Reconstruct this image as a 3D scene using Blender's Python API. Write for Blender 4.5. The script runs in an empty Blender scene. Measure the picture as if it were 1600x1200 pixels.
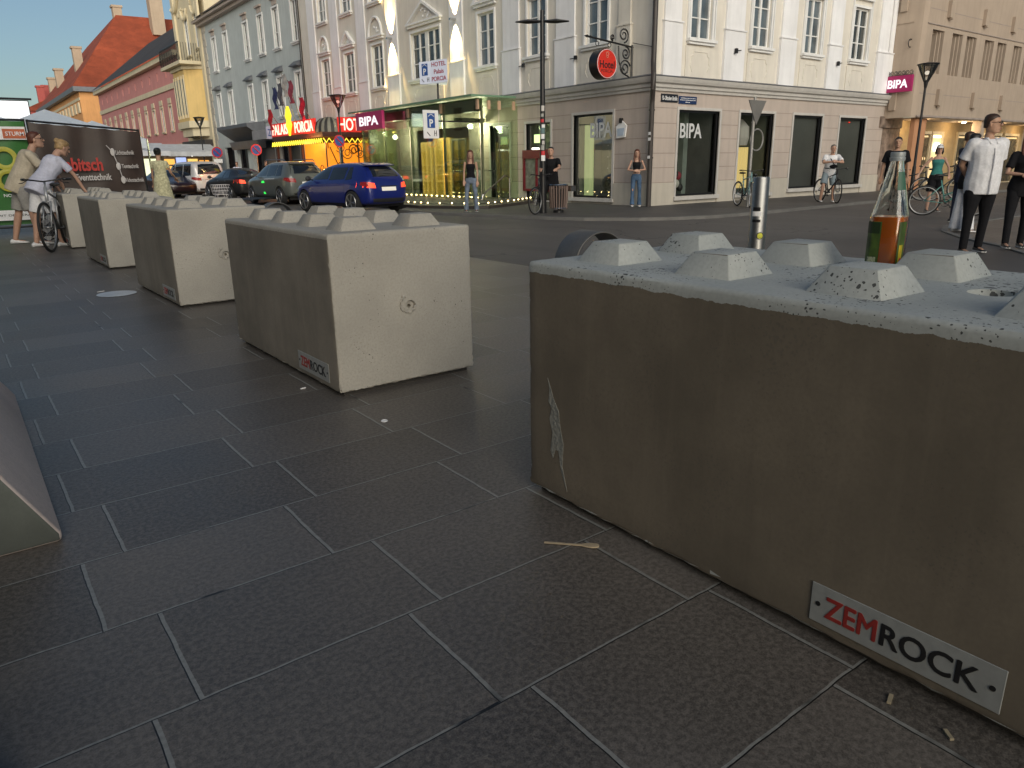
import bpy, bmesh, math, random
from mathutils import Vector, Matrix
from mathutils.bvhtree import BVHTree
R = math.radians
random.seed(7)
S = bpy.context.scene
# ------------------------------------------------------------ camera
CH = 1.0949                      # camera height, metres
TH = 0.9283                      # heading of the street against the camera's ground axis
def frame(v):                    # camera ground frame (right, forward, up) -> street frame (x across the street, y along it)
    return Vector((v[0]*math.sin(TH)+v[1]*math.cos(TH), -v[0]*math.cos(TH)+v[1]*math.sin(TH), v[2]))
PIT, ROLL = 0.2918, -0.0166
fw = Vector((0, math.cos(PIT), -math.sin(PIT))); rt = Vector((1, 0, 0)); up = rt.cross(fw)
c_, s_ = math.cos(ROLL), math.sin(ROLL)
rt2 = c_*rt+s_*up; up2 = -s_*rt+c_*up
Rv, Uv, Fv = frame(rt2), frame(up2), frame(fw)
cam = bpy.data.cameras.new('camera'); camo = bpy.data.objects.new('camera', cam); S.collection.objects.link(camo)
m3 = Matrix((Rv, Uv, -Fv)).transposed()
camo.matrix_world = Matrix.Translation((0, 0, CH)) @ m3.to_4x4()
cam.sensor_width = 36; cam.lens = 36*1136.7/1600; cam.clip_start = .02; cam.clip_end = 2000
S.camera = camo
# ------------------------------------------------------------ sky, sun, exposure
SUN_EL, SUN_AZ = 8, -113          # elevation; azimuth of the direction TO the sun in the street frame, degrees from +x
w = bpy.data.worlds.new('World'); S.world = w; w.use_nodes = True
nt = w.node_tree; bg = nt.nodes['Background']
sk = nt.nodes.new('ShaderNodeTexSky'); sk.sky_type = 'NISHITA'; sk.sun_disc = False
sk.sun_elevation = R(SUN_EL); sk.sun_rotation = R(90-SUN_AZ); sk.air_density = 1.0; sk.dust_density = .6; sk.ozone_density = 2.8
hs = nt.nodes.new('ShaderNodeHueSaturation'); hs.inputs['Saturation'].default_value = .84; nt.links.new(sk.outputs[0], hs.inputs['Color']); nt.links.new(hs.outputs[0], bg.inputs[0]); bg.inputs[1].default_value = .057
sl = bpy.data.lights.new('sun', 'SUN'); sl.energy = 2.7; sl.angle = R(75); sl.color = (1, .92, .78)
so = bpy.data.objects.new('sun', sl); S.collection.objects.link(so)
d = Vector((math.cos(R(SUN_AZ))*math.cos(R(SUN_EL)), math.sin(R(SUN_AZ))*math.cos(R(SUN_EL)), math.sin(R(SUN_EL))))
so.rotation_euler = d.to_track_quat('Z', 'Y').to_euler(); so.location = d*60
S.view_settings.view_transform = 'Standard'; S.view_settings.look = 'None'; S.view_settings.exposure = 1.0; S.view_settings.gamma = 1
# ------------------------------------------------------------ materials
MATS = {}
def lin(c): return tuple(((x/255)/12.92 if x/255 <= .04045 else ((x/255+.055)/1.055)**2.4) for x in c)
def newmat(name):
    m = bpy.data.materials.new(name); m.use_nodes = True; MATS[name] = m
    return m, m.node_tree, m.node_tree.nodes['Principled BSDF']
def nd(nt, typ, ins=None, **kw):
    n = nt.nodes.new(typ)
    for k, v in kw.items(): setattr(n, k, v)
    for k, v in (ins or {}).items():
        if hasattr(v, 'links') or isinstance(v, bpy.types.NodeSocket): nt.links.new(v, n.inputs[k])
        else: n.inputs[k].default_value = v
    return n
def M_(nt, op, a, b=0., c=0., clamp=False):
    n = nt.nodes.new('ShaderNodeMath'); n.operation = op; n.use_clamp = clamp
    for i, v in enumerate((a, b, c)):
        if isinstance(v, bpy.types.NodeSocket): nt.links.new(v, n.inputs[i])
        else: n.inputs[i].default_value = v
    return n.outputs[0]
def ramp(nt, v, lo, hi):
    n = nd(nt, 'ShaderNodeMapRange', {0: v, 1: lo, 2: hi}, clamp=True); return n.outputs[0]
def mix(nt, f, a, b, mode='MIX'):
    n = nt.nodes.new('ShaderNodeMix'); n.data_type = 'RGBA'; n.blend_type = mode
    for i, v in ((0, f), (6, a), (7, b)):
        if isinstance(v, bpy.types.NodeSocket): nt.links.new(v, n.inputs[i])
        elif i == 0: n.inputs[i].default_value = v
        else: n.inputs[i].default_value = (*v[:3], 1)
    return n.outputs[2]
def mat(name, col, rough=.6, metal=0, var=.12, vs=3., bump=0., bs=60., spec=.5, coat=0, var2=.06, vs2=40.):
    if name in MATS: return MATS[name]
    m, nt, p = newmat(name)
    tc = nt.nodes.new('ShaderNodeTexCoord').outputs['Object']
    n1 = nd(nt, 'ShaderNodeTexNoise', {'Vector': tc, 'Scale': vs, 'Detail': 6.}).outputs[0]
    n2 = nd(nt, 'ShaderNodeTexNoise', {'Vector': tc, 'Scale': vs2, 'Detail': 4.}).outputs[0]
    f = ramp(nt, n1, .3, .7)
    c = mix(nt, f, [x*(1-var) for x in col], [min(1, x*(1+var)) for x in col])
    c = mix(nt, ramp(nt, n2, .35, .65), c, mix(nt, 1., c, [1-var2*2]*3, 'MULTIPLY'))
    nt.links.new(c, p.inputs['Base Color'])
    p.inputs['Roughness'].default_value = rough; p.inputs['Metallic'].default_value = metal
    p.inputs['Specular IOR Level'].default_value = spec; p.inputs['Coat Weight'].default_value = coat
    if bump:
        n3 = nd(nt, 'ShaderNodeTexNoise', {'Vector': tc, 'Scale': bs, 'Detail': 5.}).outputs[0]
        b = nd(nt, 'ShaderNodeBump', {'Height': n3, 'Strength': bump, 'Distance': .02})
        nt.links.new(b.outputs[0], p.inputs['Normal'])
    return m
def emit(name, col, st):
    if name in MATS: return MATS[name]
    m, nt, p = newmat(name); p.inputs['Base Color'].default_value = (*[x*.5 for x in col], 1)
    p.inputs['Emission Color'].default_value = (*col, 1); p.inputs['Emission Strength'].default_value = st*.5
    return m
def glass(name, tint, gloss=1.0, through=.85):
    if name in MATS: return MATS[name]
    m = bpy.data.materials.new(name); m.use_nodes = True; MATS[name] = m; nt = m.node_tree; nt.nodes.clear()
    o = nt.nodes.new('ShaderNodeOutputMaterial')
    t = nd(nt, 'ShaderNodeBsdfTransparent', {0: (*tint, 1)}); g = nd(nt, 'ShaderNodeBsdfGlossy', {0: (.9, .95, .92, 1), 'Roughness': .03})
    fr = nd(nt, 'ShaderNodeFresnel', {0: 1.5}).outputs[0]
    f = M_(nt, 'ADD', M_(nt, 'MULTIPLY', fr, gloss), 1-through, clamp=True)
    df = nd(nt, 'ShaderNodeMixShader', {0: f, 1: t.outputs[0], 2: g.outputs[0]})
    nt.links.new(df.outputs[0], o.inputs[0]); return m
def wood(name, c): return mat(name, c, .6, bump=.2)
def asphalt(name, base):
    """worn asphalt: aggregate, repair patches, thin cracks, oily darker tracks"""
    m, nt, p = newmat(name); tc = nt.nodes.new('ShaderNodeTexCoord').outputs['Object']
    fine = nd(nt, 'ShaderNodeTexNoise', {'Vector': tc, 'Scale': 120., 'Detail': 4., 'Roughness': .7}).outputs[0]
    big = nd(nt, 'ShaderNodeTexNoise', {'Vector': tc, 'Scale': .35, 'Detail': 7.}).outputs[0]
    trk = nd(nt, 'ShaderNodeTexNoise', {'Vector': nd(nt, 'ShaderNodeMapping', {0: tc, 3: (1.1, .08, 1.)}).outputs[0], 'Scale': 1., 'Detail': 3.}).outputs[0]
    pt = nd(nt, 'ShaderNodeTexVoronoi', {'Vector': tc, 'Scale': .22}, distance='CHEBYCHEV'); cr = nd(nt, 'ShaderNodeSeparateColor', {0: pt.outputs[1]}).outputs[0]
    wob = nd(nt, 'ShaderNodeVectorMath', {0: tc, 1: nd(nt, 'ShaderNodeVectorMath', {0: nd(nt, 'ShaderNodeTexNoise', {'Vector': tc, 'Scale': 1.5, 'Detail': 5.}).outputs[1], 'Scale': .9}, operation='SCALE').outputs[0]}, operation='ADD').outputs[0]
    ce = nd(nt, 'ShaderNodeTexVoronoi', {'Vector': wob, 'Scale': .38}, feature='DISTANCE_TO_EDGE').outputs[0]
    crack = M_(nt, 'MULTIPLY', M_(nt, 'LESS_THAN', ce, .006), ramp(nt, big, .48, .55))
    k = M_(nt, 'ADD', M_(nt, 'MULTIPLY', ramp(nt, fine, .35, .65), .35), M_(nt, 'MULTIPLY', ramp(nt, big, .35, .65), .35)); k = M_(nt, 'ADD', k, M_(nt, 'MULTIPLY', ramp(nt, trk, .35, .65), .3))
    c = mix(nt, k, [x*.62 for x in base], [x*1.32 for x in base]); c = mix(nt, M_(nt, 'MULTIPLY', M_(nt, 'GREATER_THAN', cr, .8), .35), c, [x*.55 for x in base]); c = mix(nt, crack, c, (.015, .015, .015))
    nt.links.new(c, p.inputs['Base Color']); p.inputs['Roughness'].default_value = .6
    b = nd(nt, 'ShaderNodeBump', {'Height': M_(nt, 'SUBTRACT', fine, crack), 'Strength': .5, 'Distance': .01}); nt.links.new(b.outputs[0], p.inputs['Normal']); return m
# paving slabs with mortar joints
def paving(name, base, rowh, len_, y0, offs, grout, gw=.008, dark=.004, shift=.1):
    m, nt, p = newmat(name); tc = nt.nodes.new('ShaderNodeTexCoord').outputs['Object']
    sp = nd(nt, 'ShaderNodeSeparateXYZ', {0: tc}); X, Y = sp.outputs[0], sp.outputs[1]
    wob = nd(nt, 'ShaderNodeTexNoise', {'Vector': tc, 'Scale': 9., 'Detail': 4.}).outputs[0]
    wv = M_(nt, 'MULTIPLY', M_(nt, 'SUBTRACT', wob, .5), .010)
    X = M_(nt, 'ADD', X, wv); Y = M_(nt, 'ADD', Y, wv)
    v = M_(nt, 'DIVIDE', M_(nt, 'SUBTRACT', Y, y0), rowh); row = M_(nt, 'FLOOR', v); fy = M_(nt, 'MULTIPLY', M_(nt, 'SUBTRACT', v, row), rowh)
    par = M_(nt, 'FLOORED_MODULO', row, 2.)
    rn = nd(nt, 'ShaderNodeTexWhiteNoise', {'W': row}, noise_dimensions='1D').outputs[0]
    off = M_(nt, 'ADD', M_(nt, 'MULTIPLY', par, shift), M_(nt, 'ADD', M_(nt, 'MULTIPLY', rn, .03), offs))
    u = M_(nt, 'DIVIDE', M_(nt, 'SUBTRACT', X, off), len_); col = M_(nt, 'FLOOR', u); fx = M_(nt, 'MULTIPLY', M_(nt, 'SUBTRACT', u, col), len_)
    cb = nd(nt, 'ShaderNodeCombineXYZ', {0: col, 1: row}).outputs[0]
    rs = nd(nt, 'ShaderNodeTexWhiteNoise', {'Vector': cb}, noise_dimensions='2D').outputs[0]
    fine = nd(nt, 'ShaderNodeTexNoise', {'Vector': tc, 'Scale': 240., 'Detail': 5., 'Roughness': .75}).outputs[0]
    mid = nd(nt, 'ShaderNodeTexNoise', {'Vector': tc, 'Scale': 75., 'Detail': 6., 'Distortion': .3}).outputs[0]
    big = nd(nt, 'ShaderNodeTexNoise', {'Vector': tc, 'Scale': 1.3, 'Detail': 6.}).outputs[0]
    k = M_(nt, 'ADD', M_(nt, 'MULTIPLY', ramp(nt, fine, .38, .62), .55), M_(nt, 'MULTIPLY', ramp(nt, mid, .38, .64), .5))
    k = M_(nt, 'ADD', k, M_(nt, 'MULTIPLY', M_(nt, 'SUBTRACT', rs, .5), .34))
    k = M_(nt, 'ADD', k, M_(nt, 'MULTIPLY', M_(nt, 'SUBTRACT', big, .5), .9))
    c = mix(nt, ramp(nt, k, 0., 1.1), [x*.42 for x in base], [x*1.55 for x in base])
    # stains and chewing gum
    vo = nd(nt, 'ShaderNodeTexVoronoi', {'Vector': tc, 'Scale': 2.3}).outputs[0]
    gum = M_(nt, 'LESS_THAN', vo, .022); c = mix(nt, M_(nt, 'MULTIPLY', gum, .55), c, (.02, .02, .02))
    pn = nd(nt, 'ShaderNodeTexNoise', {'Vector': tc, 'Scale': 3.5, 'Detail': 3.}).outputs[0]
    pre = ramp(nt, pn, .30, .38)                        # mortar present / washed out
    def edge(f, lo, hi): return M_(nt, 'MULTIPLY', M_(nt, 'GREATER_THAN', f, lo), M_(nt, 'LESS_THAN', f, hi))
    gy = edge(fy, 0., gw*.75); gx = edge(fx, 0., gw*1.2)
    g = M_(nt, 'MAXIMUM', gy, gx)
    dy = M_(nt, 'GREATER_THAN', fy, rowh-dark); dx = M_(nt, 'GREATER_THAN', fx, len_-dark)
    dk = M_(nt, 'MAXIMUM', dy, dx)
    gcol = mix(nt, pre, (.006, .006, .006), mix(nt, ramp(nt, mid, .3, .7), [x*.7 for x in grout], grout))
    c = mix(nt, g, c, gcol); c = mix(nt, dk, c, (.006, .006, .006))
    nt.links.new(c, p.inputs['Base Color'])
    p.inputs['Specular IOR Level'].default_value = .55; rg = M_(nt, 'ADD', M_(nt, 'MULTIPLY', big, .25), .33); nt.links.new(rg, p.inputs['Roughness'])
    h = M_(nt, 'SUBTRACT', M_(nt, 'ADD', M_(nt, 'MULTIPLY', fine, .06), M_(nt, 'MULTIPLY', mid, .10)), M_(nt, 'ADD', M_(nt, 'MULTIPLY', dk, .8), M_(nt, 'MULTIPLY', g, .3)))
    h = M_(nt, 'ADD', h, M_(nt, 'MULTIPLY', rs, .12))
    b = nd(nt, 'ShaderNodeBump', {'Height': h, 'Strength': .8, 'Distance': .006}); nt.links.new(b.outputs[0], p.inputs['Normal'])
    return m
def concrete(name, col, pores=1., shade_tone=None, lip=.765, rag=.02, axis=0):
    m, nt, p = newmat(name); tc = nt.nodes.new('ShaderNodeTexCoord').outputs['Object']
    info = nt.nodes.new('ShaderNodeObjectInfo').outputs['Random']
    tv = nd(nt, 'ShaderNodeVectorMath', {0: tc, 1: nd(nt, 'ShaderNodeCombineXYZ', {0: M_(nt, 'MULTIPLY', info, 37.), 1: 3.}).outputs[0]}, operation='ADD').outputs[0]
    big = nd(nt, 'ShaderNodeTexNoise', {'Vector': tv, 'Scale': 2.2, 'Detail': 8., 'Roughness': .6}).outputs[0]
    fine = nd(nt, 'ShaderNodeTexNoise', {'Vector': tv, 'Scale': 90., 'Detail': 4.}).outputs[0]
    c = mix(nt, ramp(nt, big, .3, .7), [x*.86 for x in col], [x*1.1 for x in col])
    c = mix(nt, M_(nt, 'MULTIPLY', ramp(nt, fine, .42, .68), .42), c, [x*.7 for x in col])
    # air pores: two sizes of small dark pits, clustered
    vv = nd(nt, 'ShaderNodeVectorMath', {0: tv, 1: nd(nt, 'ShaderNodeVectorMath', {0: nd(nt, 'ShaderNodeTexNoise', {'Vector': tv, 'Scale': 60.}).outputs[1], 'Scale': .012}, operation='SCALE').outputs[0]}, operation='ADD').outputs[0]
    den = nd(nt, 'ShaderNodeTexNoise', {'Vector': tv, 'Scale': 4., 'Detail': 3.}).outputs[0]
    def pits(sc, r):
        v = nd(nt, 'ShaderNodeTexVoronoi', {'Vector': vv, 'Scale': sc})
        cellr = nd(nt, 'ShaderNodeSeparateColor', {0: v.outputs[1]}).outputs[0]
        rr = M_(nt, 'MULTIPLY', M_(nt, 'MULTIPLY', cellr, ramp(nt, den, .35, .75)), r*pores)
        return M_(nt, 'LESS_THAN', v.outputs[0], rr)
    pt = M_(nt, 'MAXIMUM', pits(46., .28), pits(105., .32))
    hh = M_(nt, 'SUBTRACT', M_(nt, 'MULTIPLY', fine, .12), pt)
    if shade_tone:  # faces along one axis get a darker, streaky colour as painted-in shade
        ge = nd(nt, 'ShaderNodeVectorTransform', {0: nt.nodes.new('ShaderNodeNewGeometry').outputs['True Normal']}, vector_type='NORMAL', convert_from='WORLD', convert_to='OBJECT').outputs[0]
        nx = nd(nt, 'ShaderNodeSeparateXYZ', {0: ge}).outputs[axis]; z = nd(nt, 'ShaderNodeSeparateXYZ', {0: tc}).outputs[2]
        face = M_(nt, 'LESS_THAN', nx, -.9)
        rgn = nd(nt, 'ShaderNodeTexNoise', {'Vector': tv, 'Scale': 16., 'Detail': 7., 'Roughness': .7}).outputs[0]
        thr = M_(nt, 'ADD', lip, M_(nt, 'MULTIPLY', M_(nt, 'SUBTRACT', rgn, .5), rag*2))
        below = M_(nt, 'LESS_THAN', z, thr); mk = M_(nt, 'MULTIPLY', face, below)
        sc = mix(nt, ramp(nt, big, .35, .65), [x*.8 for x in shade_tone], [x*1.2 for x in shade_tone])
        sc = mix(nt, M_(nt, 'MULTIPLY', ramp(nt, fine, .4, .7), .3), sc, [x*.75 for x in shade_tone])
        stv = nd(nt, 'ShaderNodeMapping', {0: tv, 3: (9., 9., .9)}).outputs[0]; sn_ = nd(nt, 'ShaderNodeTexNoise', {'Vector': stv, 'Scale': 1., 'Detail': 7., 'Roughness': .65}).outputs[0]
        sc = mix(nt, M_(nt, 'MULTIPLY', ramp(nt, sn_, .52, .74), .25), sc, [x*1.7 for x in shade_tone]); sc = mix(nt, M_(nt, 'MULTIPLY', ramp(nt, sn_, .46, .30), .25), sc, [x*.55 for x in shade_tone])
        gr = ramp(nt, M_(nt, 'ADD', z, M_(nt, 'MULTIPLY', rgn, .12)), .16, .06); sc = mix(nt, M_(nt, 'MULTIPLY', gr, .45), sc, [x*.5 for x in shade_tone])
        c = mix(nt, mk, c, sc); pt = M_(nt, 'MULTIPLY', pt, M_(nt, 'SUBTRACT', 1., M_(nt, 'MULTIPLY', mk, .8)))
    c = mix(nt, pt, c, [x*.16 for x in col])
    nt.links.new(c, p.inputs['Base Color']); p.inputs['Roughness'].default_value = .8
    b = nd(nt, 'ShaderNodeBump', {'Height': hh, 'Strength': .7, 'Distance': .004}); nt.links.new(b.outputs[0], p.inputs['Normal'])
    return m
def plaster(name, col, joints=None, rough=.85):
    """wall plaster; joints = (z0, course height) for pressed horizontal joints"""
    if name in MATS: return MATS[name]
    m, nt, p = newmat(name); tc = nt.nodes.new('ShaderNodeTexCoord').outputs['Object']
    big = nd(nt, 'ShaderNodeTexNoise', {'Vector': tc, 'Scale': .9, 'Detail': 8., 'Roughness': .65}).outputs[0]
    vs = nd(nt, 'ShaderNodeMapping', {0: tc, 3: (5., 5., .5)}).outputs[0]
    st = nd(nt, 'ShaderNodeTexNoise', {'Vector': vs, 'Scale': 1., 'Detail': 5.}).outputs[0]
    fine = nd(nt, 'ShaderNodeTexNoise', {'Vector': tc, 'Scale': 50., 'Detail': 4.}).outputs[0]
    c = mix(nt, ramp(nt, big, .3, .7), [x*.9 for x in col], [min(1, x*1.06) for x in col])
    c = mix(nt, M_(nt, 'MULTIPLY', ramp(nt, st, .45, .75), .45), c, [x*.72 for x in col])
    h = M_(nt, 'MULTIPLY', fine, .15)
    nt.links.new(c, p.inputs['Base Color']); p.inputs['Roughness'].default_value = rough
    b = nd(nt, 'ShaderNodeBump', {'Height': h, 'Strength': .4, 'Distance': .01}); nt.links.new(b.outputs[0], p.inputs['Normal'])
    return m
def tiles(name, col, sc=2.2):
    if name in MATS: return MATS[name]
    m, nt, p = newmat(name); tc = nt.nodes.new('ShaderNodeTexCoord').outputs['Object']
    big = nd(nt, 'ShaderNodeTexNoise', {'Vector': tc, 'Scale': .35, 'Detail': 8., 'Roughness': .7}).outputs[0]
    br = nd(nt, 'ShaderNodeTexVoronoi', {'Vector': nd(nt, 'ShaderNodeMapping', {0: tc, 3: (sc, sc, sc*1.6)}).outputs[0], 'Scale': 1.})
    cr = nd(nt, 'ShaderNodeSeparateColor', {0: br.outputs[1]}).outputs[0]
    c = mix(nt, ramp(nt, big, .3, .7), [x*.62 for x in col], [x*1.25 for x in col])
    c = mix(nt, M_(nt, 'MULTIPLY', cr, .5), c, [x*.55 for x in col])
    wv = nd(nt, 'ShaderNodeTexWave', {'Vector': tc, 'Scale': 1.6, 'Distortion': .4}, bands_direction='Z').outputs[1]
    nt.links.new(c, p.inputs['Base Color']); p.inputs['Roughness'].default_value = .8
    b = nd(nt, 'ShaderNodeBump', {'Height': wv, 'Strength': .5, 'Distance': .04}); nt.links.new(b.outputs[0], p.inputs['Normal'])
    return m
# ------------------------------------------------------------ mesh builder
K = 1.2
def FP(x, y, z=0.): return Vector((x*K, y*K, CH+K*(z-CH)))     # far side of the square: lies lower and farther out
GZ = FP(0, 0, 0).z
ident = lambda v: Vector(v)
class MB:
    def __init__(s, T=None): s.v = []; s.f = []; s.mi = []; s.T = T; s.m = 0
    def add(s, vs, fs):
        o = len(s.v)
        for p in vs: s.v.append(s.T(*p) if s.T else Vector(p))
        for f in fs: s.f.append([i+o for i in f]); s.mi.append(s.m)
        return s
    def box(s, x0, x1, y0, y1, z0, z1):
        if x0 > x1: x0, x1 = x1, x0
        if y0 > y1: y0, y1 = y1, y0
        if z0 > z1: z0, z1 = z1, z0
        return s.add([(x0,y0,z0),(x1,y0,z0),(x1,y1,z0),(x0,y1,z0),(x0,y0,z1),(x1,y0,z1),(x1,y1,z1),(x0,y1,z1)],
              [(0,3,2,1),(4,5,6,7),(0,1,5,4),(1,2,6,5),(2,3,7,6),(3,0,4,7)])
    def quad(s, a, b, c, d): return s.add([a, b, c, d], [(0, 1, 2, 3)])
    def loft(s, rings, cap=True, close=True):
        n = len(rings[0]); vs = [p for r in rings for p in r]; fs = []
        for i in range(len(rings)-1):
            for j in range(n if close else n-1):
                k = (j+1) % n; fs.append((i*n+j, i*n+k, (i+1)*n+k, (i+1)*n+j))
        if cap: fs += [tuple(range(n-1, -1, -1)), tuple((len(rings)-1)*n+j for j in range(n))]
        return s.add(vs, fs)
    def tube(s, pts, r, n=8, cap=True):
        pts = [Vector(p) for p in pts]; rs = r if isinstance(r, (list, tuple)) else [r]*len(pts); rings = []; u = None
        for i, p in enumerate(pts):
            t = (pts[min(i+1, len(pts)-1)]-pts[max(i-1, 0)]).normalized()
            if u is None:
                u = t.cross(Vector((0, 0, 1)) if abs(t.z) < .9 else Vector((1, 0, 0))).normalized()
            else:
                u = (u-t*u.dot(t)).normalized()
            v = t.cross(u)
            rings.append([p+(u*math.cos(a)+v*math.sin(a))*rs[i] for a in [2*math.pi*j/n for j in range(n)]])
        return s.loft(rings, cap)
    def cyl(s, x, y, z0, z1, r0, r1=None, n=16):
        return s.tube([(x, y, z0), (x, y, z1)], [r0, r0 if r1 is None else r1], n)
    def lathe(s, prof, n=20, cx=0, cy=0, cap=True, sx=1, sy=1):
        return s.loft([[(cx+r*sx*math.cos(2*math.pi*j/n), cy+r*sy*math.sin(2*math.pi*j/n), z) for j in range(n)] for r, z in prof], cap)
    def ball(s, c, r, n=12, m=8):
        c = Vector(c); rx, ry, rz = r if isinstance(r, (tuple, list)) else (r, r, r)
        vs = [c+Vector((0, 0, -rz))]
        for i in range(1, m):
            ph = -math.pi/2+math.pi*i/m
            vs += [c+Vector((rx*math.cos(ph)*math.cos(2*math.pi*j/n), ry*math.cos(ph)*math.sin(2*math.pi*j/n), rz*math.sin(ph))) for j in range(n)]
        vs.append(c+Vector((0, 0, rz))); fs = [(0, 1+(j+1) % n, 1+j) for j in range(n)]
        for i in range(m-2):
            for j in range(n): k = (j+1) % n; fs.append((1+i*n+j, 1+i*n+k, 1+(i+1)*n+k, 1+(i+1)*n+j))
        L = len(vs)-1; fs += [(L, 1+(m-2)*n+j, 1+(m-2)*n+(j+1) % n) for j in range(n)]
        return s.add(vs, fs)
    def torus(s, c, r, t, ax=(1, 0, 0), n=32, k=8, arc=2*math.pi, a0=0):
        c = Vector(c); ax = Vector(ax).normalized(); u = ax.orthogonal().normalized() if abs(ax.z) > .9 else ax.cross(Vector((0, 0, 1))).normalized(); v = ax.cross(u)
        full = arc > 6.28; rings = []
        for i in range(n if full else n+1):
            a = a0+arc*i/n; d = u*math.cos(a)+v*math.sin(a)
            rings.append([c+d*r+(d*math.cos(b)+ax*math.sin(b))*t for b in [2*math.pi*j/k for j in range(k)]])
        if full: rings.append(rings[0])
        return s.loft(rings, not full)
    def poly(s, pts, d):                     # extrude polygon pts (3D) by vector d
        d = Vector(d); n = len(pts); a = [Vector(p) for p in pts]; b = [p+d for p in a]
        return s.add(a+b, [tuple(range(n-1, -1, -1)), tuple(range(n, 2*n))]+[(j, (j+1) % n, n+(j+1) % n, n+j) for j in range(n)])
    def mesh(s, name, mats, off=None):
        me = bpy.data.meshes.new(name); off = off or Vector((0, 0, 0))
        me.from_pydata([p-off for p in s.v], [], s.f)
        for m in (mats if isinstance(mats, (list, tuple)) else [mats]): me.materials.append(m)
        me.polygons.foreach_set('material_index', s.mi); me.update()
        return me
    def build(s, name, mats, parent=None, smooth=False, fix=True, local=False, bevel=0, seg=2, auto=None):
        off = Vector((0, 0, 0)) if (local or parent is None) else world_loc(parent)
        me = s.mesh(name, mats, off)
        if fix or bevel:
            bm = bmesh.new(); bm.from_mesh(me)
            if bevel:
                bmesh.ops.remove_doubles(bm, verts=bm.verts, dist=1e-5)
                es = [e for e in bm.edges if len(e.link_faces) == 2 and e.calc_face_angle(0) > .5]
                bmesh.ops.bevel(bm, geom=es, offset=bevel, segments=seg, profile=.5, affect='EDGES', clamp_overlap=True)
            bmesh.ops.recalc_face_normals(bm, faces=bm.faces); bm.to_mesh(me); bm.free()
        if auto is not None:
            for p in me.polygons: p.use_smooth = True
            me.set_sharp_from_angle(angle=R(auto))
        elif smooth:
            for p in me.polygons: p.use_smooth = True
        return link(name, me, parent)
LOC = {}
def world_loc(o):
    v = Vector((0, 0, 0))
    while o is not None: v += o.location; o = o.parent
    return v
def link(name, me, parent=None):
    o = bpy.data.objects.new(name, me); S.collection.objects.link(o)
    if parent is not None: o.parent = parent
    return o
def thing(name, label, cat, loc=(0, 0, 0), rz=0, group=None):
    o = bpy.data.objects.new(name, None); S.collection.objects.link(o); o.empty_display_size = .1
    o.location = loc; o.rotation_euler = (0, 0, rz); return tag(o, label, cat, group)
def tag(o, label, cat, group=None):
    o['label'] = label; o['category'] = cat
    if group: o['group'] = group
    return o
def struct(o): o['kind'] = 'structure'; return o
def copy_tree(o, parent=None):
    c = o.copy(); S.collection.objects.link(c)
    if parent is not None: c.parent = parent
    for ch in list(o.children): copy_tree(ch, c)
    return c
def put(o, loc, rz, label, group=None):
    o.location = loc; o.rotation_euler = (0, 0, rz); o['label'] = label
    if group: o['group'] = group
    return o
def text_data(s, size, ext=.004, bold=0., wscale=1.0):
    cu = bpy.data.curves.new('t', 'FONT'); cu.body = s; cu.size = size; cu.extrude = ext; cu.offset = bold*size
    cu.align_x = 'CENTER'; cu.align_y = 'CENTER'; cu.resolution_u = 4
    ob = bpy.data.objects.new('t', cu); S.collection.objects.link(ob); bpy.context.view_layer.update()
    me = bpy.data.meshes.new_from_object(ob.evaluated_get(bpy.context.evaluated_depsgraph_get()))
    bpy.data.objects.remove(ob); bpy.data.curves.remove(cu)
    xs = [v.co.x for v in me.vertices]; ys = [v.co.y for v in me.vertices]
    cx, cy = (min(xs)+max(xs))/2, (min(ys)+max(ys))/2
    for v in me.vertices: v.co.x = (v.co.x-cx)*wscale; v.co.y -= cy
    return me, (max(xs)-min(xs))*wscale, max(ys)-min(ys)
def text(s, width, height, center, right, upv, m, parent, name='lettering', ext=.004, bold=0., keep=False):
    """lettering fitted into width x height, centred at world `center`"""
    me, w0, h0 = text_data(s, 1., ext, bold)
    right = Vector(right).normalized(); upv = Vector(upv).normalized(); n = right.cross(upv)
    sx = width/w0; sy = height/h0; off = world_loc(parent); c = Vector(center)
    for v in me.vertices: v.co = c+right*(v.co.x*sx)+upv*(v.co.y*sy)+n*v.co.z-off
    me.materials.clear(); me.materials.append(m); me.name = name
    return link(name, me, parent)
def remesh(mb, vox, smooth=2, name='m'):
    me = mb.mesh(name, []); ob = bpy.data.objects.new('r', me); S.collection.objects.link(ob)
    md = ob.modifiers.new('r', 'REMESH'); md.mode = 'VOXEL'; md.voxel_size = vox
    if smooth: sm = ob.modifiers.new('s', 'SMOOTH'); sm.iterations = smooth; sm.factor = .5
    bpy.context.view_layer.update()
    out = bpy.data.meshes.new_from_object(ob.evaluated_get(bpy.context.evaluated_depsgraph_get()))
    bpy.data.objects.remove(ob)
    for p in out.polygons: p.use_smooth = True
    out.materials.clear(); out.name = name
    return out
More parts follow.
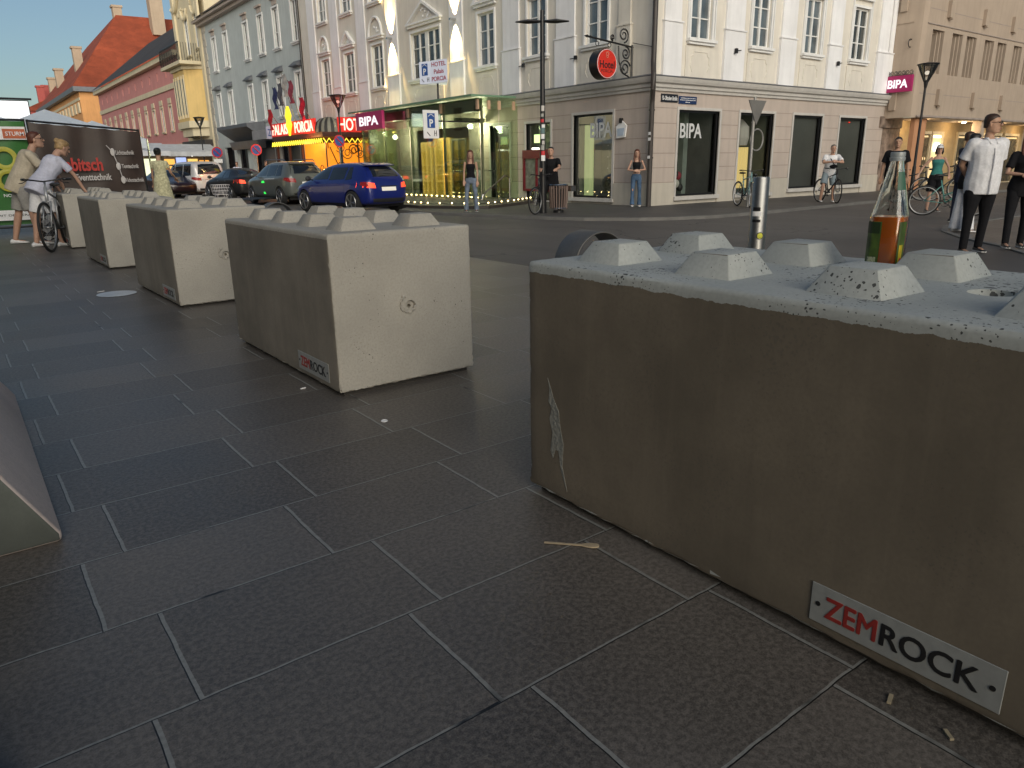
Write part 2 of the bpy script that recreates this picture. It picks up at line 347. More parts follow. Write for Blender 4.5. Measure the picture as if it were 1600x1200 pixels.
# ============================================================ the setting
m_pave = paving('plaza slabs', (.122, .108, .094), .405, .605, .245, .115, (.27, .27, .25), dark=.003)
m_side = mat('sidewalk', (.085, .080, .074), .6, var=.2, vs=1.5, bump=.4, bs=40, var2=.12, vs2=60)
m_road = asphalt('asphalt', (.090, .082, .076))
m_cob = paving('cobbles', (.085, .075, .066), .22, .33, 0, 0, (.14, .12, .10), shift=.16)
m_kerb = mat('kerbstone', (.16, .155, .145), .7, var=.15, bump=.3)
mb = MB(); mb.quad((-60, -40, -.35), (260, -40, -.35), (260, 400, -.35), (-60, 400, -.35))
struct(mb.build('ground', m_road, fix=False))
mb = MB(); mb.quad((-8, -20, 0), (5.12, -20, 0), (5.12, 60, 0), (-8, 60, 0)); mb.quad((-8, 60, 0), (5.12, 60, 0), (5.12, 190, GZ), (-8, 190, GZ))
struct(mb.build('pavement', m_pave, fix=False))
mb = MB()      # carriageway, falling away from the plaza
mb.add([(5.12, -20, -.004), (8.6, -20, GZ), (8.6, 60, GZ), (5.12, 60, -.004), (60, -20, GZ), (60, 190, GZ), (8.6, 190, GZ), (5.12, 190, GZ-.004)],
       [(0, 1, 2, 3), (1, 4, 5, 6, 2), (3, 2, 6, 7)])
struct(mb.build('road', m_road, fix=False))
# far sidewalk round the corner building, kerb 0.06 proud
kp = [(11.3, 150), (11.1, 40), (10.95, 22), (10.7, 19.5), (10.1, 18.0), (9.2, 17.0), (9.12, 16.2), (9.24, 15.3), (9.6, 13.2), (9.88, 12.0), (10.2, 11.1), (10.9, 10.25), (11.55, 9.82), (12.45, 9.57), (14.2, 9.58), (17.1, 9.78), (19.6, 9.94), (24, 10.0), (60, 10.1)]
kp = [FP(x, y) for x, y in kp]
def ribbon(pts, off):
    out = []
    for i, p in enumerate(pts):
        t = (pts[min(i+1, len(pts)-1)]-pts[max(i-1, 0)]).normalized(); out.append(p+Vector((-t.y, t.x, 0))*off)
    return out
mb = MB(); zt = Vector((0, 0, .07)); inner = [p+zt for p in ribbon(kp, .14)]
corner = FP(60, 150)+zt; n = len(inner)
mb.add(inner+[FP(60, 150)+zt], [tuple(range(n+1))])
bm = bmesh.new(); me = mb.mesh('sidewalk', m_side); bm.from_mesh(me); bmesh.ops.triangulate(bm, faces=bm.faces); bm.to_mesh(me); bm.free()
struct(link('sidewalk', me))
mb = MB(); a = [p+zt+Vector((0, 0, .004)) for p in kp]; b = [p+Vector((0, 0, .004)) for p in inner]; lo = [p-Vector((0, 0, .05)) for p in kp]
mb.loft([[a[i], b[i], b[i]-Vector((0, 0, .1)), lo[i]] for i in range(n)])
struct(mb.build('kerb', m_kerb))
SZ = (GZ+.07-CH)/K+CH            # sidewalk level in survey coordinates
# cobbled island where people stand
mb = MB(); cp = []
for i in range(13):
    t = R(180-i*15) if False else R(100+i*12.5); cp.append(FP(14.0+2.7*math.cos(t), 3.6+1.9*math.sin(t), .003))
cp = [FP(x, y, .004) for x, y in [(9.75, 1.2), (9.75, 3.1), (10.6, 3.75), (11.4, 4.55), (12.3, 5.2), (13.2, 5.55), (15.1, 5.6), (20, 5.6), (30, 5.6), (30, 1.2)]]
mb.add(cp, [tuple(range(len(cp)))]); struct(mb.build('cobbled_island', m_cob, fix=False))
mb = MB(); ed = cp[:9]; o2 = ribbon(ed, -.10)
mb.loft([[ed[i]+Vector((0, 0, .018)), o2[i]+Vector((0, 0, .018)), o2[i]-Vector((0, 0, .05)), ed[i]-Vector((0, 0, .05))] for i in range(len(ed))])
struct(mb.build('island_kerb', m_kerb))

# ---- materials of the houses
W_WHITE = plaster('white plaster', (.79, .79, .80)); W_CREAM = plaster('cream plaster', (.69, .65, .575)); W_TRIM = plaster('trim white', (.76, .76, .75))
W_TAUPE = plaster('taupe plaster', (.47, .40, .35)); W_PLINTH = plaster('plinth', (.50, .46, .39)); W_JOINT = mat('joint', (.33, .275, .24), .9)
W_CORN = plaster('cornice grey', (.52, .50, .47)); W_FRAME = mat('window white', (.78, .78, .76), .4)
W_PANE = mat('window pane', (.10, .125, .14), .06, var=.5, vs=1.2, spec=.9)
W_PANE2 = mat('window pane dark', (.035, .04, .04), .06, var=.6, vs=2., spec=.9)
W_CURT = mat('curtain', (.45, .46, .44), .9, var=.2, vs=8)
M_DARK = mat('dark metal', (.02, .02, .022), .4, metal=.3); M_BLACK = mat('black paint', (.012, .012, .013), .35)
M_STEEL = mat('brushed steel', (.62, .61, .58), .22, metal=1., var=.06); M_ZINC = mat('zinc', (.16, .17, .19), .5, metal=.4)
M_PIPE = mat('brown pipe', (.05, .042, .038), .5); M_MAG = mat('magenta board', (.42, .015, .13), .5, var=.05)
M_WHITE = mat('white paint', (.8, .8, .8), .5, var=.04); M_LETW = mat('white letters', (.75, .76, .76), .5, var=.03)
M_BLUE = mat('sign blue', (.02, .08, .30), .45, var=.05); M_RED = mat('sign red', (.55, .02, .03), .45, var=.05)
M_GLASS = glass('shop glass', (.72, .74, .72), .26, .995); M_GGREEN = glass('green glass', (.86, .93, .82), .7, .96); M_GEDGE = mat('glass edge', (.16, .28, .18), .2)
E_WARM = emit('warm light', (1, .62, .2), 2.6); E_YEL = emit('yellow light', (1, .72, .12), 2.2); E_WHITE = emit('white lamp', (1, .95, .82), 5.)
E_RED = emit('red neon', (1, .035, .02), 1.8); E_NEONW = emit('pink neon tube', (1, .55, .42), 2.); E_YN = emit('yellow neon', (1, .75, .05), 2.6)

class Fac:
    """facade plane: s along it, d outwards, z up (survey coordinates)"""
    def __init__(s, ax, c, out): s.ax, s.c, s.out = ax, c, out
    def p(s, a, d, z):
        return FP(s.c+s.out*d, a, z) if s.ax == 'y' else FP(a, s.c+s.out*d, z)
    def mb(s): return MB(lambda a, d, z: s.p(a, d, z))
    @property
    def right(s): return Vector((0, -1, 0)) if s.ax == 'y' else Vector((1, 0, 0))
    def sc(s): return K
def wall(F, s0, s1, z0, z1, ops, dep=.16, m=None, mb=None):
    mb = mb or F.mb()
    xs = sorted({s0, s1, *[o[0] for o in ops], *[o[1] for o in ops]}); zs = sorted({z0, z1, *[o[2] for o in ops], *[o[3] for o in ops]})
    xs = [x for x in xs if s0 <= x <= s1]; zs = [z for z in zs if z0 <= z <= z1]
    for i in range(len(xs)-1):
        for j in range(len(zs)-1):
            cx, cz = (xs[i]+xs[i+1])/2, (zs[j]+zs[j+1])/2
            if any(o[0] < cx < o[1] and o[2] < cz < o[3] for o in ops): continue
            mb.quad((xs[i], 0, zs[j]), (xs[i+1], 0, zs[j]), (xs[i+1], 0, zs[j+1]), (xs[i], 0, zs[j+1]))
    for a, b, c, e in ops:
        mb.quad((a, 0, c), (a, -dep, c), (a, -dep, e), (a, 0, e)); mb.quad((b, 0, c), (b, -dep, c), (b, -dep, e), (b, 0, e))
        mb.quad((a, 0, c), (b, 0, c), (b, -dep, c), (a, -dep, c)); mb.quad((a, 0, e), (b, 0, e), (b, -dep, e), (a, -dep, e))
    return mb
def fb(mb, s0, s1, z0, z1, d0, d1): return mb.box(s0, s1, d0, d1, z0, z1)
def window(F, s0, s1, z0, z1, parent, pane=None, bars=(.34, .67), dep=.10, fr=.05, sill=True, sur=.07, double=False, curtain=0, mfr=None, msur=None, full=True):
    mfr = mfr or W_FRAME
    mb = F.mb(); dd = -dep
    fb(mb, s0, s0+fr, z0, z1, dd, dd+.05); fb(mb, s1-fr, s1, z0, z1, dd, dd+.05)
    fb(mb, s0+fr, s1-fr, z0, z0+fr, dd, dd+.05); fb(mb, s0+fr, s1-fr, z1-fr, z1, dd, dd+.05)
    mids = [(s0+s1)/2] if not double else [s0+(s1-s0)*.25, s0+(s1-s0)*.5, s0+(s1-s0)*.75]
    for i, c in enumerate(mids):
        hw = .035 if not (double and i == 1) else .10
        fb(mb, c-hw, c+hw, z0+fr, z1-fr, dd+.003, dd+.056)
    edges = [s0+fr]+[x for i, c in enumerate(mids) for x in (c-(.035 if not (double and i == 1) else .10), c+(.035 if not (double and i == 1) else .10))]+[s1-fr]
    if bars:
        for k in range(0, len(edges), 2):
            for f in bars:
                z = z0+(z1-z0)*f; fb(mb, edges[k], edges[k+1], z-.014, z+.014, dd+.006, dd+.04)
    wn = mb.build('window', mfr, parent)
    mb = F.mb(); fb(mb, s0+.01, s1-.01, z0+.01, z1-.01, dd-.02, dd+.012); mb.build('pane', pane or W_PANE, wn)
    if sill:
        mb = F.mb(); fb(mb, s0-.14, s1+.14, z0-.07, z0-.003, .003, .13); fb(mb, s0-.10, s1+.10, z0-.13, z0-.073, .003, .085); mb.build('sill', msur or W_TRIM, wn)
    if sur:
        mb = F.mb(); fb(mb, s0-sur, s0-.003, z0, z1+sur, .002, .045); fb(mb, s1+.003, s1+sur, z0, z1+sur, .002, .045); fb(mb, s0-.003, s1+.003, z1+.003, z1+sur, .002, .045)
        mb.build('surround', msur or W_TRIM, wn)
    return wn
def hanging(F, s0, s1, z0, z1, parent):
    mb = F.mb(); fb(mb, s0, s1, z0, z1, 0, 0)

# ============================================================ corner building
LX, RY = 14.1, 13.0
FL = Fac('y', LX, -1); FR = Fac('x', RY, -1)
cb = thing('corner_building', 'long white and cream corner house with taupe ground floor and display windows', 'building', FP(14.1, 13, 0))
Lw1 = [(14.55, 15.38), (16.98, 17.80), (19.42, 20.28), (22.5, 24.42), (26.55, 27.45), (29.02, 29.9), (31.38, 32.2)]
Lw = [(a, b, 4.06, 5.55) for a, b in Lw1]+[(a, b, 7.02, 8.35) for a, b in Lw1 if not 22 < a < 24]+[(22.5, 24.42, 7.02, 8.35)]
Rw1 = [(15.38, 16.18), (17.86, 18.64), (20.3, 21.1), (22.8, 23.66)]
Rw = [(a, b, 4.03, 5.48) for a, b in Rw1]+[(a, b, 7.0, 8.35) for a, b in Rw1]
TOP = 9.6; BX = 25.3; BY = 34.25
mb = wall(FL, RY, BY, 2.8, TOP, Lw); o = wall(FR, LX, BX, 2.8, TOP, Rw)
mb.build('upper_wall', W_CREAM, cb, fix=False); o.build('upper_wall', W_CREAM, cb, fix=False)
Lg = [(14.3, 15.82, .22, 2.37), (16.8, 17.93, .10, 2.26), (18.75, 19.75, .05, 2.3), (21.0, 24.4, .05, 2.35), (29.0, 33.4, .0, 2.4)]
Rg = [(15.1, 16.72, .26, 2.37), (17.6, 19.15, .24, 2.37), (20.12, 21.62, .30, 2.37), (22.62, 24.15, .33, 2.36)]
wall(FL, RY, BY, .62, 2.8, Lg, .22).build('ground_floor_wall', W_TAUPE, cb, fix=False)
wall(FR, LX, BX, .62, 2.8, Rg, .22).build('ground_floor_wall', W_TAUPE, cb, fix=False)
wall(FL, RY, BY, -.4, .62, Lg, .22).build('plinth', W_PLINTH, cb, fix=False)
wall(FR, LX, BX, -.4, .62, Rg, .22).build('plinth', W_PLINTH, cb, fix=False)
mj = FL.mb(); z = .62; zs = [.62, .98, 1.33, 1.69, 2.04, 2.40]
def segs(s0, s1, z, ops):
    cur = s0; out = []
    for a, b, c, e in sorted(ops):
        if c-.05 < z < e+.05: out.append((cur, a-.06)); cur = b+.06
    out.append((cur, s1)); return [x for x in out if x[1]-x[0] > .1]
for z in zs:
    for a, b in segs(RY+.1, BY, z, Lg): fb(mj, a, b, z-.009, z+.009, .0, .003)
mj.build('pressed_joints', W_JOINT, cb)
mj = FR.mb()
for z in zs:
    for a, b in segs(LX+.1, BX, z, Rg): fb(mj, a, b, z-.009, z+.009, .0, .003)
mj.build('pressed_joints', W_JOINT, cb)
# plinth slabs 25 mm proud
mp = FL.mb()
for a, b in segs(RY-.03, BY, .5, Lg): fb(mp, a, b, -.35, .60, .0, .03)
mp.build('plinth', W_PLINTH, cb); mp = FR.mb()
for a, b in segs(LX-.03, BX, .5, Rg): fb(mp, a, b, -.35, .60, .0, .03)
mp.build('plinth', W_PLINTH, cb)
# cornice wrapping the corner
def wrap(prof, name, m, parent, y1=BY, x1=BX):
    """sweep profile (d,z) along both facades with a mitred corner"""
    mb = MB(lambda x, y, z: FP(x, y, z)); rings = []
    for X, Y, kind in ((LX, y1, 'l'), (LX, RY, 'c'), (x1, RY, 'r')):
        ring = []
        for d, z in prof:
            ring.append((X-d, Y-(d if kind == 'c' else 0), z) if kind != 'r' else (X, Y-d, z))
        rings.append(ring)
    mb.loft(rings); return mb.build(name, m, parent)
wrap([(-.02, 2.78), (.05, 2.78), (.06, 2.84), (.10, 2.86), (.11, 2.93), (.17, 2.96), (.20, 3.02), (.22, 3.08), (.0, 3.12), (-.02, 3.12)], 'cornice', W_CORN, cb)
wrap([(-.02, TOP-.4), (.05, TOP-.4), (.08, TOP-.25), (.2, TOP-.2), (.25, TOP-.08), (.38, TOP-.02), (.38, TOP+.05), (-.02, TOP+.06)], 'eaves_cornice', W_TRIM, cb)
wrap([(-.01, 3.12), (.21, 3.082), (.225, 3.10), (-.01, 3.16)], 'cornice_flashing', M_ZINC, cb)
# body behind + hipped roof
mb = MB(FP); mb.quad((BX, RY, -.4), (BX, RY+9, -.4), (BX, RY+9, TOP), (BX, RY, TOP)); mb.quad((LX, BY, -.4), (LX+9, BY, -.4), (LX+9, BY, TOP), (LX, BY, TOP))
mb.quad((LX+9, BY, -.4), (LX+9, RY+9, -.4), (LX+9, RY+9, TOP), (LX+9, BY, TOP)); mb.quad((LX+9, RY+9, -.4), (BX, RY+9, -.4), (BX, RY+9, TOP), (LX+9, RY+9, TOP))
mb.build('rear_wall', W_CREAM, cb, fix=False)
mb = MB(FP); e = .4; T2 = TOP+.06
mb.add([(LX-e, BY, T2), (LX-e, RY-e, T2), (BX, RY-e, T2), (LX+4.5, BY, T2+3), (LX+4.5, RY+4.5, T2+3), (BX, RY+4.5, T2+3), (BX, RY+9, T2), (LX+9, RY+9, T2), (LX+9, BY, T2)],
       [(0, 1, 4, 3), (1, 2, 5, 4), (5, 6, 7, 4), (3, 4, 7, 8)]); mb.build('roof', tiles('dark roof tiles', (.10, .07, .06)), cb, fix=False)
# pilasters on the long facade, windows, panels
def pil(F, s0, s1, base=3.12, top=TOP-.4, cap=4.33, m=None):
    mb = F.mb(); fb(mb, s0-.035, s1+.035, base+.01, cap, .002, .075); fb(mb, s0-.055, s1+.055, cap, cap+.035, .002, .10); fb(mb, s0, s1, cap+.035, top-.15, .002, .05)
    fb(mb, s0-.05, s1+.05, top-.15, top-.003, .002, .08)
    mb.build('pilaster', m or W_WHITE, cb)
for a, b in [(15.78, 16.52), (18.18, 18.95), (25.35, 26.15), (27.85, 28.6), (30.3, 31.0), (32.6, 33.3)]: pil(FL, a, b)
pil(FL, 13.75, 14.15, m=W_CREAM); pil(FL, 21.1, 21.85)
for a, b in [(14.42, 15.0), (16.72, 17.48), (19.15, 19.82), (21.55, 22.2), (24.35, 24.95)]: pil(FR, a, b)
pil(FR, 25.02, 25.28)
def panel(F, s0, s1):           # apron under a window with a curly outlined field
    mb = F.mb(); a, b = s0-.02, s1+.02; fb(mb, a-.12, b+.12, 3.15, 3.86, .002, .028); c = (a+b)/2; h = (b-a)/2
    for sx in (-1, 1):
        pts = [(c+sx*h*.45, .03, 3.74), (c+sx*h*.62, .03, 3.74), (c+sx*h*.66, .03, 3.66), (c+sx*h*.84, .03, 3.62), (c+sx*h*.80, .03, 3.5), (c+sx*h*.9, .03, 3.42), (c+sx*h*.78, .03, 3.34), (c+sx*h*.7, .03, 3.27)]
        for i in range(len(pts)-1):
            p, q = pts[i], pts[i+1]; mb.tube([p, q], .013, 5)
    mb.tube([(c-h*.45, .03, 3.74), (c+h*.45, .03, 3.74)], .013, 5)
    return mb.build('window_apron', W_CREAM, cb)
def pediment(F, s0, s1, z, kind, big=False):
    mb = F.mb(); c = (s0+s1)/2; h = (s1-s0)/2+.16; H = .62 if big else .5
    fb(mb, c-h-.02, c+h+.02, z, z+.06, .003, .14); fb(mb, c-h+.04, c+h-.04, z-.08, z-.001, .003, .09)
    if kind == 'tri':
        for sx in (-1, 1):
            p = [(c+sx*(h+.02), .003, z+.061), (c, .003, z+.061+H), (c, .003, z+.061+H-.09), (c+sx*(h-.14), .003, z+.061)]
            mb.poly([F.p(q[0], q[1], q[2]) for q in p], F.p(0, .10, 0)-F.p(0, 0, 0)) if False else None
            T, mb.T = mb.T, None; mb.poly([F.p(*q) for q in p], F.p(0, .12, 0)-F.p(0, 0, 0)); mb.T = T
        zc = z+.06+H*.33
    else:
        pts = [(c+(h-.08)*math.cos(t), .06, z+.061+(h+.02)*math.sin(t)) for t in [math.pi*i/14 for i in range(15)]]
        mb.tube(pts, .05, 6); zc = z+.06+h*.38
    for k in range(9 if big else 6):      # stucco leaves in the field
        a = random.uniform(-1, 1); fz = random.uniform(-.10, .12)*(1.4 if big else 1)
        mb.ball((c+a*h*.35*(1-abs(fz)*2), .02, zc+fz), (random.uniform(.03, .07), .03, random.uniform(.03, .06)), 7, 5)
    mb.build('pediment', W_TRIM, cb)
for i, (a, b) in enumerate(Lw1):
    pn = [W_PANE, W_PANE, W_PANE, W_PANE2, W_PANE2, W_PANE2, W_PANE2][i]
    window(FL, a, b, 4.06, 5.55, cb, pn, double=(i == 3), full=False); window(FL, a, b, 7.02, 8.35, cb, W_PANE, double=(i == 3))
    panel(FL, a, b); pediment(FL, a, b, 5.80, ['tri', 'arch', 'tri', 'tri', 'arch', 'tri', 'arch'][i], i == 3)
for i, (a, b) in enumerate(Rw1):
    window(FR, a, b, 4.03, 5.48, cb, [W_PANE, W_PANE, W_PANE, W_PANE2][i]); window(FR, a, b, 7.0, 8.35, cb, W_PANE); panel(FR, a, b); pediment(FR, a, b, 5.78, 'tri')
# white raised strips beside right-hand windows (they catch the light)
mb = FR.mb()
for a, b in Rw1: fb(mb, a-.13, a-.09, 3.95, 9.0, .002, .05); fb(mb, b+.09, b+.13, 3.95, 9.0, .002, .05)
mb.build('wall_strips', W_TRIM, cb)
# lamps that wash two pilasters
for s in (21.48, 25.75):
    mb = FL.mb(); mb.box(s-.05, s+.05, .05, .26, 5.56, 5.62); mb.build('wall_washer', M_STEEL, cb)
    for sg, en, ang in ((1, 800, 26), (-1, 800, 26), (1, 650, 66), (-1, 650, 66)):
        l = bpy.data.lights.new('washer_light', 'SPOT'); l.energy = en; l.color = (1, .66, .24); l.spot_size = R(ang); l.spot_blend = .6; l.shadow_soft_size = .03
        ob = bpy.data.objects.new('washer_light', l); S.collection.objects.link(ob); ob.parent = cb
        ob.location = FL.p(s, .15, 5.59+sg*.05)-cb.location; ob.rotation_euler = Vector((.11, 0, sg)).to_track_quat('-Z', 'Y').to_euler()
# ground floor display windows
E_SHOP = emit('shop lamp', (1, .93, .75), 9.)
def display(F, s0, s1, z0, z1, kind, parent=cb):
    mb = F.mb(); g = .05
    fb(mb, s0-.07, s0-.002, z0-.07, z1+.07, .002, .03); fb(mb, s1+.002, s1+.07, z0-.07, z1+.07, .002, .03); fb(mb, s0-.002, s1+.002, z1+.002, z1+.07, .002, .03); fb(mb, s0-.1, s1+.1, z0-.10, z0-.004, .031, .09)
    fr = mb.build('display_window', W_CORN, parent)
    mb = F.mb(); dd = -.10
    fb(mb, s0, s0+g, z0, z1, dd, dd+.05); fb(mb, s1-g, s1, z0, z1, dd, dd+.05); fb(mb, s0+g, s1-g, z0, z0+g, dd, dd+.05); fb(mb, s0+g, s1-g, z1-g, z1, dd, dd+.05)
    mb.build('frame', M_DARK, fr)
    mb = F.mb(); mb.quad((s0+g, dd+.02, z0+g), (s1-g, dd+.02, z0+g), (s1-g, dd+.02, z1-g), (s0+g, dd+.02, z1-g)); mb.build('glass', M_GLASS, fr, fix=False)
    D = -1.1; wallm = {'shelf': mat('shop wall', (.14, .15, .12), .7), 'grey': mat('shop grey', (.15, .155, .15), .8), 'plain': mat('blind film', (.125, .125, .12), .4, var=.2, vs=.7)}[kind if kind != 'yellow' else 'shelf']
    if kind == 'plain':
        mb = F.mb(); mb.quad((s0, -.16, z0), (s1, -.16, z0), (s1, -.16, z1), (s0, -.16, z1)); mb.build('blind', wallm, fr, fix=False)
        if s0 > 22: mb = F.mb(); mb.ball((s0+.8, -.13, z1-.12), (.05, .015, .015), 8, 6); mb.build('red_lamp', E_RED, fr)
        return fr
    mb = F.mb(); mb.quad((s0-.3, D, z0-.1), (s1+.3, D, z0-.1), (s1+.3, D, z1+.2), (s0-.3, D, z1+.2))
    for s in (s0-.02, s1+.02): mb.quad((s, D, z0-.1), (s, -.22, z0-.1), (s, -.22, z1+.2), (s, D, z1+.2))
    mb.quad((s0-.3, D, z0-.02), (s1+.3, D, z0-.02), (s1+.3, -.22, z0-.02), (s0-.3, -.22, z0-.02)); mb.quad((s0-.3, D, z1+.1), (s1+.3, D, z1+.1), (s1+.3, -.22, z1+.1), (s0-.3, -.22, z1+.1))
    mb.build('interior', wallm, fr, fix=False)
    prods = [mat('goods %d' % i, c, .5) for i, c in enumerate([(.35, .05, .07), (.3, .3, .25), (.07, .1, .2), (.4, .3, .1), (.1, .2, .1), (.6, .6, .55), (.03, .03, .03)])]
    if kind == 'shelf':
        mb = F.mb(); a = s0+.1; b = s1-.62
        for z in [z0+.15+.3*i for i in range(5)]: fb(mb, a, b, z, z+.02, D+.02, D+.4)
        mb.build('shelf', W_TRIM, fr); mb = F.mb()
        for z in [z0+.17+.3*i for i in range(5)]:
            s = a+.03
            while s < b-.08:
                ww = random.uniform(.04, .1); mb.m = random.randrange(7); fb(mb, s, s+ww, z, z+random.uniform(.1, .22), D+.15, D+.36); s += ww+random.uniform(.01, .05)
        mb.build('goods', prods, fr); mb = F.mb()
        for i in range(6): mb.ball((s0+.33, -.9, z0+.35+.3*i), .028, 8, 6)
        mb.ball((s0+.42, -.7, z1-.75), (.08, .05, .05), 8, 6)
        mb.build('lamps', E_SHOP, fr); mb = F.mb(); fb(mb, s1-.34, s1-.12, z0+.02, z0+1.9, -.45, -.3); mb.build('lit_column', emit('column light', (.8, .95, .42), .42), fr)
        mb = F.mb(); fb(mb, s0+.06, s0+.62, z0+.02, z0+1.7, -.5, -.46); mb.build('poster_stand', mat('grey poster', (.16, .18, .15), .6, var=.6, vs=9), fr)
    elif kind == 'grey':
        mb = F.mb(); fb(mb, s0+.95, s0+1.12, z0, z1, -.8, -.6); mb.build('column', mat('grey green column', (.25, .30, .27), .7), fr)
        mb = F.mb(); mb.ball((s0+.13, -.3, z0+.88), .05, 8, 6); mb.build('lamps', E_SHOP, fr)
        mb = F.mb(); mb.ball((s0+.15, -.3, z0+.66), .045, 8, 6); mb.build('lamps', emit('pink lamp', (1, .45, .35), 2.5), fr)
        mb = F.mb()
        for (x, z, m) in [(.33, .5, 0), (.5, .55, 6), (.62, .5, 0), (.42, .32, 5), (.55, .3, 5), (.7, .2, 6), (.3, .15, 6), (.25, 1.05, 6), (.45, 1.08, 6)]:
            mb.m = m; mb.ball((s0+x, -.45, z0+z), (.10, .08, .11), 10, 7)
        mb.build('goods', prods, fr); mb = F.mb(); fb(mb, s0+.45, s1-.3, z1-.35, z1-.12, -1.0, -.9); mb.build('ceiling_light', emit('dull green light', (.75, .8, .45), .30), fr)
        mb = F.mb(); fb(mb, s0+.02, s0+.5, z0+.95, z1-.05, -.5, -.46); mb.build('poster_stand', mat('black poster', (.02, .02, .02), .6), fr)
    elif kind == 'yellow':
        mb = F.mb(); c = s0+.92
        for i in range(5): mb.tube([(c-.24+.12*i, -.55, z0+.12), (c-.22+.11*i, -.55, z0+1.25)], .06, 8)
        mb.build('lit_fabric', emit('yellow fabric light', (1, .75, .28), .55), fr)
        mb = F.mb(); mb.lathe([(.25, z0+1.3), (.3, z0+1.5), (.28, z0+1.8), (.1, z0+2.0)], 14, s0+.8, -.6); mb.build('round_shade', W_CORN, fr)
        mb = F.mb(); fb(mb, s0+.08, s0+.45, z0+1.1, z1-.15, -.5, -.45); mb.m = 5
        for (x, z) in [(.2, .5), (.35, .55), (.3, .8), (.25, .95)]: mb.ball((s0+x, -.4, z0+z), (.1, .06, .07), 10, 7)
        mb.build('goods', [M_BLACK]+prods[1:], fr)
    return fr
dw = display(FL, *Lg[0], 'shelf'); display(FL, *Lg[1], 'plain'); display(FL, *Lg[2], 'plain')
d2 = display(FR, *Rg[0], 'grey'); display(FR, *Rg[1], 'yellow'); display(FR, *Rg[2], 'plain'); display(FR, *Rg[3], 'plain')
M_FILM = mat('grey film letters', (.62, .63, .63), .5, var=.03)
text('BIPA', .82*K, .38*K, FL.p(14.82, -.072, 1.96), FL.right, (0, 0, 1), M_FILM, dw, bold=.02, ext=.002)
text('BIPA', .86*K, .36*K, FR.p(15.70, -.072, 1.88), FR.right, (0, 0, 1), M_FILM, d2, bold=.02, ext=.002)
# red framed notice case in the second left opening
mb = FL.mb(); s0, s1 = 16.72, 17.98
fb(mb, s0, s1, 1.28, 1.52, .035, .12); fb(mb, s0, s0+.07, .35, 1.28, .035, .11); fb(mb, s1-.07, s1, .35, 1.28, .035, .11); fb(mb, s0+.07, s1-.07, .35, .42, .035, .11); fb(mb, (s0+s1)/2-.03, (s0+s1)/2+.03, .42, 1.28, .035, .11)
nc = mb.build('notice_case', mat('case red', (.16, .01, .02), .4), None); tag(nc, 'dark red framed display case on the wall behind the tall black lamp post', 'display case')
mb = FL.mb(); fb(mb, s0+.07, s1-.07, .42, 1.28, .036, .06); mb.build('notice', mat('notice grey', (.20, .21, .17), .5, var=.4, vs=6), nc)
mb = FL.mb(); fb(mb, 17.32, 17.62, 1.72, 1.95, -.09, -.05); mb.build('green_sign', emit('green sign', (.65, .95, .35), 1.6), nc)
mb = FL.mb(); fb(mb, 17.3, 17.6, 1.53, 1.58, .03, .05); mb.build('small_lamp', E_WHITE, nc)
# downpipe at the corner
mb = MB(FP); x, y = 13.97, 12.86
mb.tube([(x, y, -.1), (x, y, 2.45), (x-.02, y-.02, 2.62), (x-.16, y-.16, 2.78), (x-.17, y-.17, 3.1), (x-.02, y-.02, 3.3), (x, y, 3.45), (x, y, TOP)], .062, 12)
for z in (1.2, 2.3, 5., 7.): mb.cyl(x, y, z, z+.04, .075)
dp = mb.build('downpipe', M_PIPE, cb, auto=40)
mb = MB(FP)
for z, c in [(1.75, 0), (1.62, 0), (1.2, 0)]: mb.box(x-.075, x-.066, y-.05, y+.02, z, z+.07)
mb.build('sticker', M_WHITE, dp)
# ---------------------------------------------------------------- grey-blue house
def lintel(F, s0, s1, z, p, m):
    T = F.p; mb = MB(); a, b = s0-.12, s1+.12
    mb.loft([[T(x, .003, z), T(x, .26, z+.02), T(x, .26, z+.05), T(x, .003, z+.26)] for x in (a, b)]); mb.build('window_hood', m, p)
gh = thing('grey_house', 'pale blue-grey three storey house with dark window hoods above the hotel canopy', 'building', FP(14.1, 41, 0))
G_W = plaster('blue grey plaster', (.50, .54, .53)); GT = 9.45
gx = [34.75, 37.1, 39.25, 41.5, 45.0, 47.2]
go = [(x-.36, x+.36, 6.68, 8.42) for x in gx]+[(x-.36+.2, x+.36+.2, 3.62, 5.38) for x in gx]+[(35.6, 38.4, .0, 2.3), (39.0, 42.5, -.05, 2.6), (43.4, 45.2, 0, 2.4), (45.8, 47.6, 0, 2.4)]
wall(FL, 34.27, 49.2, -.4, GT, go).build('wall', G_W, gh, fix=False)
for i, x in enumerate(gx):
    window(FL, x-.36, x+.36, 6.68, 8.42, gh, W_PANE2, bars=(.4,), sur=.09); window(FL, x-.16, x+.56, 3.62, 5.38, gh, W_PANE2, bars=(.4,), sur=.09)
    lintel(FL, x-.16, x+.56, 5.62, gh, M_ZINC)
    mb = FL.mb(); fb(mb, x-.4, x+.4, 8.78, 8.86, .003, .12); fb(mb, x-.3, x+.3, 8.55, 8.78, .003, .03); mb.build('window_hood', W_TAUPE, gh)
mb = FL.mb()
for i in range(24): fb(mb, 48.75-(.15 if i % 2 else 0), 49.2, .2+i*.38, .2+i*.38+.35, .003, .05)
mb.build('quoins', W_PLINTH, gh)
mb = FL.mb(); fb(mb, 34.27, 49.4, GT-.16, GT, .003, .28); fb(mb, 34.27, 49.5, GT, GT+.14, 0, .5); mb.build('eaves', W_TAUPE, gh)
mb = MB(FP); mb.add([(LX-.6, 34.27, GT+.14), (LX-.6, 49.6, GT+.14), (LX+5, 49.6, GT+4.), (LX+5, 34.27, GT+4.)], [(0, 1, 2, 3)])
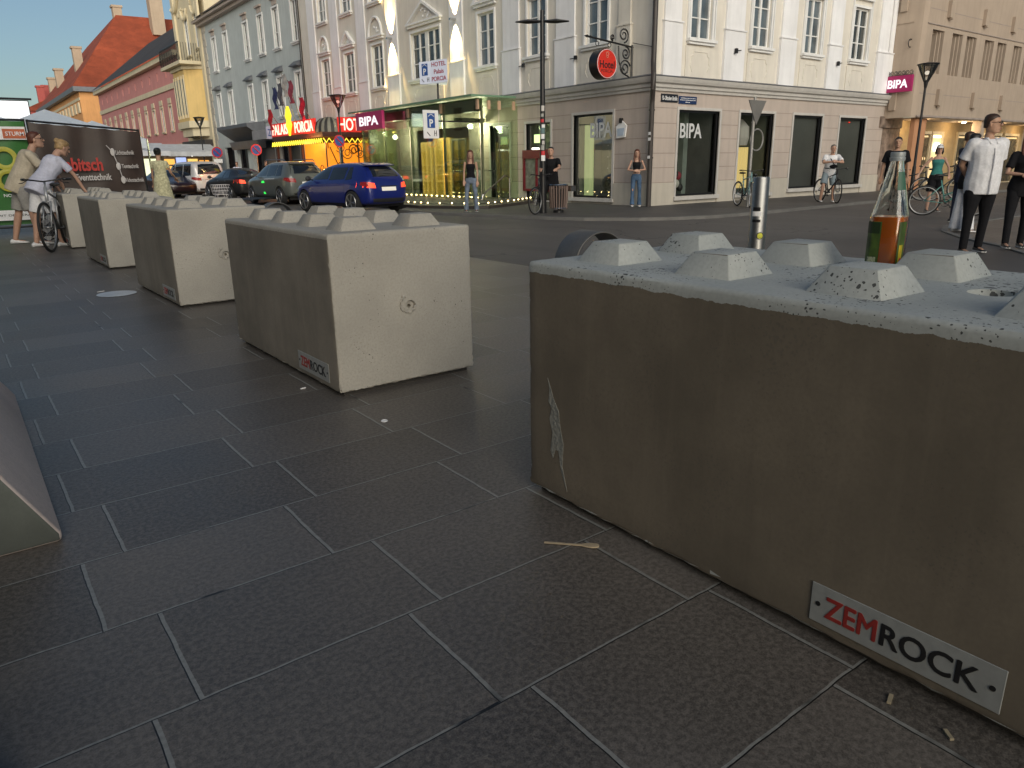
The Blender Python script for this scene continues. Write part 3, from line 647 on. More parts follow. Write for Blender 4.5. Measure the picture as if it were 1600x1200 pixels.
mb.quad((LX, 49.2, -.4), (LX+9, 49.2, -.4), (LX+9, 49.2, GT), (LX, 49.2, GT)); mb.build('roof', tiles('dark roof tiles', (.10, .07, .06)), gh, fix=False)
mb = FL.mb(); mb.tube([(34.25, .06, 2.9), (34.25, .06, GT)], .06, 8); mb.build('downpipe', M_BLACK, gh)
for (a, b, c, e) in go[-4:]:
    mb = FL.mb(); fb(mb, a, b, c, e, -.5, -.45); mb.build('shopfront', mat('shopfront dark', (.03, .03, .035), .3, var=.5), gh)
# dark canopy and grey sign board on the grey house
mb = MB(FP); mb.loft([[(LX-.02, y, 2.6), (LX-1.0, y, 3.25), (LX-1.0, y, 3.42), (LX-.02, y, 3.52)] for y in (40.0, 45.2)]); mb.loft([[(LX-.02, y, 2.2), (LX-.35, y, 2.2), (LX-.5, y, 2.6), (LX-.02, y, 2.62)] for y in (40.2, 44.9)])
mb.build('entrance_canopy', M_ZINC, gh)
mb = FL.mb(); fb(mb, 34.6, 39.6, 2.55, 3.0, .003, .9); sb = mb.build('fascia_board', mat('fascia grey', (.30, .29, .30), .6), gh)
mb = FL.mb(); fb(mb, 35.0, 35.1, 2.45, 3.0, 1.2, 1.75); sg = mb.build('projecting_sign', mat('lilac sign', (.45, .45, .60), .5), None); tag(sg, 'small pale lilac projecting sign left of the orange hotel canopy', 'sign')
text('ZUB', .45*K, .3*K, FP(LX-1.475, 34.99, 2.72), (1, 0, 0), (0, 0, 1), M_BLUE, sg)
# ---------------------------------------------------------------- yellow house
yh = thing('yellow_house', 'narrow yellow house with an oriel, iron balcony and stucco gable', 'building', FP(14.1, 52, 0))
Y_W = plaster('yellow plaster', (.70, .50, .20)); Y_C = plaster('pale yellow plaster', (.68, .60, .42)); YT = 13.4
yo = [(50.0, 50.7, 8.3, 10.3), (52.0, 53.0, 8.1, 10.3), (50.0, 54.3, 0, 2.6)]
wall(FL, 49.25, 55.1, -.4, YT, yo).build('wall', Y_C, yh, fix=False)
for o_ in yo[:2]: window(FL, *o_, yh, W_PANE, bars=(.7,), sur=.12, msur=Y_C)
mb = FL.mb(); fb(mb, 49.3, 49.75, .2, YT, .002, .12); fb(mb, 54.6, 55.1, .2, YT, .002, .12); mb.build('pilaster', Y_C, yh)
mb = MB(FP)                                       # oriel: three sided bay
def bay(z0, z1, o_=0.): return [[(LX, 54.4+o_, z), (LX-.9-o_, 53.6+o_, z), (LX-.9-o_, 51.0-o_, z), (LX, 50.2-o_, z)] for z in (z0, z1)]
mb.loft(bay(4.1, 7.1)); ori = mb.build('oriel', Y_W, yh)
mb = MB(FP); mb.loft(bay(3.7, 4.1, .1)); mb.loft(bay(3.2, 3.7, -.1)); mb.loft(bay(7.1, 7.3, .12)); mb.build('oriel_band', Y_C, ori)
mb = MB(FP)
for y in (51.3, 52.0, 52.7, 53.3): mb.box(LX-.935, LX-.89, y-.2, y+.2, 4.5, 6.6)
mb.build('oriel_window', W_PANE2, ori); mb = MB(FP)
for y in (51.3, 52.0, 52.7, 53.3):
    for s in (-.24, .2): mb.box(LX-.97, LX-.91, y+s, y+s+.04, 4.3, 6.8)
mb.build('oriel_mullion', Y_C, ori)
mb = MB(FP); mb.box(LX-1.35, LX+.02, 49.9, 54.7, 7.31, 7.5); mb.m = 1
for i in range(33): y = 49.95+i*.147; mb.tube([(LX-1.3, y, 7.5), (LX-1.36, y, 7.9), (LX-1.3, y, 8.5)], .014, 4)
for i in range(9):
    for y in (49.92, 54.68): mb.tube([(LX-1.3+i*.15, y, 7.5), (LX-1.3+i*.15, y, 8.5)], .014, 4)
mb.box(LX-1.33, LX-1.27, 49.9, 54.7, 8.48, 8.54); mb.build('balcony', [Y_C, M_DARK], yh)
pts = [(LX-.1, 49.4+5.6*i/24, 11.1+.9*math.sin(math.pi*i/24)**2+.25*math.sin(math.pi*i/6)) for i in range(25)]
mb = MB(FP); mb.tube(pts, .14, 6); mb.tube([(p[0]+.03, p[1], p[2]+1.6) for p in pts], .18, 6)
for y in (50.3, 52.5): mb.torus((LX-.06, y, 10.75), .55, .09, (1, 0, 0), 16, 6, math.pi, 0)
for i in range(26): mb.ball((LX-.04, random.uniform(49.9, 54.6), random.choice([10.6, 11., 7.8])+random.uniform(-.3, .3)), (.05, random.uniform(.08, .2), random.uniform(.06, .16)), 7, 5)
mb.build('stucco_ornament', Y_C, yh)
mb = MB(FP); mb.poly([(LX, 49.25, YT), (LX, 55.1, YT), (LX, 54, YT+1.6), (LX, 52.2, YT+2.6), (LX, 50.4, YT+1.6)], (.3*K, 0, 0)); mb.box(LX+.3, LX+8, 49.25, 55.1, -.4, YT); mb.build('gable', Y_C, yh)
mb = FL.mb(); fb(mb, 50.0, 54.3, 0, 2.6, -.8, -.7); mb.build('shopfront', mat('dark shop', (.05, .04, .035), .5), yh)
mb = FL.mb(); fb(mb, 49.4, 54.9, 2.6, 2.95, .13, .6); mb.build('fascia_board', M_PIPE, yh)
mb = FL.mb()
for i in range(26): fb(mb, 50.1+i*.16, 50.1+i*.16+random.uniform(.04, .12), random.uniform(.3, 1.3), random.uniform(1.4, 2.0), -.69, -.66)
mb.build('lit_shelf', emit('shop amber', (1, .5, .1), 1.3), yh)
# ---------------------------------------------------------------- pink house
ph = thing('pink_house', 'long salmon pink house with a dark slate roof and small attic windows', 'building', FP(14.1, 70, 0))
P_W = plaster('pink plaster', (.62, .27, .25)); PT = 8.5
px = [56.6+2.62*i for i in range(12)]
po = [(x-.38, x+.38, 3.9, 5.55) for x in px]+[(x-.2, x+.2, 7.45, 8.0) for x in px]+[(x-.9, x+.9, 0, 2.3) for x in px[::1]]
wall(FL, 55.12, 87.2, -.4, PT, po).build('wall', P_W, ph, fix=False)
for x in px:
    window(FL, x-.38, x+.38, 3.9, 5.55, ph, W_PANE2, bars=(.4,), sur=.14, msur=Y_C)
    mb = FL.mb(); fb(mb, x-.2, x+.2, 7.45, 8.0, -.16, -.12); mb.build('attic_window', mat('attic dark', (.12, .03, .03), .7), ph)
    mb = FL.mb(); fb(mb, x-.45, x+.45, 5.75, 6.1, .003, .05); mb.build('window_crown', Y_C, ph)
mb = FL.mb(); fb(mb, 55.12, 87.2, 6.6, 6.95, .003, .09); fb(mb, 55.12, 87.4, PT-.05, PT+.28, .003, .4); fb(mb, 55.12, 87.2, 2.6, 2.95, .003, .12); mb.build('string_course', Y_C, ph)
mb = MB(FP); mb.add([(LX-.55, 55.12, PT+.3), (LX-.55, 87.6, PT+.3), (LX+5.5, 87.6, PT+5.2), (LX+5.5, 55.12, PT+5.2)], [(0, 1, 2, 3)]); mb.quad((LX, 87.2, -.4), (LX+10, 87.2, -.4), (LX+10, 87.2, PT), (LX, 87.2, PT)); mb.build('roof', tiles('slate', (.06, .055, .055)), ph, fix=False)
mb = FL.mb()
for x in px: fb(mb, x-.9, x+.9, 0, 2.3, -.4, -.35)
mb.build('shopfront', mat('dark shop', (.05, .04, .035), .5), ph)
# ---------------------------------------------------------------- orange house with the big red roof
oh = thing('red_roofed_house', 'orange house under a huge steep red tiled roof with chimneys', 'building', FP(14.1, 100, 0))
O_W = plaster('orange plaster', (.72, .36, .14)); OT = 9.9
mb = MB(FP); mb.box(14.3, 44, 100.2, 140, -.4, OT); mb.build('wall', O_W, oh)
mb = MB(FP); mb.box(13.7, 44.5, 99.6, 140.5, OT, OT+.5); mb.build('eaves', M_ZINC, oh)
mb = MB(FP); mb.box(14.24, 14.3, 100.2, 140, OT-.9, OT-.6)
for i in range(14): mb.box(14.16, 14.3, 101+2.8*i, 102.3+2.8*i, OT-2.2, OT-1.1); mb.box(14.2, 14.3, 101.2+2.8*i, 102.1+2.8*i, 4, 6.3)
mb.build('stucco_ornament', Y_C, oh)
r0, r1, r2, r3 = (13.7, 99.6, OT+.5), (13.7, 140.5, OT+.5), (44.5, 140.5, OT+.5), (44.5, 99.6, OT+.5)
mb = MB(FP); mb.add([r0, r1, r2, r3, (21., 108.6, 19.7), (21., 132, 19.0), (38, 132, 19.2), (38, 108.6, 19.9)], [(0, 1, 5, 4), (0, 4, 7, 3), (3, 7, 6, 2), (1, 2, 6, 5), (4, 5, 6, 7)])
mb.build('roof', tiles('red roof tiles', (.32, .066, .028), 1.1), oh)
def chimney(x, y, z0, z1, w_, p, m):
    mb = MB(FP); mb.box(x-w_, x+w_, y-w_, y+w_, z0, z1); mb.box(x-w_-.12, x+w_+.12, y-w_-.12, y+w_+.12, z1, z1+.25); mb.box(x-w_*.5, x+w_*.5, y-w_-.02, y-w_+.1, z1-.9, z1-.3) if False else None
    return mb.build('chimney', m, p)
M_CH = plaster('chimney plaster', (.40, .32, .24))
chimney(25.2, 106.5, 17.4, 23.4, .75, oh, M_CH); chimney(21.3, 109.2, 19.2, 20.6, .5, oh, M_CH); chimney(16.8, 114, 12.5, 16.2, .5, oh, M_CH); chimney(15.9, 126, 12.5, 14.8, .5, oh, M_CH); chimney(16.3, 138, 11, 14.8, .5, oh, M_CH)
fh = thing('far_red_house', 'small dark red house far down the street beside the bright screen', 'building', FP(14.1, 150, 0))
mb = MB(FP); mb.box(12.4, 30, 144, 200, -.4, 10.6); mb.build('wall', plaster('dark red plaster', (.40, .09, .08)), fh)
mb = MB(FP); mb.add([(12.1, 143.6, 10.6), (12.1, 200, 10.6), (20, 200, 14.6), (20, 150, 14.6), (30, 143.6, 10.6)], [(0, 1, 2, 3), (0, 3, 4)]); mb.build('roof', tiles('red roof tiles', (.40, .085, .035), 1.1), fh, fix=False)
chimney(15.5, 147, 12, 14.4, .5, fh, plaster('dark red plaster', (.4, .09, .08))); chimney(16.6, 150, 12, 14.8, .5, fh, plaster('dark red plaster', (.4, .09, .08)))
# ---------------------------------------------------------------- beige office building on the right
bb = thing('beige_building', 'beige office building on the right with slit windows and rows of little brackets', 'building', FP(25.4, 12.1, 0))
B_W = plaster('beige render', (.40, .32, .25)); B_D = mat('slit glass', (.06, .055, .05), .1, var=.5); BY0 = 12.1; BX0 = 25.55
FB = Fac('x', BY0, -1); FS = Fac('y', BX0-.25, -1)
ws = []; s = 25.95
for s, wd in [(25.95, .6), (27.35, .55), (28.42, .55), (29.85, .55), (30.92, .55), (32.35, .55), (33.42, .55), (34.85, .55), (35.92, .55), (37.3, .55), (38.4, .55)]: ws.append((s, s+wd+.2, 3.74, 5.02))
ws2 = [(a, b, 7.0, 8.3) for a, b, _, _ in ws]
wall(FB, BX0, 46, 2.38, 11, ws+ws2, .3).build('wall', B_W, bb, fix=False)
mb = MB(FP); rings = [[(BX0-.25, 13.6, z), (BX0-.25, BY0+.28, z), (BX0-.16, BY0+.08, z), (BX0, BY0, z)] for z in (2.38, 11)]
mb.loft(rings, cap=False, close=False); mb.quad((BX0-.25, 13.6, 2.38), (BX0, BY0, 2.38), (46, BY0, 2.38), (46, 20, 2.38)); mb.quad((BX0-.25, 13.5, 11), (BX0, BY0, 11), (46, BY0, 11), (46, 20, 11)); mb.build('side_wall', B_W, bb, auto=30, fix=False)
for a, b, c, e in ws+ws2:
    mb = FB.mb(); fb(mb, a, b, c, e, -.30, -.26); wn = mb.build('window', B_D, bb)
    mb = FB.mb(); fb(mb, b-.26, b-.20, c, e, -.255, -.12); fb(mb, b-.14, b-.09, c, e, -.255, -.06); fb(mb, a, b-.26, e-.08, e, -.255, -.2); mb.build('window_frame', B_W, wn)
mb = FB.mb()
for z in (3.12, 5.60): 
    for k, s in enumerate([25.6, 27.05, 29.75, 32.15, 34.6, 37.1]): fb(mb, s, [26.75, 29.4, 31.8, 34.2, 36.8, 46][k], z-.012, z+.012, 0, .004)
fb(mb, BX0, 46, 5.15, 5.18, .003, .03); fb(mb, BX0, 46, 2.40, 2.46, .003, .05); mb.build('joint_lines', W_JOINT, bb)
for z in (2.78, 5.42):
    for s in (26.9, 29.55, 31.95, 34.4, 36.95):
        mb = FB.mb(); fb(mb, s-.14, s+.14, z, z+.5, .003, .11); fb(mb, s-.03, s+.08, z-.05, z-.001, .02, .13); mb.build('bracket', B_W, bb)
mb = FS.mb()
for s, z in ((12.75, 2.62), (12.75, 5.55)): fb(mb, s-.1, s+.1, z, z+.55, .003, .08)
fb(mb, 12.4, 13.5, 5.2, 5.23, .002, .02); mb.build('bracket', B_W, bb)
mb = FS.mb(); mb.torus((12.42, .05, 4.6), .12, .015, (1, 0, 0), 20, 5); mb.build('lamp_ring', M_DARK, bb)
# arcade: recessed glazed shop
FA = Fac('x', 13.3, -1)
mb = FA.mb(); mb.quad((25.3, 0, -.4), (46, 0, -.4), (46, 0, 2.4), (25.3, 0, 2.4)); mb.build('arcade_wall', mat('arcade wall', (.45, .33, .17), .7), bb, fix=False)
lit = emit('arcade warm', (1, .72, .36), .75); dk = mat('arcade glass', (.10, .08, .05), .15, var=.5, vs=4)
for i, (a, b, kind) in enumerate([(27.9, 29.3, 1), (29.5, 30.3, 2), (31.6, 32.3, 1), (33.0, 34.2, 1), (34.4, 35.6, 1), (36, 37.4, 1)]):
    mb = FA.mb(); fb(mb, a, b, .1, 1.95, .003, .03); dr = mb.build('shop_door', dk if kind == 1 else lit, bb)
    mb = FA.mb(); fb(mb, a-.06, a, .05, 2.05, .004, .08); fb(mb, b, b+.06, .05, 2.05, .004, .08); fb(mb, a, b, 1.95, 2.05, .004, .08); fb(mb, a, b, .02, .1, .004, .08); mb.build('door_frame', mat('pale frame', (.6, .5, .33), .5), dr)
    mb = FA.mb(); fb(mb, a+.1, b-.1, 1.84, 1.9, .032, .045); mb.build('strip_light', E_SHOP if kind == 2 else lit, dr)
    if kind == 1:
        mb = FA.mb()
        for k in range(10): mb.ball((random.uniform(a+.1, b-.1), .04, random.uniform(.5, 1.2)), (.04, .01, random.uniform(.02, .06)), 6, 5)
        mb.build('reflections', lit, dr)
mb = FA.mb(); mb.ball((29.9, .06, 1.5), .16, 12, 8); mb.build('globe_lamp', E_SHOP, bb)
for s in (31.0, 35.9, 40.5):
    mb = FB.mb(); fb(mb, s-.16, s+.16, -.3, 2.38, -.4, -.08); mb.build('pillar', B_W, bb)
for s in (27.2, 30.6, 33.6, 37):
    mb = FB.mb(); mb.cyl(s, -.6, 2.33, 2.37, .07); mb.build('downlight', E_SHOP, bb)
    l = bpy.data.lights.new('downlight_lamp', 'POINT'); l.energy = 14; l.color = (1, .72, .4); l.shadow_soft_size = .08
    ob = bpy.data.objects.new('downlight_lamp', l); S.collection.objects.link(ob); ob.parent = bb; ob.location = FB.p(s, -.6, 2.15)-bb.location
# narrow passage with gate between the two houses
mb = MB(FP); mb.box(25.05, 26.6, 13.05, 13.2, -.1, 2.1); mb.box(25.05, 26.5, 12.95, 13.3, 2.1, 2.45)
pg = mb.build('posters_wall', mat('old posters', (.20, .15, .12), .8, var=.7, vs=3), None); tag(pg, 'narrow dark wall covered in old poster scraps between white and beige houses', 'wall')
mb = MB(FP); mb.box(25.9, 26.7, 12.25, 12.4, -.1, 2.37); mb.build('corner_pier', plaster('orange pier', (.50, .25, .13)), bb)
# ---------------------------------------------------------------- houses around the rest of the square, outside the photograph
def plain_house(label, x0, x1, y0, y1, h, m, faces):
    t = thing('opposite_house', label, 'building', ((x0+x1)/2, (y0+y1)/2, 0)); mb = MB(); mb.box(x0, x1, y0, y1, -.4, h); mb.build('wall', m, t)
    mb = MB(); cx, cy = (x0+x1)/2, (y0+y1)/2; dx, dy = (x1-x0)/2, (y1-y0)/2; k = min(dx, dy)
    mb.loft([[(x0-.4, y0-.4, h), (x1+.4, y0-.4, h), (x1+.4, y1+.4, h), (x0-.4, y1+.4, h)], [(x0+k*.95, y0+k*.95, h+k*.6), (x1-k*.95, y0+k*.95, h+k*.6), (x1-k*.95, y1-k*.95, h+k*.6), (x0+k*.95, y1-k*.95, h+k*.6)]]); mb.build('roof', tiles('red roof tiles', (.40, .085, .035), 1.1), t)
    for ax, c, sg, a, b in faces:
        s = a+1.6
        while s < b-2:
            for z in (.6, 4.3, 7.8, 11.2):
                if z+2 > h: continue
                mb = MB(); q = (c, c+.05*sg); mb.box(*q, s, s+1.3, z, z+2) if ax == 'x' else mb.box(s, s+1.3, *q, z, z+2); mb.build('window', W_PANE2, t)
            s += 3.4
NW = plaster('sky blocker plaster', (.17, .155, .13))
plain_house('tall dark grey house behind the camera, added to keep sky light off the blocks', -27, -11, -24, 16, 10.5, NW, [('x', -11, 1, -24, 16)])  # unseen house, placed and sized to block sky from the long faces
plain_house('long ochre house on the near side of the street, out of the picture', -24, -9, 48, 150, 7.5, Y_C, [('x', -9, 1, 48, 90)])
plain_house('cream house across the square behind the camera', -9, 26, -72, -58, 13, W_CREAM, [('y', -58, 1, -9, 26)])
plain_house('salmon house across the square behind the camera', 28, 75, -62, -46, 12, P_W, [('y', -46, 1, 28, 75)])
# ============================================================ glass pavilion
gp = thing('glass_pavilion', 'greenish glass pavilion with string of lights over the garage entrance', 'pavilion', FP(13.4, 22, SZ))
PX, PY0, PY1, PZ = 12.7, 18.3, 26.0, 3.02
mb = MB(FP)                                             # low platform with a rounded corner
pf = [(14.08, 17.2), (12.6, 16.25), (11.4, 15.65), (10.95, 15.5), (10.62, 15.6), (10.4, 15.95), (9.85, 17.1), (9.85, 26.4), (14.08, 26.4)]
pf = [(max(x, 11.2) if False else x, y) for x, y in pf]
T = [FP(x, y, .13) for x, y in pf]; B = [FP(x, y, SZ-.1) for x, y in pf]; mb = MB(); mb.loft([B, T])
mb.build('platform', mat('dark brown terrace', (.050, .042, .036), .5, bump=.3), gp)
pan = []
yy = [18.3, 20.35, 22.4, 24.25, 26.0]
for i in range(4):
    mb = MB(FP); mb.box(PX-.008, PX+.008, yy[i]+.03, yy[i+1]-.03, .14, 2.98); mb.build('glass_panel', M_GGREEN, gp)
for a, b in ((PX+.03, 13.35), (13.4, 14.06)):
    mb = MB(FP); mb.box(a, b, PY0-.008, PY0+.008, .14, 2.98); mb.build('glass_panel', M_GGREEN, gp)
mb = MB(FP); mb.box(PX-.35, 14.08, PY0-.12, PY1+.2, 3.0, 3.03); mb.build('glass_roof', M_GGREEN, gp)
mb = MB(FP); mb.box(PX-.36, 14.08, PY0-.14, PY0-.12, 2.985, 3.04); mb.box(PX-.38, PX-.36, PY0-.14, PY1+.2, 2.985, 3.04); mb.build('roof_edge', M_GEDGE, gp)
M_OLV = mat('olive beam', (.10, .11, .06), .5); M_POST = mat('olive post', (.20, .22, .13), .35, metal=.5)
for i, y in enumerate(yy):
    mb = MB(FP); mb.box(PX+.03, PX+.09, y-.03, y+.03, .13, 2.75); mb.build('post', M_POST, gp)
mb = MB(FP); mb.box(PX+.02, PX+.2, PY0+.15, PY1, 2.62, 2.97); mb.build('beam', M_OLV, gp)
mb = MB(FP); mb.box(PX+.2, 14.0, PY0+1.6, PY0+1.75, 2.40, 2.52); mb.box(PX+.2, 14.0, PY0+4.4, PY0+4.55, 2.40, 2.6); mb.build('cross_beam', M_OLV, gp)
M_CLIP = mat('copper clip', (.55, .36, .24), .4)
for x, y in [(PX-.03, 18.36), (PX-.03, 20.35), (PX-.03, 22.4), (PX-.03, 24.2)]:
    mb = MB(FP); mb.box(x-.03, x+.02, y-.05, y+.05, 2.66, 2.93); mb.build('glass_clip', M_CLIP, gp)
for x in (13.0, 13.37, 13.9):
    mb = MB(FP); mb.box(x-.05, x+.05, PY0-.05, PY0-.012, 2.66, 2.9); mb.build('glass_clip', M_CLIP, gp)
mb = MB(FP)
for pts in ([(13.5, 18.0, .14), (13.5, 18.0, .75), (13.3, 17.95, .82), (12.35, 17.75, .3), (12.3, 17.74, .15)], [(12.9, 18.7, .2), (12.9, 18.7, .95), (12.9, 20.2, .95), (12.9, 20.2, .2)], [(13.4, 19.2, .2), (13.4, 19.2, .95), (13.9, 19.2, .95)]): mb.tube(pts, .022, 8)
mb.build('handrail', M_STEEL, gp)
# lit hotel doors behind the glass
lit = emit('door light', (1, .62, .16), 1.0)
for a, b, e in [(21.3, 22.15, 2.0), (22.3, 23.3, 2.05), (23.6, 24.2, 1.95)]:
    mb = FL.mb(); fb(mb, a, b, .1, e, -.2, -.1); dr = mb.build('lit_door', mat('door glass warm', (.35, .22, .03), .3, var=.5, vs=6) if a < 22 else emit('door glow', (1, .58, .08), .42), gp)
    mb = FL.mb()
    for s in (a, (a+b)/2, b): fb(mb, s-.025, s+.025, .1, e, -.095, -.06)
    for z in (.6, 1.15, e-.05): fb(mb, a, b, z-.02, z+.02, -.094, -.065)
    mb.build('door_frame', lit if a > 22 else M_OLV, dr)
mb = MB(FP); mb.box(PX+.15, 13.95, PY1-.3, PY1-.2, .14, 2.5); mb.build('back_screen', mat('olive screen', (.12, .13, .05), .4, var=.4), gp)
for (x, y, z) in [(13.6, 20.2, 2.45), (13.6, 22.6, 2.45), (13.4, 24.8, 2.3)]:
    mb = MB(FP); mb.cyl(x, y, z, z+.05, .06); mb.build('ceiling_lamp', E_YEL, gp)
    l = bpy.data.lights.new('pavilion_lamp', 'POINT'); l.energy = 60; l.color = (1, .93, .68); l.shadow_soft_size = .1
    ob = bpy.data.objects.new('pavilion_lamp', l); S.collection.objects.link(ob); ob.parent = gp; ob.location = FP(x, y, z-.15)-gp.location
mb = FL.mb(); fb(mb, 18.95, 19.28, .95, 1.22, -.19, -.17); mb.build('sticker', mat('teal sticker', (.02, .35, .40), .5), gp)
mb = FL.mb(); fb(mb, 18.95, 19.25, 1.24, 1.36, -.19, -.17); mb.build('sticker', M_WHITE, gp)
mb = FL.mb(); mb.ball((18.9, -.18, 1.75), (.16, .02, .09), 10, 6); mb.build('lamp_glow', E_YEL, gp)
ls = thing('light_string', 'string of small warm bulbs along the foot of the glass pavilion', 'fairy lights', FP(12.5, 20, .2))
bd = None; path = [(x, y) for x, y in [(13.9, 17.5), (12.6, 16.6), (11.3, 16.0), (10.95, 15.95), (10.75, 16.3), (10.3, 17.4), (10.3, 20.2), (10.3, 24)]]
mb = MB(FP); mb.tube([(x, y, .155) for x, y in path], .008, 5); mb.build('cable', M_BLACK, ls)
pl = [FP(x, y, .17) for x, y in path]; tot = 0; bulbs = []
for i in range(len(pl)-1):
    n = max(1, int((pl[i+1]-pl[i]).length/.42)); bulbs += [pl[i].lerp(pl[i+1], k/n) for k in range(n)]
bulbs += [FP(12.62, 18.4+.33*k, .2) for k in range(20)]
m0 = MB(); m0.ball((0, 0, 0), .021, 8, 6); mesh_b = m0.mesh('bulb', emit('bulb', (1, .72, .3), 14.)) 
for p in bulbs: o = link('bulb', mesh_b, ls); o.location = p-ls.location
# parking signs
def psign(mb_c, right, w_, h_, parent, z_sh=0):
    """white board with a blue garage P, a ramp and a car mark; centre, right vector"""
    right = Vector(right); n = right.cross(Vector((0, 0, 1))); c = Vector(mb_c); U = Vector((0, 0, 1))
    def q(x0, x1, z0, z1, d, m, name):
        mb = MB(); mb.poly([c+right*x0+U*z0+n*d, c+right*x1+U*z0+n*d, c+right*x1+U*z1+n*d, c+right*x0+U*z1+n*d], n*.006); return mb.build(name, m, parent)
    q(-w_*.26, w_*.26, -h_*.13, h_*.40, .004, M_BLUE, 'panel')
    mb = MB()
    for sx in (-1, 1): mb.tube([c+U*h_*.37+n*.014, c+right*sx*w_*.2+U*h_*.28+n*.014], w_*.02, 5)
    mb.build('roof_mark', M_WHITE, parent)
    text('P', w_*.24, h_*.27, c+U*h_*.05+n*.012, right, U, M_WHITE, parent, bold=.02)
    mb = MB(); mb.tube([c-right*w_*.3-U*h_*.28+n*.006, c-right*w_*.1-U*h_*.42+n*.006], w_*.025, 5)
    for sx in (.2, .34): mb.tube([c+right*w_*sx-U*h_*.22+n*.006, c+right*w_*sx-U*h_*.42+n*.006], w_*.02, 5)
    mb.tube([c+right*w_*.2-U*h_*.32+n*.006, c+right*w_*.34-U*h_*.32+n*.006], w_*.02, 5)
    mb.build('car_and_ramp_mark', M_BLACK, parent)
ps = thing('parking_sign', 'white board with blue P sign hanging on the glass pavilion', 'sign', FP(11.0, 18.2, 2.2))
rr = Vector((1, 0, 0)); c = FP(11.0, 18.2, 2.21)
mb = MB(); mb.box(c.x-.29, c.x+.29, c.y, c.y+.04, c.z-.44, c.z+.44); mb.build('board', M_WHITE, ps, bevel=.005)
psign(c, rr, .56, .86, ps); mb = MB(FP); mb.tube([(11.2, 18.23, 2.3), (12.7, 18.3, 2.3)], .02, 6); mb.build('bracket', M_DARK, ps)
hs = thing('hotel_parking_sign', 'lit box sign with blue P and hotel name standing on the pavilion roof', 'sign', FP(12.7, 20.3, 3.4))
e0 = FP(12.6, 20.25, 3.50); hh = .62*K
mb = MB(); ax = FP(12.6, 19.55, 0); bx_ = FP(12.6, 20.25, 0); cx_ = FP(12.1, 20.55, 0)
tri = [Vector((ax.x, ax.y, e0.z)), Vector((bx_.x, bx_.y, e0.z)), Vector((cx_.x, cx_.y, e0.z)), Vector((cx_.x+.35, cx_.y-.3, e0.z)) ]
cA = FP(12.35, 20.0, 3.5); cA.z = e0.z
P0 = FP(12.15, 20.65, 0); P1 = FP(12.3, 20.25, 0); P2 = FP(12.45, 19.55, 0); P3 = FP(12.95, 20.4, 0)
base = [Vector((p.x, p.y, e0.z)) for p in (P0, P1, P2, P3)]
mb.poly(base, (0, 0, hh)); mb.build('box', emit('sign box light', (.85, .88, 1), .28), hs)
r1 = (base[1]-base[0]).normalized(); r2 = (base[2]-base[1]).normalized()
psign((base[0]+base[1])/2+Vector((0, 0, hh/2)), r1, (base[1]-base[0]).length, hh, hs)
ctr = (base[1]+base[2])/2+Vector((0, 0, hh/2)); nn = r2.cross(Vector((0, 0, 1)))
M_CRIM = mat('crimson letters', (.35, .02, .04), .5)
for t_, zz, ww in (('HOTEL', .24, .72), ('Palais', .0, .5), ('PORCIA', -.24, .74)):
    text(t_, ww, .15, ctr+Vector((0, 0, zz))+nn*.004, r2, (0, 0, 1), M_CRIM, hs, bold=.01)
mb = MB(FP); mb.tube([(12.5, 20.2, 3.0), (12.5, 20.2, 3.5)], .03, 6); mb.build('post', M_DARK, hs)
# magenta shop flag sign on the left of the pavilion
def flag(label, x, y0, y1, z0, z1, tx='BIPA'):
    """thin board in the plane x = const, read from the square"""
    t = thing('shop_sign', label, 'sign', FP(x, y0, (z0+z1)/2)); p = [FP(x, y0, z0), FP(x, y1, z0), FP(x, y1, z1), FP(x, y0, z1)]
    mb = MB(); mb.poly(p, (.12, 0, 0)); mb.build('board', M_MAG, t)
    c = sum(p, Vector())/4; r = p[1]-p[0]; text(tx, r.length*.72, (p[3]-p[0]).length*.52, c+Vector((-.006, 0, 0)), r, (0, 0, 1), emit('lit white letters', (1, .95, 1), 1.0), t, bold=.025)
    return t, p
t, p = flag('magenta BIPA sign between the hotel canopy and the glass pavilion', 12.25, 25.45, 23.45, 2.37, 2.95)
t, p = flag('magenta BIPA sign hanging at the right end of the white house', 25.1, 13.02, 12.14, 3.16, 3.65)
mb = MB(); q0, q1 = p[3], p[2]; n = 9; mb.tube([q0+Vector((.05, 0, .02)), q1+Vector((.05, 0, .02))], .012, 6)
for i in range(7):
    c = q0.lerp(q1, (i+.6)/7.2)+Vector((.05, 0, .10)); sg = 1 if i % 2 else -1
    mb.tube([c+Vector((0, math.cos(a)*.07*(1-a/14)*sg, math.sin(a)*.08*(1-a/14))) for a in [k*.5 for k in range(-3, 18)]], .010, 5)
mb.tube([q0+Vector((.05, .02, -.5)), q0+Vector((.05, .02, .3))], .015, 6); mb.build('scroll_bracket', M_BLACK, t)

# ============================================================ hotel canopy
hc = thing('hotel_canopy', 'glowing orange hotel entrance with red neon letters and yellow zigzag lights', 'canopy', FP(13, 30.5, SZ))
CX, CY0, CY1 = 12.0, 27.9, 33.4
mb = MB(FP); M_MAR = mat('maroon', (.06, .015, .012), .5)
mb.box(CX, 14.08, CY0, CY1, 2.28, 2.45); mb.build('fascia', M_MAR, hc)
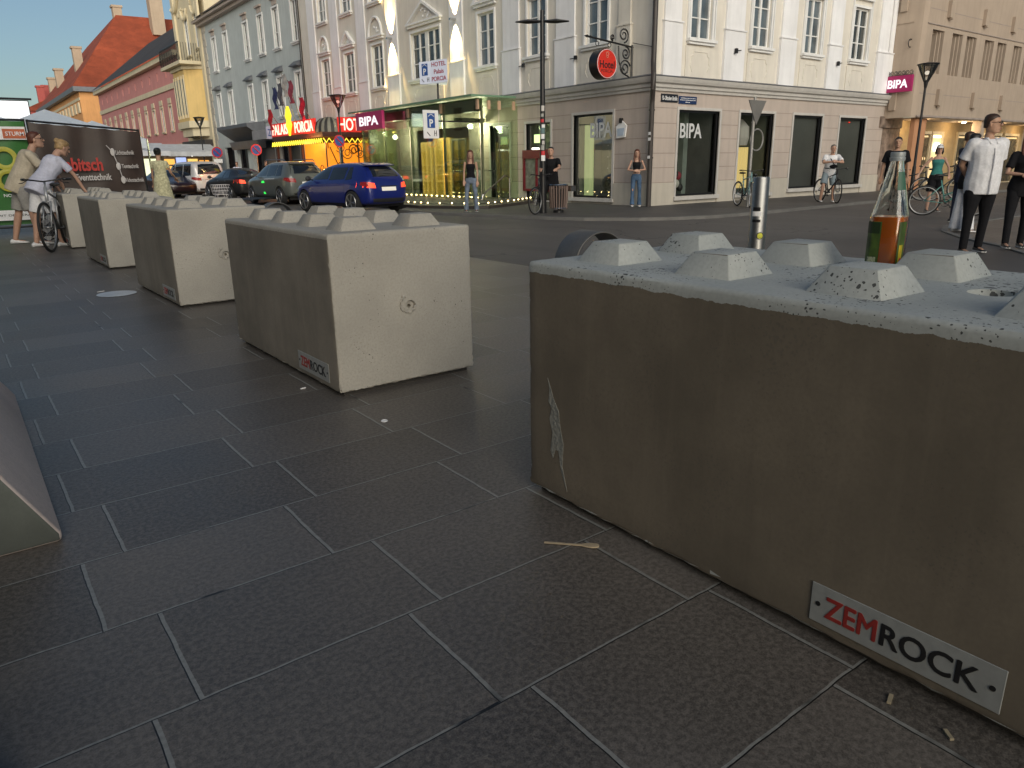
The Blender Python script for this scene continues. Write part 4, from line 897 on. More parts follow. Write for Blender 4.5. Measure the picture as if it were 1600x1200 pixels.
# striped dome corner between the two letter boards
mb = MB(FP)
for k in range(8):
    a0, a1 = R(180+k*11.25), R(180+(k+1)*11.25); mb.m = k % 2
    cx, cy = CX+.62, CY0+.62
    prof = [(.66, 2.45), (.65, 2.62), (.58, 2.82), (.42, 2.96), (.2, 3.02)]
    mb.loft([[(cx+r*math.cos(a), cy+r*math.sin(a), z) for a in (a0, (a0+a1)/2, a1)] for r, z in prof], cap=False, close=False)
mb.build('striped_awning', [mat('awning dark', (.03, .028, .025), .6), mat('awning grey', (.22, .21, .17), .6)], hc, fix=False, smooth=True)
RB = emit('red board', (1, .03, .02), .32)
mb = MB(FP); mb.box(CX, CX+.06, CY0+.66, CY1, 2.45, 2.98); mb.build('letter_board', RB, hc)
mb = MB(FP); mb.box(CX+.66, 14.05, CY0, CY0+.06, 2.45, 3.0); mb.build('letter_board', RB, hc)
for t_, y0, y1 in (('PALAIS', 33.2, 31.4), ('PORCIA', 30.6, 28.7)):
    text(t_, abs(y0-y1)*K, .42*K, FP(CX-.03, (y0+y1)/2, 2.72), (0, -1, 0), (0, 0, 1), E_NEONW, hc, bold=.01, ext=.01)
text('HOTEL', 1.25*K, .45*K, FP(13.33, CY0-.03, 2.73), (1, 0, 0), (0, 0, 1), E_NEONW, hc, bold=.01, ext=.01)
mb = MB(FP); zz = []
y = CY1; k = 0
while y > CY0-.05: zz.append((CX-.03, y, 2.22 if k % 2 else 2.05)); y -= .11; k += 1
mb.tube(zz, .014, 6); x = CX; zz = []
while x < 14.1: zz.append((x, CY0-.03, 2.22 if k % 2 else 2.06)); x += .12; k += 1
mb.tube(zz, .014, 6); mb.build('zigzag_lights', E_YN, hc)
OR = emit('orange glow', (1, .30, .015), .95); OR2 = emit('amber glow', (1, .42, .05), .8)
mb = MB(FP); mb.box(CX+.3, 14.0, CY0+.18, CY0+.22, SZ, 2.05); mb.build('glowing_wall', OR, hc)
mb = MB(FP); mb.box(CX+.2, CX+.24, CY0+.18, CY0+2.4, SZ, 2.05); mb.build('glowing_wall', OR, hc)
mb = MB(FP); mb.box(13.9, 13.95, CY0+2.4, CY1, SZ+.9, 1.95); mb.build('lit_window', OR2, hc)
mb = MB(FP); mb.box(CX+.1, CX+.2, CY0+2.45, CY1-.1, SZ, .75); mb.box(CX+.1, CX+.2, CY0+2.45, CY0+2.6, .75, 2.2); mb.box(CX+.1, CX+.2, CY1-.2, CY1, .5, 2.2); mb.box(CX+.1, CX+.2, CY0+3.9, CY0+4.0, .75, 2.2); mb.build('window_frame', M_MAR, hc)
def swirl(mb, c, u, r, turns=1.6, a0=0, sg=1, t=.016):
    c = Vector(c); u = Vector(u); n = 26
    mb.tube([c+(u*math.cos(a0+sg*2*math.pi*turns*i/n)+Vector((0, 0, 1))*math.sin(a0+sg*2*math.pi*turns*i/n))*r*(1-.8*i/n) for i in range(n+1)], t, 5)
mb = MB(FP); rnd = random.Random(3)
for i in range(13): swirl(mb, (12.4+rnd.random()*1.5, CY0+.1, .25+rnd.random()*1.7), (1, 0, 0), .12+rnd.random()*.2, a0=rnd.random()*6, sg=rnd.choice((-1, 1)))
for i in range(9): swirl(mb, (CX+.12, CY0+.3+rnd.random()*2, .25+rnd.random()*1.7), (0, 1, 0), .12+rnd.random()*.22, a0=rnd.random()*6)
for x in (12.15, 12.75, 13.5, 14.0): mb.tube([(x, CY0+.12, SZ), (x, CY0+.12, 2.2)], .025, 6)
mb.tube([(12.3, CY0+.1, 1.9), (12.6, CY0+.1, 1.2), (13.1, CY0+.1, .8), (13.6, CY0+.1, .55)], .02, 5); mb.build('iron_scrollwork', M_BLACK, hc)
l = bpy.data.lights.new('canopy_lamp', 'AREA'); l.energy = 12; l.color = (1, .12, .06); l.size = 1.2; l.size_y = 5; l.shape = 'RECTANGLE'
ob = bpy.data.objects.new('canopy_lamp', l); S.collection.objects.link(ob); ob.parent = hc; ob.location = FP(12.6, 30.5, 3.05)-hc.location; ob.rotation_euler = (R(180), 0, 0)
l = bpy.data.lights.new('entrance_lamp', 'POINT'); l.energy = 60; l.color = (1, .45, .12); l.shadow_soft_size = .2
ob = bpy.data.objects.new('entrance_lamp', l); S.collection.objects.link(ob); ob.parent = hc; ob.location = FP(11.6, 29, 2.1)-hc.location
# golden crest figure and flags
mb = MB(FP); c = Vector((CX-.1, 31.0, 2.5))
for z, w_, d_ in ((0, .08, .05), (.2, .16, .06), (.45, .30, .08), (.7, .22, .07), (.85, .30, .08), (1.05, .24, .06), (1.2, .1, .05)): pass
mb.loft([[(CX-.1+d_*math.cos(t), 31.0+w_*math.sin(t), 2.42+z) for t in [2*math.pi*i/12 for i in range(12)]] for z, w_, d_ in ((0, .05, .04), (.2, .14, .06), (.42, .30, .08), (.6, .2, .07), (.78, .32, .08), (.98, .22, .06), (1.15, .06, .05))])
mb.build('golden_crest', emit('golden neon', (1, .72, .03), 1.3), hc)
fl = [(33.0, 3.3, (.55, .02, .03)), (32.2, 4.1, (.03, .04, .12)), (31.6, 4.2, (.10, .10, .12)), (31.0, 4.5, (.45, .42, .40)), (30.4, 4.2, (.30, .05, .08)), (29.4, 3.5, (.55, .01, .04))]
for i, (y, z, c) in enumerate(fl):
    t = thing('flag', ['red flag at the left end of the hotel canopy', 'dark blue flag on the hotel canopy', 'dark grey flag left of the tallest flag on the canopy', 'tallest grey striped flag above the golden crest', 'faded red flag beside the golden crest', 'bright red flag at the right end above the hotel letters'][i], 'flag', FP(CX+.2, y, 2.98), group='flags on the hotel canopy')
    mb = MB(FP); mb.tube([(CX+.2, y, 2.98), (CX-.25, y-.1, z+.3)], .015, 6); mb.build('pole', M_STEEL, t)
    mb = MB(FP); n = 9; rings = []
    for k in range(n):
        f = k/(n-1); rings.append([(CX-.25+.04*math.sin(f*9+j), y-.1-.09*j+.03*math.sin(j*2+f*6), z+.25-f*.85) for j in range(6)])
    mb.loft(rings, cap=False, close=False); mb.build('cloth', mat('flag cloth %d' % i, c, .8, var=.3, vs=5), t, smooth=True, fix=False)

# ============================================================ concrete blocks
C_COL = (.40, .375, .325)
m_c1 = concrete('pale concrete', C_COL, .8, (.22, .195, .158), .775, .006)  # fourth argument: long side coloured darker to carry its shade
m_c2 = concrete('shade-toned concrete', (.42, .44, .42), 1.8, (.165, .138, .102), .768, .013)  # brown tone puts the shade of the long side into the colour
m_pl = mat('plate metal', (.30, .31, .30), .5, var=.08); m_pr = mat('plate red', (.30, .03, .025), .5); m_pb = mat('plate black', (.012, .012, .013), .5)
def block(m, label, loc, hole=False, lift=False, seed=1, chip=True):
    rnd = random.Random(seed); t = thing('concrete_block', label, 'block', loc, group='row of studded concrete blocks on the plaza')
    bm = bmesh.new(); bmesh.ops.create_cube(bm, size=1); bmesh.ops.scale(bm, vec=(.8, 1.6, .8), verts=bm.verts); bmesh.ops.translate(bm, vec=(.4, .8, .4), verts=bm.verts)
    bmesh.ops.bevel(bm, geom=list(bm.edges), offset=0.014, segments=3, profile=.5, affect='EDGES')
    bmesh.ops.subdivide_edges(bm, edges=[e for e in bm.edges if e.calc_length() > .5], cuts=46, use_grid_fill=True)
    for v in bm.verts:
        c = v.co; ez = min(c.z, .8-c.z); ey = min(c.y, 1.6-c.y); ex = min(c.x, .8-c.x)
        near = sorted((ex, ey, ez))[1]
        if near < .03:
            k = (1-near/.03); a = .0013 if c.z > .1 else .005
            v.co += Vector((rnd.gauss(0, a), rnd.gauss(0, a), rnd.gauss(0, a) if c.z > .02 else abs(rnd.gauss(0, a))*1.6))*k*.6
    me = bpy.data.meshes.new('body'); bm.to_mesh(me); bm.free(); me.materials.append(m)
    for p in me.polygons: p.use_smooth = True
    me.set_sharp_from_angle(angle=R(50))
    for v in me.vertices: v.co.z = v.co.z if v.co.z > .06 else .021+v.co.z*(.039/.06)
    body = link('body', me, t)
    mb = MB(); mb.box(.03, .77, .03, 1.57, 0, .05); mb.build('shade_line_base', mat('dark gap base', (.05, .045, .04), .9), t, local=True)  # dark inset base added to draw the shade line under the block
    cut = MB()
    if hole: cut.tube([(.42, -.1, .41), (.42, .0, .41), (.42, .016, .41), (.42, .018, .41), (.42, .05, .41)], [.032, .032, .026, .011, .010], 20)
    if lift: cut.lathe([(.052, .83), (.050, .79), (.04, .765)], 28, .40, .40)
    if cut.v:
        cm = cut.mesh('c', []); bm = bmesh.new(); bm.from_mesh(cm); bmesh.ops.recalc_face_normals(bm, faces=bm.faces); bm.to_mesh(cm); bm.free()
        co = link('c', cm); co.parent = t; md = body.modifiers.new('b', 'BOOLEAN'); md.operation = 'DIFFERENCE'; md.object = co; md.solver = 'EXACT'
        bpy.context.view_layer.update(); nm = bpy.data.meshes.new_from_object(body.evaluated_get(bpy.context.evaluated_depsgraph_get()))
        body.modifiers.clear(); body.data = nm; nm.name = 'body'; bpy.data.objects.remove(co)
        nm.materials.clear(); nm.materials.append(m)
        for p in nm.polygons: p.use_smooth = True
        nm.set_sharp_from_angle(angle=R(35))
    if hole and chip:
        mb = MB(); mb.torus((.405, -.002, .425), .043, .006, (0, 1, 0), 18, 5, R(230), R(20))
        for v in mb.v: v += Vector((rnd.gauss(0, .004), rnd.gauss(0, .0015), rnd.gauss(0, .004)))
        mb.build('anchor_rim', m, t, local=True)
    kn = None
    for i in range(4):
        for j in range(2):
            if kn is None:
                bm = bmesh.new(); bmesh.ops.create_cube(bm, size=1)
                for v in bm.verts:
                    w_ = .100 if v.co.z < 0 else .062; v.co = Vector((math.copysign(w_, v.co.x), math.copysign(w_*.94, v.co.y), -.004 if v.co.z < 0 else .061))
                bmesh.ops.bevel(bm, geom=[e for e in bm.edges if max(v.co.z for v in e.verts) > 0], offset=.0035, segments=2, profile=.5, affect='EDGES')
                for v in bm.verts: v.co += Vector((rnd.gauss(0, .0007), rnd.gauss(0, .0007), 0))
                kn = bpy.data.meshes.new('stud'); bm.to_mesh(kn); bm.free(); kn.materials.append(m)
                for p in kn.polygons: p.use_smooth = True
                kn.set_sharp_from_angle(angle=R(30))
            o = link('stud', kn, t); o.location = (.215+.375*j, .2+.4*i, .8)
            o.rotation_euler = (0, 0, rnd.choice((0, math.pi))+rnd.gauss(0, .012))
    # name plate
    mb = MB(); mb.box(-.0035, -.0005, .118, .525, .05, .15); pl = mb.build('name_plate', m_pl, t, local=True, bevel=.001, seg=1)
    mb = MB()
    for y in (.137, .506): mb.tube([(-.0036, y, .1), (-.0052, y, .1)], .006, 12)
    mb.build('rivet', m_pb, pl, local=True)
    for s_, y, w_, mm in (('ZEM', .428, .118, m_pr), ('ROCK', .260, .196, m_pb)):
        me, w0, h0 = text_data(s_, 1., .0006/.05, 0.)
        for v in me.vertices: x_, y_, z_ = v.co; v.co = Vector((-.0039-z_*.05, y-.0-x_*(w_/w0), .1+y_*(.052/h0)))
        bm = bmesh.new(); bm.from_mesh(me); g0 = list(bm.verts)+list(bm.edges)+list(bm.faces)
        for k_, (oy, oz) in enumerate(((.0016, 0), (-.0016, 0), (0, .0013), (0, -.0013))):
            r_ = bmesh.ops.duplicate(bm, geom=g0)
            for v in r_['geom']:
                if isinstance(v, bmesh.types.BMVert): v.co += Vector((-.00012*(k_+1), oy, oz))
        bm.to_mesh(me); bm.free()
        me.materials.clear(); me.materials.append(mm); link('lettering', me, pl)
    return t
b0 = block(m_c2, 'nearest dark shade-toned concrete block with a glass bottle standing on it', (1.46, .256, 0), lift=True, seed=3)
mb = MB(); prof = [(1.755, .41), (1.745, .37), (1.75, .33), (1.735, .31), (1.745, .27), (1.73, .225), (1.74, .16), (1.727, .135), (1.715, .17), (1.70, .17), (1.685, .10), (1.655, .04), (1.68, .12), (1.675, .20), (1.69, .25), (1.70, .31), (1.725, .345), (1.74, .38)]
mb.poly([(1.4596, y, z+.02) for y, z in prof], (-.0012, 0, 0)); mb.build('bare_patch', mat('bare concrete', (.27, .27, .24), .8, bump=.4, var2=.1), b0, fix=True)
b1 = block(m_c1, 'pale concrete block, second from the camera, with a chipped anchor hole in its end', (1.385, 3.27, 0), hole=True, seed=5)
labs = ['third studded concrete block along the row, beside the white disc on the paving', 'fourth studded concrete block along the row, right of the parked bicycle', 'farthest studded concrete block, behind the leaning bicycle wheel']
for i, y in enumerate((6.42, 9.64, 12.75)):
    c = copy_tree(b1); put(c, (1.388-.01*i, y, 0), R([.5, .3, -.8][i]), labs[i])
# slanted barriers at the left edge
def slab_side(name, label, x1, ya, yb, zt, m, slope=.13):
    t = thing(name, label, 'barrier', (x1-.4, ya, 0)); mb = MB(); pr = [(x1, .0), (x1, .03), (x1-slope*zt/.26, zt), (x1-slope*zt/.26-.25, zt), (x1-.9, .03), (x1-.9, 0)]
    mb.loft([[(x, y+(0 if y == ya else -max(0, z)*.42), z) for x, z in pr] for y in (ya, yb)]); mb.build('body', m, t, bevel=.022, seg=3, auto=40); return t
slab_side('slanted_barrier', 'pinkish concrete barrier with a slanted side, leaving the picture at the left edge', .095, 2.462, 4.33, .62, concrete('pinkish concrete', (.66, .55, .49), .35, (.13, .14, .12), 9., 0., 1))  # end face coloured dark green-grey to imitate the shade on it
slab_side('slanted_barrier', 'light beige barrier corner at the very bottom left of the picture', -.085, -.4, 1.44, .5, concrete('beige concrete', (.86, .76, .56), .2))
# ============================================================ bottle
bt = thing('glass_bottle', 'half full clear glass bottle of orange drink on the nearest block', 'bottle', (2.07, 1.012, .8))
def bottle_ring(r, z, sq=0., n=32):
    out = []
    for i in range(n):
        a = 2*math.pi*i/n+R(10); k = 1/max(abs(math.cos(a-R(10))), abs(math.sin(a-R(10)))); rr = r*((1-sq)+sq*min(k, 1.22)); out.append((rr*math.cos(a), rr*math.sin(a), z))
    return out
pro = [(.030, 0, .6), (.036, .004, .7), (.038, .02, .75), (.0385, .08, .8), (.0385, .135, .8), (.0375, .141, .75), (.0345, .155, .6), (.029, .19, .45), (.0225, .225, .3), (.0165, .257, .1), (.0145, .268, 0), (.0135, .279, 0), (.0135, .285, 0)]
pro = [(r*1.16, z*1.06, q) for r, z, q in pro]
mb = MB(); mb.loft([bottle_ring(r, z, q) for r, z, q in pro]+[bottle_ring(r-.0025, max(z, .004), q) for r, z, q in reversed(pro[1:])], cap=True)
mg = bpy.data.materials.new('bottle glass'); mg.use_nodes = True; p_ = mg.node_tree.nodes['Principled BSDF']; p_.inputs['Transmission Weight'].default_value = 1; p_.inputs['Roughness'].default_value = .02; p_.inputs['IOR'].default_value = 1.45; p_.inputs['Base Color'].default_value = (.93, .96, .93, 1)
mb.build('bottle_glass', mg, bt, smooth=True, local=True)
ml = bpy.data.materials.new('orange drink'); ml.use_nodes = True; p_ = ml.node_tree.nodes['Principled BSDF']; p_.inputs['Base Color'].default_value = (.80, .22, .03, 1); p_.inputs['Roughness'].default_value = .1; p_.inputs['Subsurface Weight'].default_value = .5; p_.inputs['Subsurface Radius'].default_value = (.05, .02, .005); p_.inputs['Transmission Weight'].default_value = .35; p_.inputs['IOR'].default_value = 1.33
mb = MB(); mb.loft([bottle_ring(r-.003, max(z, .006), q) for r, z, q in pro[:5]]+[bottle_ring(.0415, .144, .75)]); mb.build('drink', ml, bt, smooth=False, local=True, auto=50)
mb = MB(); mb.loft([bottle_ring(.0185, z, 0) for z in (.290, .292)]+[bottle_ring(.0195, .294, 0), bottle_ring(.0195, .299, 0), bottle_ring(.0175, .300, 0), bottle_ring(.0185, .303, 0), bottle_ring(.0185, .3115, 0), bottle_ring(.017, .313, 0)]); mb.build('cap', mat('cap metal', (.45, .48, .48), .45, metal=.35), bt, local=True, auto=30)
def label_patch(a0, a1, z0, z1, m, name, dr=.0006):
    mb = MB(); ringsl = []
    for z in (z0, z1):
        row = []
        for i in range(9):
            a = a0+(a1-a0)*i/8; q = .8; k = 1/max(abs(math.cos(a-R(10))), abs(math.sin(a-R(10)))); rr = .0447*((1-q)+q*min(k, 1.22))+dr
            row.append((rr*math.cos(a), rr*math.sin(a), z))
        ringsl.append(row)
    mb.loft(ringsl, cap=False, close=False); return mb.build(name, m, bt, local=True, fix=False)
m_lg = mat('label green', (.055, .10, .015), .5, var=.5, vs=30); m_ld = mat('label dark', (.012, .03, .006), .5); m_ly = mat('label yellow', (.55, .42, .02), .5, var=.3, vs=40)
label_patch(R(130), R(184), .012, .132, m_lg, 'label'); label_patch(R(134), R(180), .1, .13, m_ld, 'label', .0012)
label_patch(R(150), R(176), .018, .036, mat('barcode white', (.35, .38, .25), .5, var=.5, vs=300), 'label', .0012)
label_patch(R(236), R(278), .012, .132, m_lg, 'label'); label_patch(R(242), R(262), .012, .07, m_ly, 'label', .0012); label_patch(R(246), R(258), .012, .035, M_RED, 'label', .0018)
mb = MB(); 
rows = []
for z, r in ((.215, .0385*.86), (.262, .0215*1.05)):
    rows.append([((r+.001)*math.cos(a), (r+.001)*math.sin(a), z) for a in [R(222+8*i) for i in range(7)]])
mb.loft(rows, cap=False, close=False); mb.build('neck_label', mat('neck label', (.04, .13, .08), .5), bt, local=True, fix=False)
# ============================================================ litter
def litter(name, label, cat, mb, m, **k): o = mb.build(name, m, None, **k); tag(o, label, cat); return o
c = Vector((1.305, 1.46, .003)); dirr = Vector((.11, -.12, 0)).normalized(); sd = Vector((-dirr.y, dirr.x, 0))
prof = [(-.082, .004), (-.06, .0045), (.0, .004), (.03, .004), (.042, .009), (.06, .0125), (.075, .010), (.083, .004)]
mb = MB(); mb.loft([[c+dirr*a-sd*w_+Vector((0, 0, .002+.004*max(0, a)*8)), c+dirr*a+sd*w_+Vector((0, 0, .002+.004*max(0, a)*8)), c+dirr*a+sd*w_, c+dirr*a-sd*w_] for a, w_ in prof])
litter('wooden_spoon', 'small pale wooden ice-cream spoon lying beside the nearest block', 'spoon', mb, mat('pale wood', (.45, .36, .24), .6))
mb = MB(); mb.lathe([(.165, .002), (.17, .005), (.165, .008)], 40, 1.115, 7.64); litter('white_disc', 'flat white round disc on the dark paving left of the blocks', 'disc', mb, mat('disc white', (.55, .62, .70), .35), auto=30)
mb = MB(); mb.lathe([(.014, .001), (.016, .003), (.014, .006), (.011, .003)], 18, 1.39, 2.82); litter('bottle_cap', 'small round white bottle cap on the paving by the second block', 'cap', mb, M_WHITE)
for i, (x, y, a, l_) in enumerate([(1.385, .43, .9, .026), (1.395, .55, .3, .03), (1.02, 7.9, .4, .07), (1.30, 3.55, .2, .03)]):
    mb = MB(); mb.box(-l_/2, l_/2, -.004, .004, .001, .006); rm = Matrix.Rotation(a, 3, 'Z'); mb.v = [rm @ v+Vector((x, y, 0)) for v in mb.v]
    litter('cigarette_butt' if i < 2 else 'paper_scrap', ['short pale cigarette butt under the name plate of the nearest block', 'brownish cigarette butt tucked against the foot of the nearest block', 'white paper scrap on the paving left of the white disc', 'tiny white paper scrap left of the second block'][i], 'litter', mb, mat('butt', (.32, .27, .18), .8) if i < 2 else M_WHITE)
# ============================================================ bollard and hoops
bl = thing('steel_bollard', 'shiny stainless steel bollard with stickers behind the nearest block', 'bollard', (4.9, 3.39, 0))
mb = MB(); mb.lathe([(.062, 0), (.062, .975), (.058, .983), (0.001, .985)], 32); mb.build('post', mat('polished steel', (.30, .30, .29), .42, metal=1., var=.08, vs=8), bl, local=True, auto=30)
def wrap_st(a0, a1, z0, z1, m, name, r=.0628):
    mb = MB(); mb.loft([[(r*math.cos(a0+(a1-a0)*i/8), r*math.sin(a0+(a1-a0)*i/8), z) for i in range(9)] for z in (z0, z1)], cap=False, close=False); return mb.build(name, m, bl, local=True, fix=False, smooth=True)
ang = math.atan2(-3.39, -4.9)
wrap_st(ang-.75, ang+.35, .70, .735, M_WHITE, 'sticker'); wrap_st(ang-.7, ang+.2, .738, .765, M_BLACK, 'sticker'); wrap_st(ang-.7, ang+.3, .655, .675, M_BLACK, 'sticker')
mb = MB(); c = Vector((math.cos(ang+.35), math.sin(ang+.35), 0)); mb.tube([c*.060+Vector((0, 0, .555)), c*.0665+Vector((0, 0, .555))], .027, 20); mb.build('round_sticker', M_BLACK, bl, local=True)
mb = MB(); mb.tube([c*.062+Vector((0, 0, .555)), c*.068+Vector((0, 0, .555))], .021, 20); mb.build('round_sticker', mat('yellow sticker', (.6, .6, .03), .4), bl, local=True)
mb = MB(); u_ = Vector((-c.y, c.x, 0))
for sx in (-.007, .007): mb.tube([c*.067+u_*sx+Vector((0, 0, .560)), c*.0688+u_*sx+Vector((0, 0, .560))], .0022, 6)
mb.tube([c*.0685+u_*(.012*math.sin(a))+Vector((0, 0, .555-.010*math.cos(a))) for a in [R(-60+15*i) for i in range(9)]], .0016, 5); mb.build('smile', M_BLACK, bl, local=True)
def hoop(x, y, label, r=.36, w_=.24, rz=0):
    t = thing('steel_hoop', label, 'bike stand', (x, y, 0), rz, group='wide steel hoops along the plaza edge'); mb = MB(); n = 28; outer = []
    path = [(-r, 0), (-r, .12)]+[(-r*math.cos(math.pi*i/n), .25+r*1.02*math.sin(math.pi*i/n)) for i in range(n+1)]+[(r, .12), (r, 0)]
    rings = []
    for i, (a, z) in enumerate(path):
        cc = Vector((a, 0, z-.25)); nn = cc.normalized() if z > .25 else Vector((math.copysign(1, a), 0, 0))
        rings.append([Vector((a, -w_/2, z)), Vector((a, w_/2, z)), Vector((a, w_/2, z))-nn*.012, Vector((a, -w_/2, z))-nn*.012])
    mb.loft(rings); mb.build('band', mat('hoop steel', (.17, .165, .155), .55, metal=.6), t, local=True, bevel=.004, seg=2, auto=45); return t
h0 = hoop(4.40, 4.70, 'wide shiny steel hoop just behind the nearest concrete block', r=.29, w_=.30, rz=R(-4))
h1 = copy_tree(h0); put(h1, (4.6, 13.0, 0), R(-4), 'small shiny steel hoop seen above the third concrete block')
# ============================================================ people
SK = [mat('skin light', (.46, .27, .19), .55, var=.06, vs=12), mat('skin tanned', (.45, .26, .17), .55, var=.06, vs=12)]
HAIRM = {'brown': mat('hair brown', (.045, .022, .012), .55, var=.3, vs=30), 'black': mat('hair black', (.010, .009, .009), .5, var=.3, vs=30), 'blond': mat('hair blond', (.34, .22, .10), .6, var=.3, vs=30), 'auburn': mat('hair auburn', (.09, .025, .012), .55, var=.3, vs=30), 'grey': mat('hair grey', (.16, .14, .12), .6, var=.3, vs=30)}
def cloth(name, c, var=.12, vs=9.): return mat(name, c, .9, var=var, vs=vs, bump=.6, bs=11, var2=.06, spec=.15)
C_ = dict(white=cloth('white cloth', (.72, .72, .74)), tan=cloth('sand cloth', (.50, .44, .34)), grey=cloth('grey cloth', (.30, .29, .27)), black=cloth('black cloth', (.012, .012, .014)), navy=cloth('navy cloth', (.03, .035, .06)),
          jean=cloth('blue denim', (.07, .12, .20), .35, 6), jean2=cloth('light denim', (.16, .20, .26), .35, 6), teal=cloth('teal cloth', (.045, .19, .17)), cream=cloth('flowered cream', (.55, .52, .33), .3, 22), lilac=cloth('pale lilac cloth', (.55, .56, .66)), bluegrey=cloth('blue grey cloth', (.22, .27, .30)), shoe=mat('white shoe', (.7, .7, .7), .6), bshoe=mat('black shoe', (.015, .015, .015), .5))
M_EYE = mat('eye dark', (.01, .008, .006), .2); M_LIP = mat('lip', (.28, .09, .07), .5); M_SOLE = mat('sole', (.6, .6, .58), .6)
def dv(pitch, out, side=1):
    p, o = R(pitch), R(out); return Vector((math.sin(o)*side, math.sin(p)*math.cos(o), -math.cos(p)*math.cos(o)))
def limb(mb, pts, rs, n=12):
    for i in range(len(pts)-1): mb.tube([pts[i], pts[i+1]], [rs[i], rs[i+1]], n)
    for p, r in zip(pts, rs): mb.ball(p, r, n, 8)
def person(label, loc, face, H=1.75, lean=0, legs=((4, 5, 0), (-3, 5, 0)), arms=((8, 12, 15, 6), (8, 12, 15, 6)), skin=0, hair=('brown', 'short'),
           top=('tee', 'white'), bottom=('long', 'jean'), shoes='shoe', fem=False, head=(0, 0, 0), cap=None, glasses=False, extra=None, z=0, group=None, twist=0, slim=1.):
    """legs: (thigh pitch, out, shin pitch); arms: (upper pitch, out, fore pitch, fore out); right then left"""
    s = H/1.75; t = thing('person', label, 'person', (0, 0, 0), 0, group)
    hip_z = .915*s; pel = Vector((0, 0, hip_z)); sp = Vector((0, math.sin(R(lean)), math.cos(R(lean)))); fwd_ = Vector((0, math.cos(R(lean)), -math.sin(R(lean)))); X = Vector((1, 0, 0))
    sw = (.165 if fem else .190)*s; hw = (.088 if fem else .085)*s; W = slim
    def tp(h, f=0., x=0.): return pel+sp*(h*s)+fwd_*(f*s)+X*x
    neck = tp(.535); hd = neck+(sp+Vector((0, head[1]*.3, 0))).normalized()*.165*s+fwd_*.02*s
    def ring(h, rx, ry, f=0., n=16, g=0.):
        c = tp(h, f); return [c+X*((rx*s*W+g)*math.cos(2*math.pi*i/n))+fwd_*((ry*s*W+g)*math.sin(2*math.pi*i/n)) for i in range(n)]
    if fem: tor = [(-.11, .135, .10, 0), (-.03, .165, .115, -.005), (.06, .15, .105, 0), (.16, .118, .09, .005), (.26, .125, .095, .012), (.34, .145, .118, .02), (.42, .145, .10, .005), (.485, .115, .07, 0), (.525, .055, .05, 0)]
    else: tor = [(-.11, .13, .10, 0), (-.03, .155, .115, 0), (.06, .15, .115, .005), (.16, .142, .115, .012), (.26, .155, .118, .012), (.35, .172, .122, .01), (.43, .172, .11, 0), (.49, .13, .08, -.005), (.525, .06, .055, 0)]
    J = []; A = []
    for i, side in enumerate((1, -1)):
        hp = pel+X*side*hw+Vector((0, 0, -.03*s)); th, out, sh = legs[i]; kn = hp+dv(th, out, side)*.43*s; an = kn+dv(sh if sh is not None else th, out*.4, side)*.415*s; J.append((hp, kn, an, side))
        shd = tp(.455, 0, side*sw); up_, o1, fo, o2 = arms[i]; el = shd+dv(up_+lean, o1, side)*.285*s; wr = el+dv(fo+lean, o2, side)*.25*s; A.append((shd, el, wr, side, dv(fo+lean, o2, side)))
    low = min(j[2].z for j in J); dz = .075*s-low
    body = MB()
    # skin body: head, neck, trunk, arms with hands, legs
    body.loft([ring(*a[:3], f=a[3], g=-.006) for a in tor]); limb(body, [tp(.50), neck+sp*.05*s, hd-sp*.02*s], [.058*s, .054*s, .05*s])
    hx, hy, hz = .073*s, .092*s, .108*s
    Rm = Matrix.Rotation(R(head[0]), 3, 'Z') @ Matrix.Rotation(R(-lean*.55-head[1]*40), 3, 'X')
    def hp_(x, y, z): return hd+Rm @ Vector((x*s, y*s, z*s))
    prof = [(-.118, .030, .035, .045), (-.105, .048, .055, .03), (-.08, .060, .072, .012), (-.045, .067, .082, .006), (0, .073, .092, 0), (.04, .074, .096, -.004), (.075, .066, .086, -.008), (.10, .045, .06, -.01), (.114, .015, .02, -.01)]
    body.loft([[hp_(rx*math.cos(a), ry*math.sin(a)+f, z) for a in [2*math.pi*i/16 for i in range(16)]] for z, rx, ry, f in prof])
    limb(body, [hp_(0, .088, .018), hp_(0, .112, -.022)], [.009*s, .015*s], 8)
    for sx in (-1, 1):
        body.ball(hp_(sx*.076, -.008, -.01), (.012*s, .02*s, .030*s), 8, 6); body.ball(hp_(sx*.030, .080, .030), (.026*s, .014*s, .009*s), 8, 6)
    body.ball(hp_(0, .088, -.062), (.024*s, .014*s, .013*s), 8, 6); body.ball(hp_(0, .082, -.098), (.02*s, .016*s, .016*s), 8, 6)
    ar = (.037, .030, .024) if fem else (.047, .039, .029)
    for shd, el, wr, side, fd in A:
        mid = shd.lerp(el, .45); fm = el.lerp(wr, .3)
        limb(body, [shd, mid, el, fm, wr], [ar[0]*s*1.1*W, ar[0]*s*W, ar[1]*s*.92, ar[1]*s*.98, ar[2]*s*.85])
        d = fd; sdv = d.cross(Vector((0, 1, .1))); sdv = (sdv if sdv.length > .2 else d.cross(X)).normalized(); nrm = d.cross(sdv).normalized()
        palm = [wr, wr+d*.045*s, wr+d*.09*s]
        for q in (-1, 0, 1): limb(body, [wr+sdv*q*.010*s, wr+d*.045*s+sdv*q*.022*s, wr+d*.088*s+sdv*q*.026*s], [.019*s, .0165*s, .014*s], 8)
        for q, L_ in ((-1.5, .058), (-.5, .072), (.5, .078), (1.5, .068)):
            b = wr+d*.092*s+sdv*q*.018*s; k = b+(d+nrm*.25*1).normalized()*L_*.55*s; e = k+(d+nrm*.9).normalized()*L_*.5*s; limb(body, [b, k, e], [.0095*s, .0088*s, .0078*s], 6)
